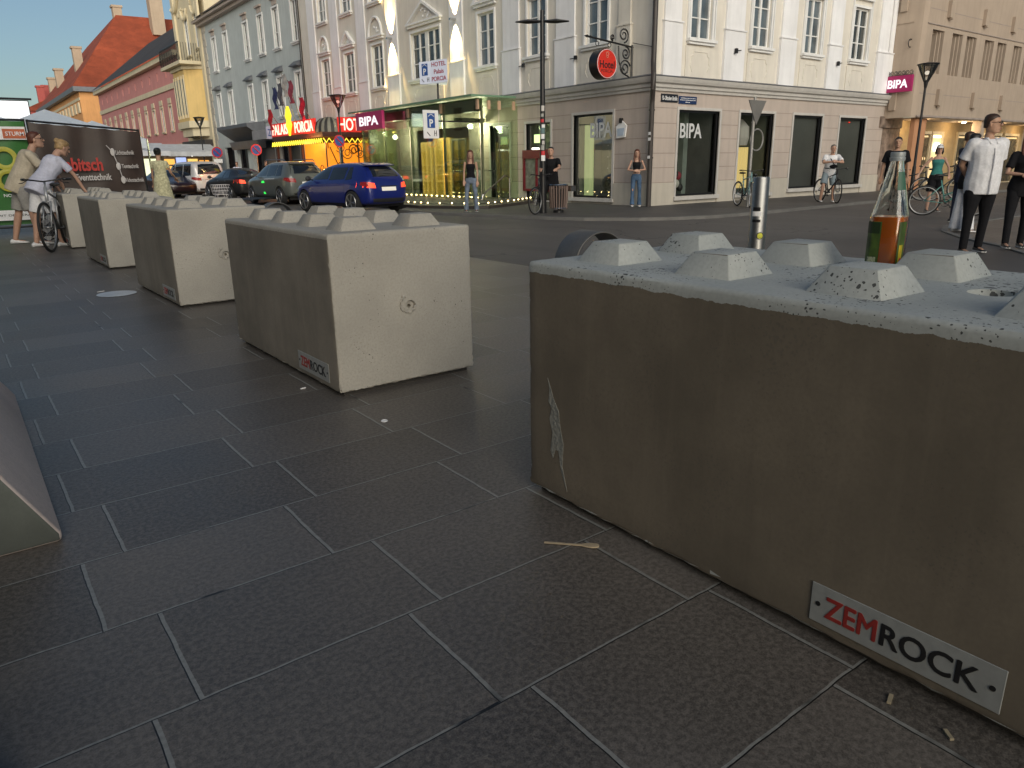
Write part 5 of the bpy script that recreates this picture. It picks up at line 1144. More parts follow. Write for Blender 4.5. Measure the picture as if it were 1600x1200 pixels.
        b = wr+d*.03*s-sdv*.026*s; k = b+(d-sdv*.8+nrm*.4).normalized()*.04*s; limb(body, [b, k, k+(d+nrm*.4).normalized()*.032*s], [.013*s, .011*s, .009*s], 6)
    lr = (.083, .052, .037)
    for hp, kn, an, side in J:
        m1 = hp.lerp(kn, .35); m2 = kn.lerp(an, .3)
        limb(body, [hp, m1, kn, m2, an], [lr[0]*s*W, lr[0]*.92*s*W, lr[1]*s, lr[1]*1.06*s, lr[2]*s])
        limb(body, [an+Vector((0, -.02, -.035))*s, an+Vector((0, .11, -.05))*s], [.032*s, .026*s], 10)
    me = remesh(body, .0085, 2, 'body'); me.materials.append(SK[skin]); bo = link('body', me, t)
    off = Vector((0, 0, dz)); parts = [bo]
    def part(mb, name, m, vox=.012, sm=3):
        me = remesh(mb, vox, sm, name); me.materials.append(m); o = link(name, me, t); parts.append(o); return o
    # upper garment
    kind, col = top; cl = MB()
    if kind in ('tee', 'shirt', 'dress', 'loose'):
        g = .020 if kind != 'loose' else .032; lo = [(-.16 if kind != 'shirt' else -.18, .155, .125, 0)]
        rr = [(a[0], a[1]*1.0+(.012 if a[0] < .2 else 0), a[2]*1.0+(.012 if a[0] < .2 else 0), a[3]) for a in tor[:-1]]
        cl.loft([ring(*a[:3], f=a[3], g=g) for a in lo+rr[1:]]+[ring(.515, .062, .055, g=.006)])
        for shd, el, wr, side, fd in A:
            e_ = shd.lerp(el, .72 if kind != 'dress' else .3); limb(cl, [shd+X*-side*.03*s, shd, shd.lerp(el, .35)], [(ar[0]+.022)*s*W, (ar[0]+.016)*s*W, (ar[0]+.016)*s*W]); cl.tube([shd.lerp(el, .35), e_], [(ar[0]+.017)*s*W, (ar[0]+.022)*s*W], 14)
    elif kind in ('tank', 'crop'):
        lo = -.10 if kind == 'tank' else .12
        cl.loft([ring(a[0], a[1], a[2], f=a[3], g=.008) for a in tor if lo <= a[0] < .43]+[ring(.43, .115, .085, g=.006)])
        for sx in (-1, 1): limb(cl, [tp(.42, .06, sx*.07*s), tp(.50, .02, sx*.075*s), tp(.49, -.05, sx*.075*s), tp(.42, -.08, sx*.07*s)], [.016*s]*4, 8)
    if kind == 'dress':
        cl.loft([ring(.1, .125, .10, g=.02), ring(-.05, .17, .135, g=.02), ring(-.3, .21, .18, g=.02), ring(-.62, .26, .23, g=.03), ring(-.64, .25, .22, g=.03)])
    part(cl, {'tee': 't_shirt', 'loose': 't_shirt', 'shirt': 'shirt', 'dress': 'dress', 'tank': 'tank_top', 'crop': 'tank_top'}[kind], C_[col])
    if kind == 'shirt':
        pk = MB(); pk.tube([tp(h, (f+.004)*W+.006, 0) for h, f in ((-.17, .152), (-.05, .150), (.08, .148), (.2, .152), (.3, .152), (.4, .13))], .010, 6); o = pk.build('button_placket', C_['white'], t, local=True); parts.append(o)
        for sx in (-1, 1):
            pk = MB(); pk.tube([tp(.52, -.03, sx*.06*s), tp(.515, .05*W, sx*.055*s), tp(.45, .115*W, sx*.04*s)], [.016, .022, .012], 6); parts.append(pk.build('collar', C_['white'], t, local=True, smooth=True))
    # lower garment
    bk, bc = bottom
    if bk:
        lg = MB(); lg.loft([ring(.07, .15 if not fem else .135, .115 if not fem else .10, g=.008), ring(-.03, .165, .122, g=.008), ring(-.10, .160, .12, g=.008), ring(-.14, .12, .10)])
        for hp, kn, an, side in J:
            if bk == 'shorts': end = hp.lerp(kn, .9); limb(lg, [hp, hp.lerp(kn, .4)], [.098*s*W, .10*s*W]); lg.tube([hp.lerp(kn, .3), end], [.10*s*W, .105*s*W], 14)
            else:
                f = {'long': (.064, .056, .05), 'wide': (.085, .095, .115), 'flare': (.060, .058, .078)}[bk]; e_ = an+(an-kn).normalized()*.02*s
                limb(lg, [hp, hp.lerp(kn, .4), kn, kn.lerp(e_, .4)], [.096*s*W, .090*s*W, f[0]*s, f[1]*s]); lg.tube([kn.lerp(e_, .4), e_], [f[1]*s, f[2]*s], 14)
        part(lg, 'shorts' if bk == 'shorts' else 'trousers', C_[bc])
    # shoes
    for hp, kn, an, side in J:
        sh_ = MB(); prof = [(-.075, .026, .05), (-.05, .036, .075), (0, .038, .07), (.06, .045, .045), (.12, .046, .035), (.16, .034, .028), (.178, .014, .02)]
        sh_.loft([[an+Vector((w_*math.cos(a)*s, y*s, (-.072+h*.5+h*.5*math.sin(a))*s)) for a in [2*math.pi*k/12 for k in range(12)]] for y, w_, h in prof]); parts.append(sh_.build('shoe', C_[shoes], t, local=True, smooth=True))
        if shoes == 'bshoe':
            so_ = MB(); so_.loft([[an+Vector((w_*1.03*c1*s, y*s, z_*s)) for c1, z_ in ((-1, -.073), (1, -.073), (1, -.058), (-1, -.058))] for y, w_, h in prof]); parts.append(so_.build('shoe_sole', M_SOLE, t, local=True))
    # hair
    hc_, hs_ = hair; hm = MB(); col = HAIRM[hc_]
    if hs_ != 'bald':
        k = {'short': 1.0, 'cropped': .955}.get(hs_, 1.08)
        hm.loft([[hp_(rx*k*math.cos(a), (ry*k*math.sin(a)+f), z) for a in [2*math.pi*i/18 for i in range(18)]] for z, rx, ry, f in [(-.05, .060, .05, -.045), (-.02, .074, .066, -.034), (.02, .080, .078, -.026), (.05, .081, .090, -.016), (.082, .074, .092, -.010), (.108, .054, .07, -.012), (.124, .02, .03, -.014)]])
    if hs_ == 'long':
        for sx in (-1, 1): limb(hm, [hp_(sx*.062, -.01, .04), hp_(sx*.078, .0, -.06), hp_(sx*.085, .03, -.17), hp_(sx*.075, .06, -.27)], [.028*s, .026*s, .028*s, .018*s], 10)
        limb(hm, [hp_(0, -.05, .03), hp_(0, -.07, -.08), hp_(0, -.085, -.2), hp_(0, -.10, -.30)], [.055*s, .06*s, .065*s, .04*s], 12)
    if hs_ == 'bun': hm.ball(hp_(0, -.10, .07), .042*s, 12, 8); hm.ball(hp_(.02, -.115, .05), .028*s, 10, 6)
    if hs_ == 'bob':
        for sx in (-1, 1): limb(hm, [hp_(sx*.065, -.01, .04), hp_(sx*.08, -.0, -.07), hp_(sx*.078, .0, -.13)], [.03*s, .032*s, .02*s], 10)
        limb(hm, [hp_(0, -.05, .03), hp_(0, -.07, -.1)], [.055*s, .06*s], 12)
    if hm.v: part(hm, 'hair', col, .009, 2)
    if cap:
        cm = MB(); cm.loft([[hp_(rx*math.cos(a), ry*math.sin(a)-.006, z) for a in [2*math.pi*i/16 for i in range(16)]] for z, rx, ry in [(.035, .085, .102), (.07, .082, .098), (.11, .06, .075), (.132, .02, .03)]]); cm.loft([[hp_(x, y, z) for x, y, z in ((-.07, y0, .04), (.07, y0, .04), (.07, y0, .05), (-.07, y0, .05))] for y0 in (.07, .165)]); parts.append(cm.build('cap', C_[cap], t, local=True, smooth=True))
    for sx in (-1, 1):
        em = MB(); em.ball(hp_(sx*.029, .084, .010), (.012*s, .008*s, .006*s), 8, 6); parts.append(em.build('eye', M_EYE, t, local=True, smooth=True))
    em = MB(); em.ball(hp_(0, .099, -.062), (.021*s, .006*s, .006*s), 8, 6); parts.append(em.build('mouth', M_LIP, t, local=True, smooth=True))
    if glasses:
        gm = MB()
        for sx in (-1, 1): gm.torus(hp_(sx*.032, .104, .010), .024*s, .003*s, Rm @ Vector((0, 1, 0)), 14, 5); gm.tube([hp_(sx*.055, .104, .015), hp_(sx*.078, .0, .015)], .003*s, 5)
        gm.tube([hp_(-.009, .106, .014), hp_(.009, .106, .014)], .003*s, 5); parts.append(gm.build('glasses', M_BLACK, t, local=True))
    if extra: parts += extra(t, tp, A, J, s)
    for o in parts: o.location = o.location+off
    dx, dy = face; t.location = (loc[0], loc[1], z); t.rotation_euler = (0, 0, math.atan2(-dx, dy)); return t
def FW(x, y): return (x*K, y*K)
SWZ = GZ+.07
def strap(t, tp, A, J, s):
    mb = MB(); mb.tube([tp(.50, .02, .10*s), tp(.42, .13, .05*s), tp(.30, .155, -.04*s), tp(.17, .15, -.13*s)], .013, 6); a = mb.build('bag_strap', C_['black'], t, local=True)
    mb = MB(); mb.ball(tp(.20, .15, -.06*s), (.12, .05, .06), 12, 8); return [a, mb.build('belt_bag', C_['black'], t, local=True, smooth=True)]
def phone(t, tp, A, J, s):
    mb = MB(); c = A[0][2]+A[0][4]*.09; mb.box(c.x-.036, c.x+.036, c.y-.004, c.y+.004, c.z-.05, c.z+.08); return [mb.build('phone', M_BLACK, t, local=True)]
def knee(t, tp, A, J, s):
    mb = MB()
    for hp, kn, an, side in J[:1]: mb.ball(kn+Vector((0, .055, .03))*s, (.022, .012, .04), 8, 6); mb.ball(kn+Vector((.01, .05, -.09))*s, (.018, .012, .03), 8, 6)
    return [mb.build('ripped_knee', SK[0], t, local=True, smooth=True)]
person('man in a sand coloured t-shirt and grey shorts bending over towards the far blocks', (.97, 14.15), (1, -.12), 1.80, lean=27, legs=((14, 6, 6), (-12, 6, -16)), arms=((8, 6, 0, 2), (0, 8, -10, 2)), hair=('auburn', 'short'), top=('loose', 'tan'), bottom=('shorts', 'grey'), head=(0, -.5, 0), glasses=True, skin=0)
person('blond person with a hair bun and white t-shirt leaning on the far concrete block', (1.18, 13.42), (.95, .35), 1.72, lean=36, legs=((10, 5, 4), (-10, 5, -10)), arms=((0, 10, -12, 5), (-6, 12, -20, 5)), hair=('blond', 'bun'), top=('loose', 'lilac'), bottom=('shorts', 'white'), head=(0, .1, 0), fem=True)
person('woman with dark hair bun in a long flowered cream dress, seen from behind', (4.1, 19.0), (.5, .87), 1.60, hair=('black', 'bun'), top=('dress', 'cream'), bottom=(None, None), fem=True, arms=((20, 14, 60, 5), (10, 10, 14, 4)), skin=1)
person('long-haired woman in black tank top and flared jeans in front of the glass pavilion', FW(9.96, 14.79), (-.6, -.8), 1.66, z=SWZ, hair=('auburn', 'long'), top=('tank', 'black'), bottom=('flare', 'jean2'), shoes='bshoe', fem=True, legs=((2, 7, 0), (2, 6, 0)), arms=((-4, 7, 30, 0), (2, 7, 14, -2)), slim=.88)
person('man in a black t-shirt with his bicycle, half hidden behind the tall lamp post', FW(10.98, 13.05), (-.75, -.65), 1.72, lean=12, z=SWZ, hair=('black', 'short'), top=('tee', 'black'), bottom=('long', 'black'), shoes='bshoe', legs=((18, 12, 2), (-8, 12, -8)), arms=((35, 14, 70, -10), (35, 14, 70, -10)), head=(0, -.3, 0))
person('woman in a black halter top and ripped jeans leaning on the corner house, arms crossed', FW(13.78, 13.12), (-.68, -.73), 1.63, z=SWZ, hair=('auburn', 'long'), top=('crop', 'black'), bottom=('flare', 'jean'), fem=True, legs=((10, 3, 8), (2, 3, -2)), arms=((8, 22, 75, -62), (12, 22, 80, -62)), slim=.86, extra=knee)
person('cyclist in white t-shirt and grey shorts with a chest strap, astride a bicycle', FW(18.12, 10.55), (-.72, -.69), 1.74, lean=20, z=SWZ, hair=('grey', 'short'), top=('tee', 'white'), bottom=('shorts', 'bluegrey'), legs=((22, 12, -4), (-6, 12, -10)), arms=((30, 18, 78, -52), (30, 18, 78, -52)), head=(0, -.3, 0), cap=None, extra=strap)
person('man in a black t-shirt standing behind the bottle by the poster covered wall', (18.35, 9.0), (-.9, -.42), 1.80, z=GZ, hair=('black', 'short'), top=('loose', 'black'), bottom=('long', 'black'), shoes='bshoe', arms=((0, 14, 6, 4), (0, 14, 6, 4)), skin=1, slim=1.15)
person('young woman in a teal tank top and white cap standing over the teal bicycle', FW(16.95, 7.42), (-.7, -.7), 1.64, z=GZ, hair=('black', 'bob'), top=('tank', 'teal'), bottom=('shorts', 'black'), shoes='bshoe', fem=True, cap='white', arms=((0, 40, 30, 30), (30, 18, 50, -10)), head=(-15, .2, 0), lean=-4)
person('man in dark navy t-shirt and dark trousers, left of the man in white', FW(14.15, 5.75), (.75, -.65), 1.80, z=GZ+.01, hair=('brown', 'short'), top=('tee', 'navy'), bottom=('long', 'navy'), shoes='bshoe', arms=((12, 10, 60, 10), (12, 10, 60, 10)))
person('dark haired woman in wide white trousers, mostly hidden behind the man in the white shirt', FW(12.30, 4.92), (.8, -.6), 1.70, z=GZ+.01, hair=('black', 'long'), top=('tee', 'black'), bottom=('wide', 'white'), fem=True, arms=((0, 10, 40, 5), (0, 10, 50, 5)), skin=1)
person('man in a loose white short-sleeved shirt and black trousers, hands on his back', FW(9.68, 3.72), (-.62, -.78), 1.86, z=GZ+.01, hair=('brown', 'cropped'), top=('shirt', 'white'), bottom=('long', 'black'), shoes='bshoe', legs=((7, 7, 3), (-6, 6, -9)), arms=((-22, 10, -18, -38), (-22, 10, -18, -38)), skin=1, head=(48, 0, 0), glasses=True, slim=1.2)
person('woman in black clothes with crossed arms at the right edge of the picture', FW(10.55, 3.60), (-.75, -.55), 1.68, z=GZ+.01, hair=('auburn', 'long'), top=('tee', 'black'), bottom=('long', 'black'), shoes='bshoe', fem=True, legs=((20, 8, 14), (-8, 6, -12)), arms=((14, 18, 80, -55), (14, 18, 80, -55)))
person('pedestrian in a pale top walking between the parked cars', FW(11.9, 38.5), (-.5, -.85), 1.70, z=SWZ, hair=('auburn', 'short'), top=('tee', 'lilac'), bottom=('long', 'jean'))
person('pedestrian in a black top on the pavement left of the hotel windows', FW(12.0, 34.6), (.3, -.95), 1.74, z=SWZ, hair=('brown', 'short'), top=('tee', 'black'), bottom=('long', 'navy'))
# ============================================================ bicycles
M_TY = mat('tyre', (.016, .016, .016), .8); M_RIM = mat('rim', (.35, .35, .35), .35, metal=.8); M_RIMW = mat('white rim', (.7, .7, .7), .4)
def bicycle(label, loc, rz, frame_m, steer=0, rim=None, step=False, z=0, lean=0, mirror=False, basket=False):
    t = thing('bicycle', label, 'bicycle', (loc[0], loc[1], z), rz); t.rotation_euler = (R(lean), 0, rz); rim = rim or M_RIM; r = .335; hb, fb_ = -.50, .54
    def wheel(x, rot):
        o = bpy.data.objects.new('wheel', None); S.collection.objects.link(o); o.parent = t; o.location = (x, 0, r+.015); o.rotation_euler = (0, 0, rot)
        mb = MB(); mb.torus((0, 0, 0), r, .019, (0, 1, 0), 44, 8); mb.build('tyre', M_TY, o, local=True, smooth=True)
        mb = MB(); mb.torus((0, 0, 0), r-.026, .011, (0, 1, 0), 44, 6); mb.tube([(0, -.04, 0), (0, .04, 0)], .018, 10); mb.build('rim', rim, o, local=True, smooth=True)
        mb = MB()
        for k in range(20): a = 2*math.pi*k/20; mb.tube([(0, .02*(-1)**k, 0), ((r-.03)*math.cos(a), 0, (r-.03)*math.sin(a))], .0016, 4)
        mb.build('spokes', M_RIM, o, local=True); return o
    wheel(hb, 0); sr = R(steer); Rs = Matrix.Rotation(sr, 3, 'Z'); head = Vector((.34, 0, .80)); axle = head+Rs @ Vector((fb_-.34, 0, r+.015-.80)); w_ = wheel(axle.x, sr); w_.location = axle
    rr = Vector((hb, 0, r+.015)); bb_ = Vector((-.06, 0, .30)); st = Vector((-.20, 0, .82)); hl = Vector((.37, 0, .68)); ht = Vector((.33, 0, .90))
    mb = MB()
    if step: mb.tube([hl, (.15, 0, .45), bb_], .022, 8); mb.tube([ht-Vector((0, 0, .06)), (.12, 0, .56), (-.11, 0, .46)], .018, 8)
    else: mb.tube([hl, bb_], .020, 8); mb.tube([ht-Vector((0, 0, .05)), (-.17, 0, .74)], .017, 8)
    mb.tube([bb_, st], .016, 8); mb.tube([hl-Vector((0, 0, .02)), ht], .022, 8)
    for y in (-.055, .055): mb.tube([rr+Vector((0, y, 0)), bb_+Vector((-.05, y*.6, 0))], .010, 6); mb.tube([rr+Vector((0, y, 0)), Vector((-.165, y*.4, .70))], .009, 6)
    mb.build('frame', frame_m, t, local=True, smooth=True)
    mb = MB()
    for y in (-.05, .05): mb.tube([head+Rs @ Vector((.03, y, -.10)), axle+Rs @ Vector((0, y, 0))], .012, 6)
    mb.tube([head+Rs @ Vector((.03, -.055, -.10)), head+Rs @ Vector((.03, .055, -.10))], .014, 6); mb.tube([head+Rs @ Vector((.03, 0, -.1)), head+Rs @ Vector((-.02, 0, .18))], .014, 6); mb.build('fork', frame_m if not mirror else M_RIM, t, local=True, smooth=True)
    mb = MB(); hc2 = head+Rs @ Vector((-.02, 0, .18)); mb.tube([hc2+Rs @ Vector(p) for p in ((-.08, -.31, .03), (.02, -.22, .03), (.05, 0, .0), (.02, .22, .03), (-.08, .31, .03))], .012, 6)
    for sy in (-1, 1): mb.tube([hc2+Rs @ Vector((-.10, sy*.32, .03)), hc2+Rs @ Vector((-.0, sy*.25, .03))], .018, 8); mb.tube([hc2+Rs @ Vector((.03, sy*.21, .02)), hc2+Rs @ Vector((.06, sy*.27, -.02)), hc2+Rs @ Vector((.02, sy*.32, -.02))], .006, 5)
    mb.build('handlebar', M_BLACK, t, local=True, smooth=True)
    mb = MB(); mb.tube([st+Vector((0, 0, -.03)), st+Vector((-.03, 0, .10))], .013, 6); mb.loft([[Vector((x, w2*math.cos(a), .93+h*math.sin(a))) for a in [2*math.pi*k/10 for k in range(10)]] for x, w2, h in [(-.36, .05, .02), (-.33, .075, .03), (-.26, .07, .028), (-.16, .03, .022), (-.08, .018, .018)]]); mb.build('saddle', M_BLACK, t, local=True, smooth=True)
    mb = MB(); mb.torus(bb_+Vector((0, -.045, 0)), .085, .008, (0, 1, 0), 24, 5); mb.tube([bb_+Vector((0, -.08, 0)), bb_+Vector((0, .08, 0))], .02, 8)
    for sg in (1, -1): p = bb_+Vector((.14*sg, -.075*sg, -.09*sg)); mb.tube([bb_+Vector((0, -.075*sg, 0)), p], .011, 6); mb.box(p.x-.05, p.x+.05, min(p.y, p.y-.09*sg), max(p.y, p.y-.09*sg), p.z-.012, p.z+.012)
    mb.build('crank', M_DARK, t, local=True)
    if basket:
        mb = MB(); mb.lathe([(.045, .0), (.06, .04), (.062, .08)], 14, .56, 0); mb.v = [v+Vector((0, 0, .84)) for v in mb.v]; mb.build('headlight', M_BLACK, t, local=True, smooth=True)
    return t
FRB = mat('bike black', (.02, .02, .022), .3); FRS = mat('bike silver', (.40, .41, .42), .35, metal=.5); FRT = mat('bike teal', (.10, .28, .25), .35); FRC = mat('bike pale blue', (.25, .42, .42), .35)
bicycle('dark city bicycle standing beside the farthest concrete block', (1.27, 13.02), R(-107), FRS, steer=-6, rim=M_RIM)
bicycle('black bicycle held by the man behind the tall lamp post', (10.55*K, 12.96*K), R(-131), FRB, steer=-28, z=SWZ)
bicycle('parked bicycle with white wheel rims leaning by the road sign pole', (15.3*K, 11.0*K), R(-120), FRC, steer=-20, rim=M_RIMW, z=SWZ, basket=True)
bicycle('black bicycle ridden by the cyclist in the white t-shirt', (17.98*K, 10.42*K), R(-118), FRB, steer=-14, z=SWZ)
bicycle('teal ladies bicycle with silver wheels on the road at the right', (18.95, 7.95), R(-62), FRT, rim=mat('silver rim', (.5, .5, .5), .3, metal=.6), step=True, z=GZ)
bicycle('black bicycle leaning on the right-hand lamp post', (19.6*K, 9.15*K), R(-60), FRB, steer=10, z=SWZ, lean=4)
bicycle('black bicycle behind the woman in teal, second from the right-hand lamp post', (20.3*K, 8.75*K), R(-50), FRB, steer=-8, z=SWZ, lean=-3)
# ============================================================ cars
M_TIRE = mat('car tyre', (.014, .014, .014), .85); M_ALLOY = mat('alloy rim', (.30, .30, .31), .3, metal=.9); M_CGL = mat('car glass', (.012, .014, .016), .04, var=.3, vs=3, spec=1.); M_PLAST = mat('car plastic', (.02, .02, .022), .6)
E_TAIL = emit('tail lamp lit', (1, .06, .02), 2.2); M_TAIL = mat('tail lamp', (.30, .012, .012), .2)
def car(kind, label, loc, yaw, paint, lit=True, z=GZ, plate=True, L=4.05, wd=1.78, Hh=1.47, head_on=False, deco=None):
    t = thing('car', label, 'car', (loc[0], loc[1], z), yaw); hw = wd/2     # local: +y is forward, rear at y=0
    # stations: y, z bottom, z belt, z roof, half width (body), half width (roof)
    if kind == 'hatch': st = [(0.0, .42, .62, .66, .60, .50), (.05, .30, .88, .98, .76, .60), (.16, .24, .98, 1.16, .86, .62), (.50, .22, .99, Hh-.06, .95, .60), (1.0, .20, .97, Hh, 1, .62), (1.9, .20, .94, Hh+.0, 1, .63), (2.5, .20, .92, Hh-.10, 1, .60), (3.05, .21, .90, 1.02, .99, .70), (3.55, .22, .84, .86, .95, .72), (3.9, .26, .72, .74, .82, .64), (4.05, .36, .58, .60, .62, .5)]
    elif kind == 'suv': st = [(0.0, .46, .72, .76, .62, .52), (.05, .34, .98, 1.06, .80, .62), (.16, .28, 1.08, 1.28, .89, .66), (.42, .26, 1.08, Hh-.06, .96, .66), (1.0, .24, 1.06, Hh, 1, .68), (2.0, .24, 1.03, Hh, 1, .68), (2.6, .24, 1.01, Hh-.10, 1, .65), (3.2, .25, 1.0, 1.10, .99, .74), (3.8, .26, .94, .97, .95, .76), (4.2, .30, .84, .86, .84, .68), (4.35, .40, .66, .68, .64, .54)]
    elif kind == 'sedan': st = [(0.0, .42, .66, .70, .62, .54), (.05, .30, .92, .96, .80, .66), (.18, .24, .99, 1.03, .89, .70), (.62, .22, 1.0, 1.10, .96, .66), (1.15, .20, .97, Hh-.06, 1, .58), (1.9, .20, .95, Hh, 1, .60), (2.7, .20, .93, Hh-.10, 1, .58), (3.3, .21, .91, 1.0, .99, .68), (3.9, .22, .85, .87, .95, .72), (4.45, .26, .74, .76, .82, .64), (4.65, .36, .60, .62, .62, .5)]
    else: st = [(0.0, .42, .70, .90, .66, .62), (.05, .30, 1.0, 1.3, .85, .74), (.16, .26, 1.06, Hh-.16, .93, .80), (.40, .24, 1.06, Hh-.03, .97, .80), (1.2, .22, 1.05, Hh, 1, .80), (2.6, .22, 1.02, Hh, 1, .78), (3.1, .22, 1.0, Hh-.10, 1, .75), (3.6, .23, .98, 1.25, .99, .76), (4.0, .24, .94, 1.0, .96, .78), (4.3, .28, .80, .84, .84, .68), (4.45, .38, .64, .66, .66, .56)]
    sc = L/st[-1][0]; st = [(a*sc, *r) for a, *r in st]; rings = []
    for y, zb, zl, zr, wb, wr in st:
        w_ = hw*wb; wr_ = hw*wr; zm = zb+(zl-zb)*.45
        half = [(w_*.80, zb), (w_*.96, zb+.05), (w_, zm), (w_*.985, zl-.10), (w_*.93, zl), (wr_+(w_*.93-wr_)*.45, zl+(zr-zl)*.55), (wr_, zr-.05*min(1, (zr-zl)/.3)), (wr_*.78, zr), (0, zr+.018)]
        rings.append([(x, y, z_) for x, z_ in half]+[(-x, y, z_) for x, z_ in reversed(half[:-1])])
    mb = MB(); mb.loft(rings); me = mb.mesh('body', [paint]); ob = link('body', me, t)
    bm = bmesh.new(); bm.from_mesh(me); bmesh.ops.recalc_face_normals(bm, faces=bm.faces); bm.to_mesh(me); bm.free()
    sm = ob.modifiers.new('s', 'SUBSURF'); sm.levels = 2; sm.render_levels = 2
    wy = (.72*sc*(1.0 if kind != 'sedan' else 1.25), st[-1][0]-.86); wr0 = .33
    cut = MB()
    for y in wy:
        for sx in (-1, 1): cut.tube([(sx*(hw-.24), y, wr0), (sx*(hw+.3), y, wr0)], wr0+.045, 28)
    cm = cut.mesh('c', []); bm = bmesh.new(); bm.from_mesh(cm); bmesh.ops.recalc_face_normals(bm, faces=bm.faces); bm.to_mesh(cm); bm.free(); co = link('c', cm, t)
    md = ob.modifiers.new('b', 'BOOLEAN'); md.object = co; md.solver = 'EXACT'; bpy.context.view_layer.update()
    nm = bpy.data.meshes.new_from_object(ob.evaluated_get(bpy.context.evaluated_depsgraph_get())); ob.modifiers.clear(); ob.data = nm; nm.name = 'body'; bpy.data.objects.remove(co)
    nm.materials.clear(); nm.materials.append(paint)
    for p in nm.polygons: p.use_smooth = True; p.material_index = 0
    nm.set_sharp_from_angle(angle=R(38))
    bm = bmesh.new(); bm.from_mesh(nm); bvh = BVHTree.FromBMesh(bm); bm.free()
    def proj(grid, d, name, m, off=.004, par=t):
        """grid: rows of points, cast along d onto the body"""
        d = Vector(d).normalized(); V = []; nr, nc = len(grid), len(grid[0])
        for row in grid:
            for p in row:
                h, n_, _, _ = bvh.ray_cast(Vector(p)-d*3, d); V.append(h-d*off if h else Vector(p))
        me = bpy.data.meshes.new(name); me.from_pydata(V, [], [(i*nc+j, i*nc+j+1, (i+1)*nc+j+1, (i+1)*nc+j) for i in range(nr-1) for j in range(nc-1)]); me.materials.append(m)
        for p in me.polygons: p.use_smooth = True
        return link(name, me, par)
    def bil(a, b, c, d_, nu=8, nv=8):
        a, b, c, d_ = map(Vector, (a, b, c, d_)); return [[a.lerp(b, u/nu).lerp(d_.lerp(c, u/nu), v/nv) for u in range(nu+1)] for v in range(nv+1)]
    zl = st[4][2]; zt = Hh-.11
    yr0, yr1 = (.50*sc, .16*sc) if kind != 'sedan' else (1.1*sc, .75*sc)
    yf0 = st[6][0]; yf1 = st[7][0]
    for sx in (-1, 1):
        D = (-sx, 0, 0); X0 = sx*2
        if kind == 'van': segs_ = [(.45, 1.35, .5, 1.35), (1.43, 2.45, 1.43, 2.45), (2.53, 3.55, 2.53, 3.1)]
        elif kind == 'sedan': segs_ = [(1.05, 1.75, 1.35, 1.75), (1.83, 3.15, 1.83, 2.62)]
        else: segs_ = [(.55, 1.02, .72, 1.02) if kind == 'suv' else (.72, 1.0, .85, 1.0), (1.08, 1.85, 1.08, 1.85), (1.93, 3.0, 1.93, 2.42)]
        for a, b, a2, b2 in segs_:
            proj(bil((X0, a*sc, zl+.03), (X0, b*sc, zl+.0), (X0, b2*sc, zt-.02), (X0, a2*sc, zt-.02)), D, 'side_window', M_CGL)
        mb = MB(); yy_ = yf1*sc/sc-.35; mb.ball((sx*(hw+.09), yy_, zl+.05), (.10, .06, .075), 12, 8); mb.tube([(sx*(hw-.08), yy_, zl-.0), (sx*(hw+.05), yy_, zl+.03)], .02, 6); mb.build('wing_mirror', paint if kind != 'hatch' else M_PLAST, t, local=True, smooth=True)
        for y, nm_ in ((1.25*sc, 'door_handle'), (2.15*sc, 'door_handle')):
            proj(bil((X0, y, zl-.13), (X0, y+.17, zl-.13), (X0, y+.17, zl-.10), (X0, y, zl-.10), 3, 2), D, nm_, paint if kind == 'hatch' else M_ALLOY, .022)
        for y in (1.03*sc, 1.89*sc, 2.93*sc):
            proj(bil((X0, y-.004, .36), (X0, y+.004, .36), (X0, y+.004, zl-.03), (X0, y-.004, zl-.03), 1, 12), D, 'door_gap', M_BLACK, .002)
        proj(bil((X0, wy[0]+.42, .22), (X0, wy[1]-.42, .22), (X0, wy[1]-.42, .30), (X0, wy[0]+.42, .30), 10, 2), D, 'sill_trim', M_PLAST, .004)
        # tail lamp on the corner
        proj(bil((sx*(hw*.52), -2, zl-.23), (sx*hw*.93, -2, zl-.21), (sx*hw*.90, -2, zl-.05), (sx*hw*.55, -2, zl-.09), 6, 4), (0, 1, 0), 'tail_light', E_TAIL if lit else M_TAIL, .006)
        proj(bil((X0, .06, zl-.21), (X0, .34*sc, zl-.14), (X0, .32*sc, zl-.05), (X0, .08, zl-.05), 6, 4), D, 'tail_light', M_TAIL, .006)
        proj(bil((sx*hw*.5, 9, zl-.30), (sx*hw*.88, 9, zl-.28), (sx*hw*.86, 9, zl-.15), (sx*hw*.5, 9, zl-.22), 6, 4), (0, -1, 0), 'headlight', M_ALLOY if not head_on else E_WHITE, .006)
    zg = zl+.04
    if kind == 'sedan': proj(bil((-hw*.55, -1, 1.12), (hw*.55, -1, 1.12), (hw*.5, -1, zt+.01), (-hw*.5, -1, zt+.01), 8, 8), (0, 1, 0), 'rear_window', M_CGL)
    else: proj(bil((-hw*.70, -1, zg+.05), (hw*.70, -1, zg+.05), (hw*.56, -1, zt-.02), (-hw*.56, -1, zt-.02), 8, 8), (0, 1, 0), 'rear_window', M_CGL)
    proj(bil((-hw*.78, 9, zl+.06), (hw*.78, 9, zl+.06), (hw*.56, 9, zt+.02), (-hw*.56, 9, zt+.02), 8, 8), (0, -1, 0), 'windscreen', M_CGL)
    proj(bil((-hw*.74, -1, .28), (hw*.74, -1, .28), (hw*.8, -1, .44), (-hw*.8, -1, .44), 10, 3), (0, 1, 0), 'bumper', M_PLAST, .006)
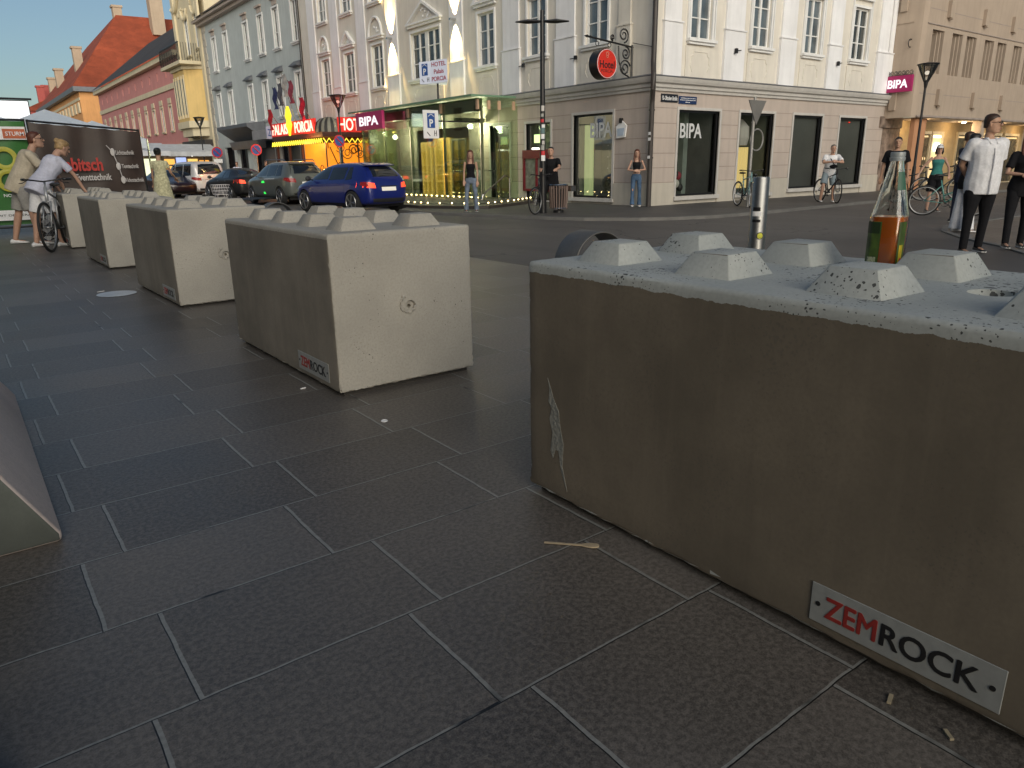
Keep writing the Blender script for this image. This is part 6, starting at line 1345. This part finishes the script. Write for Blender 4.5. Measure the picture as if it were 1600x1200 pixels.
    if kind in ('hatch', 'suv', 'van'):
        mb = MB(); mb.loft([[(-hw*.56, y, z_), (hw*.56, y, z_), (hw*.56, y, z_+.03), (-hw*.56, y, z_+.03)] for y, z_ in ((.34*sc, Hh-.10), (.62*sc, Hh-.045))]); mb.build('roof_spoiler', paint, t, local=True, bevel=.01)
    zp = zl-.26 if kind != 'sedan' else zl-.30
    if plate:
        pp = proj(bil((-.26, -1, zp-.055), (.26, -1, zp-.055), (.26, -1, zp+.055), (-.26, -1, zp+.055), 4, 2), (0, 1, 0), 'number_plate', emit('lit plate', (1, .93, .8), .45) if lit else M_WHITE, .012)
    mb = MB(); mb.box(-.30, .30, -.005, .03, zp+.07, zp+.09); mb.build('boot_handle', M_PLAST if kind == 'hatch' else M_ALLOY, t, local=True)
    wm = None
    for y in wy:
        for sx in (-1, 1):
            o = bpy.data.objects.new('wheel', None); S.collection.objects.link(o); o.parent = t; o.location = (sx*(hw-.115), y, wr0); o.rotation_euler = (0, 0, 0 if sx > 0 else math.pi)
            if wm is None:
                mb = MB(); mb.tube([(-.1, 0, 0), (-.095, 0, 0), (.085, 0, 0), (.1, 0, 0)], [wr0-.03, wr0, wr0, wr0-.025], 32); a = mb.mesh('tyre', [M_TIRE]); mb = MB(); mb.tube([(.092, 0, 0), (.104, 0, 0)], [wr0-.075]*2, 28); b = mb.mesh('r0', [M_PLAST]); mb = MB()
                mb.torus((.104, 0, 0), wr0-.085, .016, (1, 0, 0), 28, 6); mb.tube([(.1, 0, 0), (.118, 0, 0)], .05, 12)
                for k in range(5):
                    for dd in (-.09, .09):
                        an = 2*math.pi*k/5+dd; mb.tube([(.112, .04*math.cos(an), .04*math.sin(an)), (.106, (wr0-.09)*math.cos(an), (wr0-.09)*math.sin(an))], .014, 5)
                c = mb.mesh('rim', [M_ALLOY]); wm = (a, b, c)
            link('tyre', wm[0], o); link('hub_disc', wm[1], o); link('rim', wm[2], o)
    mb = MB(); mb.box(-hw+.28, hw-.28, .35, st[-1][0]-.35, .18, .5); mb.build('underbody', M_BLACK, t, local=True)
    if deco: deco(t, hw, proj, bil, zl)
    return t
def paint(n, c): return mat(n, c, .28, metal=.15, var=.04, coat=.8, var2=.01)
car('hatch', 'deep blue hatchback with its tail lights on, nearest of the cars', (10.62, 20.15), R(9), paint('blue paint', (.008, .018, .16)), L=4.25)
def green(t, hw, proj, bil, zl):
    e = emit('green glow', (.05, 1, .12), 1.0)
    for z_, y, w_ in ((zl-.22, 2.0, .34), (.42, 2.0, .22)): proj(bil((-2, y, z_-.03), (-2, y+w_, z_-.03), (-2, y+w_*.8, z_+.05), (-2, y+w_*.2, z_+.05), 4, 3), (1, 0, 0), 'green_marking', e, .006)
    mb = MB()
    for sx in (-1, 1): mb.tube([(sx*.58, .6, 1.60), (sx*.58, .75, 1.67), (sx*.58, 2.4, 1.67), (sx*.58, 2.6, 1.59)], .018, 6)
    mb.build('roof_rail', M_ALLOY, t, local=True)
car('suv', 'grey estate car with green lit markings on its side, behind the blue hatchback', (11.15, 27.6), R(3), paint('grey paint', (.11, .12, .11)), Hh=1.60, wd=1.86, L=4.4, lit=False, deco=green)
car('sedan', 'glossy black saloon seen from behind at the no-stopping sign', (11.15, 33.6), R(4), paint('black paint', (.01, .01, .011)), Hh=1.42, L=4.6, wd=1.82)
car('van', 'white people carrier left of the black saloon', (11.15, 40.6), R(8), paint('white paint car', (.62, .60, .60)), Hh=1.78, wd=1.84, L=4.5, lit=False)
car('sedan', 'dark car at the left, half hidden behind the woman in the cream dress', (9.3, 44.3), R(186), paint('dark red paint', (.02, .008, .01)), Hh=1.42, lit=False, head_on=False)
# ============================================================ street furniture
def FT(n, label, cat, x, y, z=SZ, **k): return thing(n, label, cat, FP(x, y, z), 0, **k)
lp = FT('street_lamp', 'tall black lamp post with two flat heads and stickers on its lower half', 'street lamp', 10.63, 12.94)
mb = MB(FP); mb.cyl(10.63, 12.94, SZ, 1.35, .085, .07); mb.cyl(10.63, 12.94, 1.35, 4.18, .062, .045); mb.build('pole', M_BLACK, lp, auto=40)
for sg in (-1, 1):
    mb = MB(FP); ux, uy = .8*sg, -.6*sg; pts = []
    for a, w_, h in ((.04, .05, .03), (.30, .13, .055), (.56, .02, .015)): pts.append([(10.63+ux*a-uy*w_*q, 12.94+uy*a+ux*w_*q, 3.96+h*r_) for q, r_ in ((-1, 0), (0, 1), (1, 0), (0, -.7))])
    mb.loft(pts); mb.build('lamp_head', M_DARK, lp)
rnd = random.Random(11); cols = [M_WHITE, M_RED, mat('pale sticker', (.35, .36, .33), .6), M_CORN if False else W_CORN, M_WHITE, mat('teal grey sticker', (.12, .2, .2), .6)]
for i in range(11):
    z = 1.18+.12*i*.95; a0 = R(200+rnd.uniform(-15, 25)); aw = rnd.uniform(.9, 1.6); r_ = .0885*K if z < 1.3 else (.069 if z < 1.9 else .064)
    r_ = (.085-.015*(z-SZ)/(1.35-SZ) if z < 1.35 else .062-.017*(z-1.35)/2.83)+.0015
    if z > 2.3: break
    mb = MB(FP); mb.loft([[(10.63+r_*math.cos(a0+aw*k/6), 12.94+r_*math.sin(a0+aw*k/6), zz_) for k in range(7)] for zz_ in (z, z+rnd.uniform(.06, .12))], cap=False, close=False); mb.build('sticker', cols[i % 6], lp, fix=False)
def cone_lamp(label, x, y, ztop, h=.38, r=.24, zb=SZ, tint=None, sc_=1.):
    t = FT('street_lamp', label, 'street lamp', x, y, zb); zb2 = ztop-h
    mb = MB(FP); mb.cyl(x, y, zb, .9, .055, .045); mb.cyl(x, y, .9, zb2-.06, .035, .028); mb.cyl(x, y, zb2-.16, zb2+.04, .03, .065, 12); mb.build('pole', M_DARK, t, auto=40)
    mb = MB(FP)
    for k in range(8): a = math.pi*k/4; mb.tube([(x+.055*math.cos(a), y+.055*math.sin(a), zb2), (x+r*.72*math.cos(a), y+r*.72*math.sin(a), zb2+h*.6), (x+r*math.cos(a), y+r*math.sin(a), ztop)], .010, 5)
    mb.torus((x, y, ztop), r, .016, (0, 0, 1), 24, 6); mb.build('lantern_frame', M_DARK, t)
    mb = MB(FP); mb.lathe([(.05, zb2), (r*.7, zb2+h*.6), (r*.97, ztop-.01)], 20, x, y, cap=False); mb.build('lamp_shade', tint or glass('lantern glass', (.75, .72, .68), 1.0, .8), t, smooth=True, fix=False)
    mb = MB(FP); mb.lathe([(r*1.06, ztop), (r*.9, ztop+.02), (.04, ztop+.05)], 20, x, y); mb.build('lid', M_DARK, t)
    mb = MB(FP); mb.ball((x, y, zb2+h*.52), (.06, .06, .05), 10, 7); mb.build('bulb', emit('lantern bulb', (1, .93, .8), 1.2), t)
    return t
cone_lamp('black lamp post with a conical lantern in front of the beige building', 20.85, 9.72, 3.42, h=.42, r=.25)
cone_lamp('lamp with a pinkish glowing cone in front of the white house by the hotel', 11.55, 25.3, 3.52, h=.42, r=.28, tint=glass('pink lantern', (1, .55, .5), .6, .75))
cone_lamp('small distant lamp with a conical head before the yellow house', 12.4, 46, 4.0, h=.5, r=.3)
def round_sign(label, x, y, zc, r, board=False, pole_h=0, bar=True):
    t = FT('traffic_sign', label, 'traffic sign', x, y); mb = MB(FP); mb.cyl(x, y+.03, SZ, zc+r*.8, .022 if not bar else .022); mb.build('pole', M_STEEL, t)
    c = FP(x, y, zc); R_ = r*K; mb = MB(); mb.tube([c, c+Vector((0, .02, 0))], R_, 28); mb.build('rim', M_RED, t); mb = MB(); mb.tube([c-Vector((0, .003, 0)), c+Vector((0, .0, 0))], R_*.78, 28); mb.build('face', M_BLUE, t)
    mb = MB(); q = R_*.55; a, b = c+Vector((-q, -.006, q)), c+Vector((q, -.006, -q)); mb.tube([a, b], R_*.10, 5); mb.build('red_bar', M_RED, t)
    if board: mb = MB(FP); mb.box(x-.22, x+.22, y, y+.02, zc-r-.24, zc-r-.06); mb.build('text_plate', M_WHITE, t)
    return t
round_sign('round blue and red no-stopping sign on a pole behind the black saloon', 10.2, 30.3, 1.85, .22)
round_sign('round no-parking sign in front of the glowing orange hotel entrance', 10.9, 24.0, 1.97, .20)
round_sign('round no-stopping sign with a small white plate, left of the other signs', 11.6, 40.5, 1.98, .27, board=True)
# yield sign seen from behind
ys = FT('traffic_sign', 'grey back of a triangular road sign on a thin pole by the shop window', 'traffic sign', 15.28, 10.9)
mb = MB(FP); mb.cyl(15.28, 10.9, SZ, 2.52, .034); mb.cyl(15.28, 10.9, 1.95, 1.98, .045); mb.build('pole', mat('galvanised', (.36, .35, .33), .45, metal=.5), ys)
mb = MB(FP); o_ = .02; mb.poly([FP(14.98, 10.86, 2.42), FP(15.62, 10.82, 2.42), FP(15.3, 10.84, 1.88)], (0, -.012, 0)) if False else None
mb = MB(); mb.poly([FP(14.98, 10.86, 2.44), FP(15.64, 10.86, 2.44), FP(15.31, 10.86, 1.9)], (0, -.02, 0)); mb.build('sign_back', mat('sign back', (.16, .155, .145), .6), ys)
mb = MB(FP); mb.torus((15.5, 10.93, 1.58), .24, .018, (0, 1, 0), 24, 6); mb.build('ring', mat('galvanised', (.36, .35, .33), .45, metal=.5), ys)
# litter bin
bn = FT('litter_bin', 'slatted brown metal litter bin beside the tall lamp post', 'litter bin', 11.0, 12.86); x, y = 11.02, 12.86
mb = MB(FP); mb.cyl(x, y, SZ+.08, .58, .15, .15, 20); mb.cyl(x, y, SZ, SZ+.05, .12); mb.build('liner', M_DARK, bn)
mb = MB(FP)
for k in range(20): a = 2*math.pi*k/20; mb.tube([(x+.185*math.cos(a), y+.185*math.sin(a), SZ+.08), (x+.205*math.cos(a), y+.205*math.sin(a), .64)], .017, 6)
mb.build('slats', mat('bin brown', (.16, .11, .09), .55), bn)
mb = MB(FP); mb.torus((x, y, .66), .20, .022, (0, 0, 1), 24, 6); mb.torus((x, y, SZ+.1), .19, .015, (0, 0, 1), 24, 6); mb.box(x+.2, x+.34, y-.2, y-.06, .52, .64); mb.build('rim', M_STEEL, bn)
# white hanging sign/lantern board on the wall
wl = thing('wall_lantern_sign', 'small white lantern shaped plate on the wall between window and corner', 'sign', FL.p(13.98, .1, 1.9))
mb = MB(); T = FL.p; mb.poly([T(14.1, .03, 1.72), T(13.80, .03, 1.74), T(13.76, .03, 2.02), T(13.92, .03, 2.14), T(14.12, .03, 2.0)], Vector((-.05, 0, 0))); mb.build('plate', M_WHITE, wl)
mb = MB(); mb.poly([T(14.05, .08, 1.77), T(13.84, .08, 1.78), T(13.81, .08, 1.96), T(14.06, .08, 1.95)], Vector((-.008, 0, 0))); mb.build('panel', mat('pale blue panel', (.42, .50, .60), .5), wl)
mb = FL.mb(); fb(mb, 13.91, 13.99, 2.08, 2.2, .03, .1); mb.build('hook', M_BLACK, wl)
# street name plates
sn = thing('street_name_sign', 'black street name plate high on the taupe wall right of the corner', 'sign', FR.p(14.72, .02, 2.62))
mb = FR.mb(); fb(mb, 14.42, 15.03, 2.53, 2.72, .004, .02); mb.build('plate', mat('plate dark', (.012, .014, .02), .4), sn); text('10.-Oktober-Straße', .55*K, .10*K, FR.p(14.725, .024, 2.625), FR.right, (0, 0, 1), M_WHITE, sn, bold=.01)
sn = thing('street_name_sign', 'blue street information plate with small white writing beside the black one', 'sign', FR.p(15.4, .02, 2.6))
mb = FR.mb(); fb(mb, 15.07, 15.75, 2.51, 2.69, .004, .02); mb.build('plate', mat('plate blue', (.012, .03, .10), .4), sn)
mb = FR.mb()
for z, a, b in ((2.645, 15.13, 15.69), (2.60, 15.12, 15.70), (2.55, 15.32, 15.5)): 
    s = a
    while s < b: ww = random.uniform(.02, .06); fb(mb, s, min(s+ww, b), z-.008, z+.008, .021, .023); s += ww+.015
mb.build('small_print', M_WHITE, sn)
# red round hotel sign on its wrought iron bracket
hz = thing('hotel_sign', 'round red hotel sign hanging from a black wrought iron bracket', 'sign', FL.p(14.0, .02, 3.6))
sx_, sy_ = 13.05, 13.62; zc = 3.36; c = FP(sx_, sy_, zc); dn = Vector((-.62, -.78, 0)).normalized() if False else Vector((.0, -1, 0)); Rr = .335*K
dn = Vector((0, -1, 0))
mb = MB(); mb.tube([c-dn*.16, c+dn*.16], Rr, 44); mb.build('drum', M_BLACK, hz, auto=40)
mb = MB(); mb.tube([c+dn*.155, c+dn*.17], Rr*.965, 44); mb.build('face', mat('sign face red', (.62, .030, .015), .4, var=.06), hz)
mb = MB(); mb.torus(c+dn*.172, Rr*.93, .008, dn, 44, 6); mb.build('ring', M_LETW, hz)
Rg_ = Vector((1, 0, 0)); text('Hotel', Rr*1.45, Rr*.50, c+dn*.172+Vector((0, 0, -.02)), Rg_, (0, 0, 1), M_BLACK, hz, bold=.015)
text('PORCIA', Rr*1.15, Rr*.20, c+dn*.172+Vector((0, 0, -.19)), Rg_, (0, 0, 1), mat('dull red letters', (.12, .02, .015), .5), hz)
mb = MB(); cc = c+dn*.174+Vector((0, 0, .25))
mb.torus(cc, .045, .008, dn, 16, 5); mb.torus(cc-Vector((0, 0, .06)), .035, .008, dn, 16, 5)
for k in range(6): a = math.pi*k/5; mb.tube([cc+Vector((math.cos(a)*.045, 0, math.sin(a)*.045)), cc+Vector((math.cos(a)*.08, 0, math.sin(a)*.08))], .007, 5)
mb.build('emblem', mat('emblem rose', (.60, .22, .15), .5), hz)
mb = MB(FP); y = sy_; mb.tube([(12.55, y, 3.93), (14.05, y, 3.80)], .022, 6); mb.tube([(14.02, y, 3.85), (14.02, y, 3.05)], .028, 6)
mb.loft([[(12.5+a, y+w_*math.cos(t_), 3.935+w_*math.sin(t_)) for t_ in [2*math.pi*k/6 for k in range(6)]] for a, w_ in ((-.06, .004), (.03, .035), (.1, .012), (.13, .028), (.17, .01))])
for (cx_, cz_, r_, tu, a0, sg) in ((13.72, 4.05, .17, 1.7, -1.4, 1), (13.80, 3.65, .15, 1.6, 1.6, -1), (13.78, 3.32, .19, 1.7, .3, 1), (13.35, 3.97, .07, 1.5, -1.4, -1)):
    mb.tube([(cx_+r_*(1-.78*k/28)*math.cos(a0+sg*2*math.pi*tu*k/28), y, cz_+r_*(1-.78*k/28)*math.sin(a0+sg*2*math.pi*tu*k/28)) for k in range(29)], .018, 6)
mb.tube([(13.55, y, 3.8), (13.58, y, 3.45), (13.72, y, 3.2), (14.0, y, 3.1)], .018, 6)
for xx in (12.85, 13.25): mb.torus((xx, y, 3.80), .05, .009, (0, 1, 0), 16, 5)
mb.tube([(14.03, y-.0, 3.9), (14.05, y-.6, 3.75)], .008, 5); mb.build('iron_bracket', M_BLACK, hz)
for s, z in ((15.65, 3.80), (17.9, 3.85)):
    mb = FL.mb(); mb.box(s-.04, s+.04, .08, .14, z-.05, z+.05); mb.tube([(s, .08, z), (s+.25, .08, z+.0)], .012, 5); mb.build('facade_spike', M_DARK, cb)
for s, z in ((17.1, 3.85), (22.0, 3.85)):
    mb = FR.mb(); mb.box(s-.05, s+.02, .10, .16, z-.06, z+.06); mb.tube([(s, .12, z), (s+.2, .12, z+.03)], .012, 5); mb.build('facade_spike', M_DARK, cb)
# ============================================================ market: banners, tents, screen, stalls
def banner(name, label, p0, p1, zt0, zt1, zb0, zb1, m, sag=.03):
    t = thing(name, label, 'banner', (p0[0], p0[1], 0)); mb = MB(); n = 22; rows = []; d = Vector((p1[0]-p0[0], p1[1]-p0[1], 0)); nr = Vector((d.y, -d.x, 0)).normalized()
    rr_ = random.Random(5)
    for j in range(9):
        f = j/8; row = []
        for i in range(n+1):
            u = i/n; zt = zt0+(zt1-zt0)*u-abs(math.sin(u*math.pi*6))*sag*(1-f)*.6; zb = zb0+(zb1-zb0)*u; zz_ = zt+(zb-zt)*f
            row.append(Vector((p0[0], p0[1], 0))+d*u+Vector((0, 0, zz_))+nr*(.035*math.sin(u*9+f*4)*math.sin(f*3)+.02*math.sin(u*23+f*2)*(1-f)))
        rows.append(row)
    mb.loft(rows, cap=False, close=False); me = mb.mesh('sheet', [m]); me.transform(Matrix.Translation(-t.location)); o = link('sheet', me, t)
    for p in me.polygons: p.use_smooth = True
    mb = MB()
    for q, zt in ((p0, zt0), (p1, zt1)): mb.tube([(q[0], q[1]+.05, 0), (q[0], q[1]+.05, zt+.04)], .022, 8)
    mb.tube([(p0[0], p0[1]+.05, zt0+.02), (p1[0], p1[1]+.05, zt1+.02)], .018, 8); mb.tube([(p0[0], p0[1]+.05, .15), (p1[0], p1[1]+.05, .15)], .018, 8); mb.build('fence_frame', M_BLACK, t)
    return t
M_BAN = mat('banner brown', (.045, .028, .021), .5, var=.15)
bk = banner('banner', 'dark brown fence banner with red and white lettering behind the two people', (1.42, 16.2), (3.22, 16.2), 1.98, 1.84, .12, .12, M_BAN)
U = Vector((0, 0, 1)); XX = Vector((1, 0, 0)); M_RT = mat('banner red', (.50, .03, .02), .5); M_WT = mat('banner white', (.55, .52, .50), .5)
def bt_(s_, x, z, w_, h_, m, par=bk, y=16.12, b=.0): return text(s_, w_, h_, (x, y, z), XX, U, m, par, bold=b)
bt_('Rabitsch', 2.12, 1.24, .74, .24, M_RT, b=.03); bt_('Eventtechnik', 2.31, 1.01, .60, .12, M_WT, b=.02)
for s_, x, z, w_ in (('Lichttechnik', 2.90, 1.45, .32), ('Tontechnik', 2.96, 1.20, .30), ('Videotechnik', 3.0, .945, .33)): bt_(s_, x, z, w_, .078, M_WT, b=.01)
mb = MB(); bx2 = [(2.69, 1.46), (2.755, 1.20), (2.80, .95)]
for (x, z) in bx2: mb.ball((x, 16.11, z), (.040, .008, .07), 12, 8)
mb.tube([(2.60, 16.11, 1.58)]+[(x, 16.11, z) for x, z in bx2], .008, 5); mb.build('bead_mark', M_WT, bk)
M_BG = mat('banner green', (.035, .16, .030), .5, var=.08)
gb = banner('banner', 'green fence banner with big yellow ring shapes at the left edge', (-.6, 16.4), (1.38, 16.4), 2.0, 2.0, .2, .2, M_BG, sag=.01)
Y_ = 16.33
def gbx(x0, x1, z0, z1, m, n_, yy=Y_): mb = MB(); mb.box(x0, x1, yy-.006, yy, z0, z1); return mb.build(n_, m, gb)
gbx(-.58, 1.37, 1.68, 1.90, M_WHITE, 'white_strip'); gbx(1.02, 1.36, 1.70, 1.86, mat('orange patch', (.45, .10, .03), .5), 'orange_panel', Y_-.01); bt_('STURM', 1.20, 1.78, .28, .07, M_WHITE, gb, Y_-.02, .01)
gbx(-.58, 1.37, .28, .46, M_WHITE, 'white_strip'); bt_('MIT DER KRAFT', 1.0, .37, .62, .035, M_BLACK, gb, Y_-.01)
mb = MB(); M_YS = mat('banner yellow', (.42, .40, .04), .5)
for z in (1.36, .98): mb.torus((.98, Y_-.01, z), .16, .04, (0, 1, 0), 30, 4)
mb.v = [Vector((v.x, Y_-.012+(v.y-(Y_-.01))*.12, v.z)) for v in mb.v]; mb.build('yellow_ring', M_YS, gb); bt_('NORTH', .99, .72, .28, .055, M_WHITE, gb, Y_-.02, .01)
gbx(1.18, 1.34, .46, 1.2, M_WHITE, 'white_strip', Y_-.004)
# black bag, checkered bag, white cart
def tent(label, x, y, w_, d_, h0_, h1_):
    t = thing('tent', label, 'tent', (x, y, 0), 0, group='white pavilion tents behind the banners'); mb = MB(); mb.add([(x-w_, y-d_, h0_), (x+w_, y-d_, h0_), (x+w_, y+d_, h0_), (x-w_, y+d_, h0_), (x, y, h1_)], [(0, 1, 4), (1, 2, 4), (2, 3, 4), (3, 0, 4)])
    mb.loft([[(x-w_, y-d_, z), (x+w_, y-d_, z), (x+w_, y+d_, z), (x-w_, y+d_, z)] for z in (h0_-.3, h0_)], cap=False)
    for kx in (-.5, .5): mb.add([(x+kx*w_, y-d_, h0_+.0), (x+kx*w_*.3, y-d_*.35, h0_+(h1_-h0_)*.72), (x+kx*w_+.08, y-d_, h0_)], [(0, 1, 2)])
    mb.build('roof', mat('tent fabric', (.62, .68, .74), .5, var=.12, vs=1.5), t, fix=False); mb = MB()
    for sx in (-1, 1):
        for sy in (-1, 1): mb.tube([(x+sx*w_, y+sy*d_, 0), (x+sx*w_, y+sy*d_, h0_)], .03, 6)
    mb.build('legs', M_STEEL, t); return t
tent('larger white tent roof rising above the two banners', 2.6, 24.5, 1.5, 1.4, 2.12, 2.76); tent('second white tent roof right of the larger one', 4.35, 28.8, 1.3, 1.4, 2.12, 2.74); tent('white tent roof at the far left edge', 1.25, 24.3, 1.4, 1.4, 2.15, 2.6)
sc2 = thing('video_screen', 'bright white video screen above the tents at the left edge', 'screen', (2.4, 46, 0))
mb = MB(); mb.box(1.9, 4.25, 46, 46.25, 3.7, 4.62); mb.build('housing', M_BLACK, sc2); mb = MB(); mb.box(1.95, 4.2, 45.98, 45.995, 3.75, 4.57); mb.build('display', emit('screen white', (.93, .97, 1), 1.1), sc2)
mb = MB()
for x in (2.2, 3.9): mb.tube([(x, 46.1, 0), (x, 46.1, 3.4)], .06, 8)
mb.tube([(1.9, 46.1, 4.69), (4.4, 46.1, 4.69)], .05, 8); mb.build('stand', M_DARK, sc2)
def stall(label, x, y, cols_, w_=1.8):
    t = thing('market_stall', label, 'stall', (x, y, GZ), 0, group='lit market stalls down the street'); mb = MB(); mb.add([(x-w_, y-1.2, 2.35), (x+w_, y-1.2, 2.35), (x+w_, y+1, 2.9), (x-w_, y+1, 2.9)], [(0, 1, 2, 3)]); mb.loft([[(x-w_, y-1.2, z), (x+w_, y-1.2, z)] for z in (2.05, 2.35)], cap=False, close=False); mb.build('awning', mat('awning white', (.55, .57, .6), .6), t, fix=False)
    mb = MB(); mb.box(x-w_+.1, x+w_-.1, y-.9, y-.2, GZ, .85); mb.box(x-w_, x+w_, y+.9, y+1, GZ, 2.8); mb.build('counter', mat('stall wood', (.20, .15, .10), .7), t)
    for i, (c, z0, z1) in enumerate(cols_): mb = MB(); a = x-w_+.15+i*(2*w_-.3)/len(cols_); mb.box(a, a+(2*w_-.3)/len(cols_)-.12, y+.82, y+.88, z0, z1); mb.build('lit_display', emit('stall %s' % str(c), c, 1.2), t)
    mb = MB(); mb.ball((x-.1, y-.8, 2.15), .10, 12, 8); mb.build('lamp', emit('stall lamp', (1, .97, .88), 22.), t); return t
stall('market stall with a brilliant lamp and green and yellow displays beyond the dark car', 9.6, 54, [((.7, .9, .3), .9, 1.7), ((.05, .75, .4), .6, 1.9), ((1, .85, .35), .9, 1.8), ((.9, .95, .6), .8, 1.9)], 2.6)
stall('market stall glowing amber in front of the yellow house', 14.2, 56, [((1, .5, .1), .8, 1.9), ((.4, .5, .9), 1.5, 2.0), ((1, .6, .15), .7, 1.9), ((1, .45, .08), .8, 1.8)], 1.7)
# checkered bag and a white wire cart
cg = thing('shopping_bag', 'black and white checkered bag standing by the feet of the man in shorts', 'bag', (1.26, 14.55, 0))
mc, nt_, p_ = newmat('checker'); tcx = nt_.nodes.new('ShaderNodeTexCoord').outputs['Object']; ck = nd(nt_, 'ShaderNodeTexChecker', {'Vector': nd(nt_, 'ShaderNodeMapping', {0: tcx, 2: (.2, .78, .2)}).outputs[0], 'Scale': 11., 1: (.02, .02, .02, 1), 2: (.7, .7, .7, 1)}); nt_.links.new(ck.outputs[0], p_.inputs['Base Color'])
mb = MB(); mb.loft([[(sx*a, sy*b+.02*z, z) for sx, sy in ((-1, -1), (1, -1), (1, 1), (-1, 1))] for a, b, z in ((.13, .08, .0), (.15, .10, .03), (.16, .10, .3), (.15, .05, .44))]); mb.build('bag_body', mc, cg, local=True, bevel=.01)
mb = MB(); mb.tube([(-.08, 0, .43), (-.06, 0, .56), (.06, 0, .56), (.08, 0, .43)], .008, 6); mb.build('strap', M_BLACK, cg, local=True)
kt = thing('wire_cart', 'small white wire shopping trolley behind the fourth concrete block', 'trolley', (7.45, 26.2, -.17)); mb = MB()
for k in range(9):
    for sy in (-.2, .2): mb.tube([(-.20+.05*k*.8, sy*.8, .48), (-.26+.065*k, sy, .80)], .006, 4)
for z, w_ in ((.48, .2), (.6, .22), (.7, .24), (.80, .26)): mb.tube([(-w_, -w_*.75, z), (w_, -w_*.75, z), (w_, w_*.75, z), (-w_, w_*.75, z), (-w_, -w_*.75, z)], .007, 4)
for sx in (-.2, .2):
    for sy in (-.15, .15): mb.tube([(sx*.7, sy, .48), (sx, sy, .06)], .010, 5); mb.ball((sx, sy, .05), .05, 8, 6)
mb.build('wire_frame', mat('white wire', (.65, .62, .62), .4), kt, local=True)
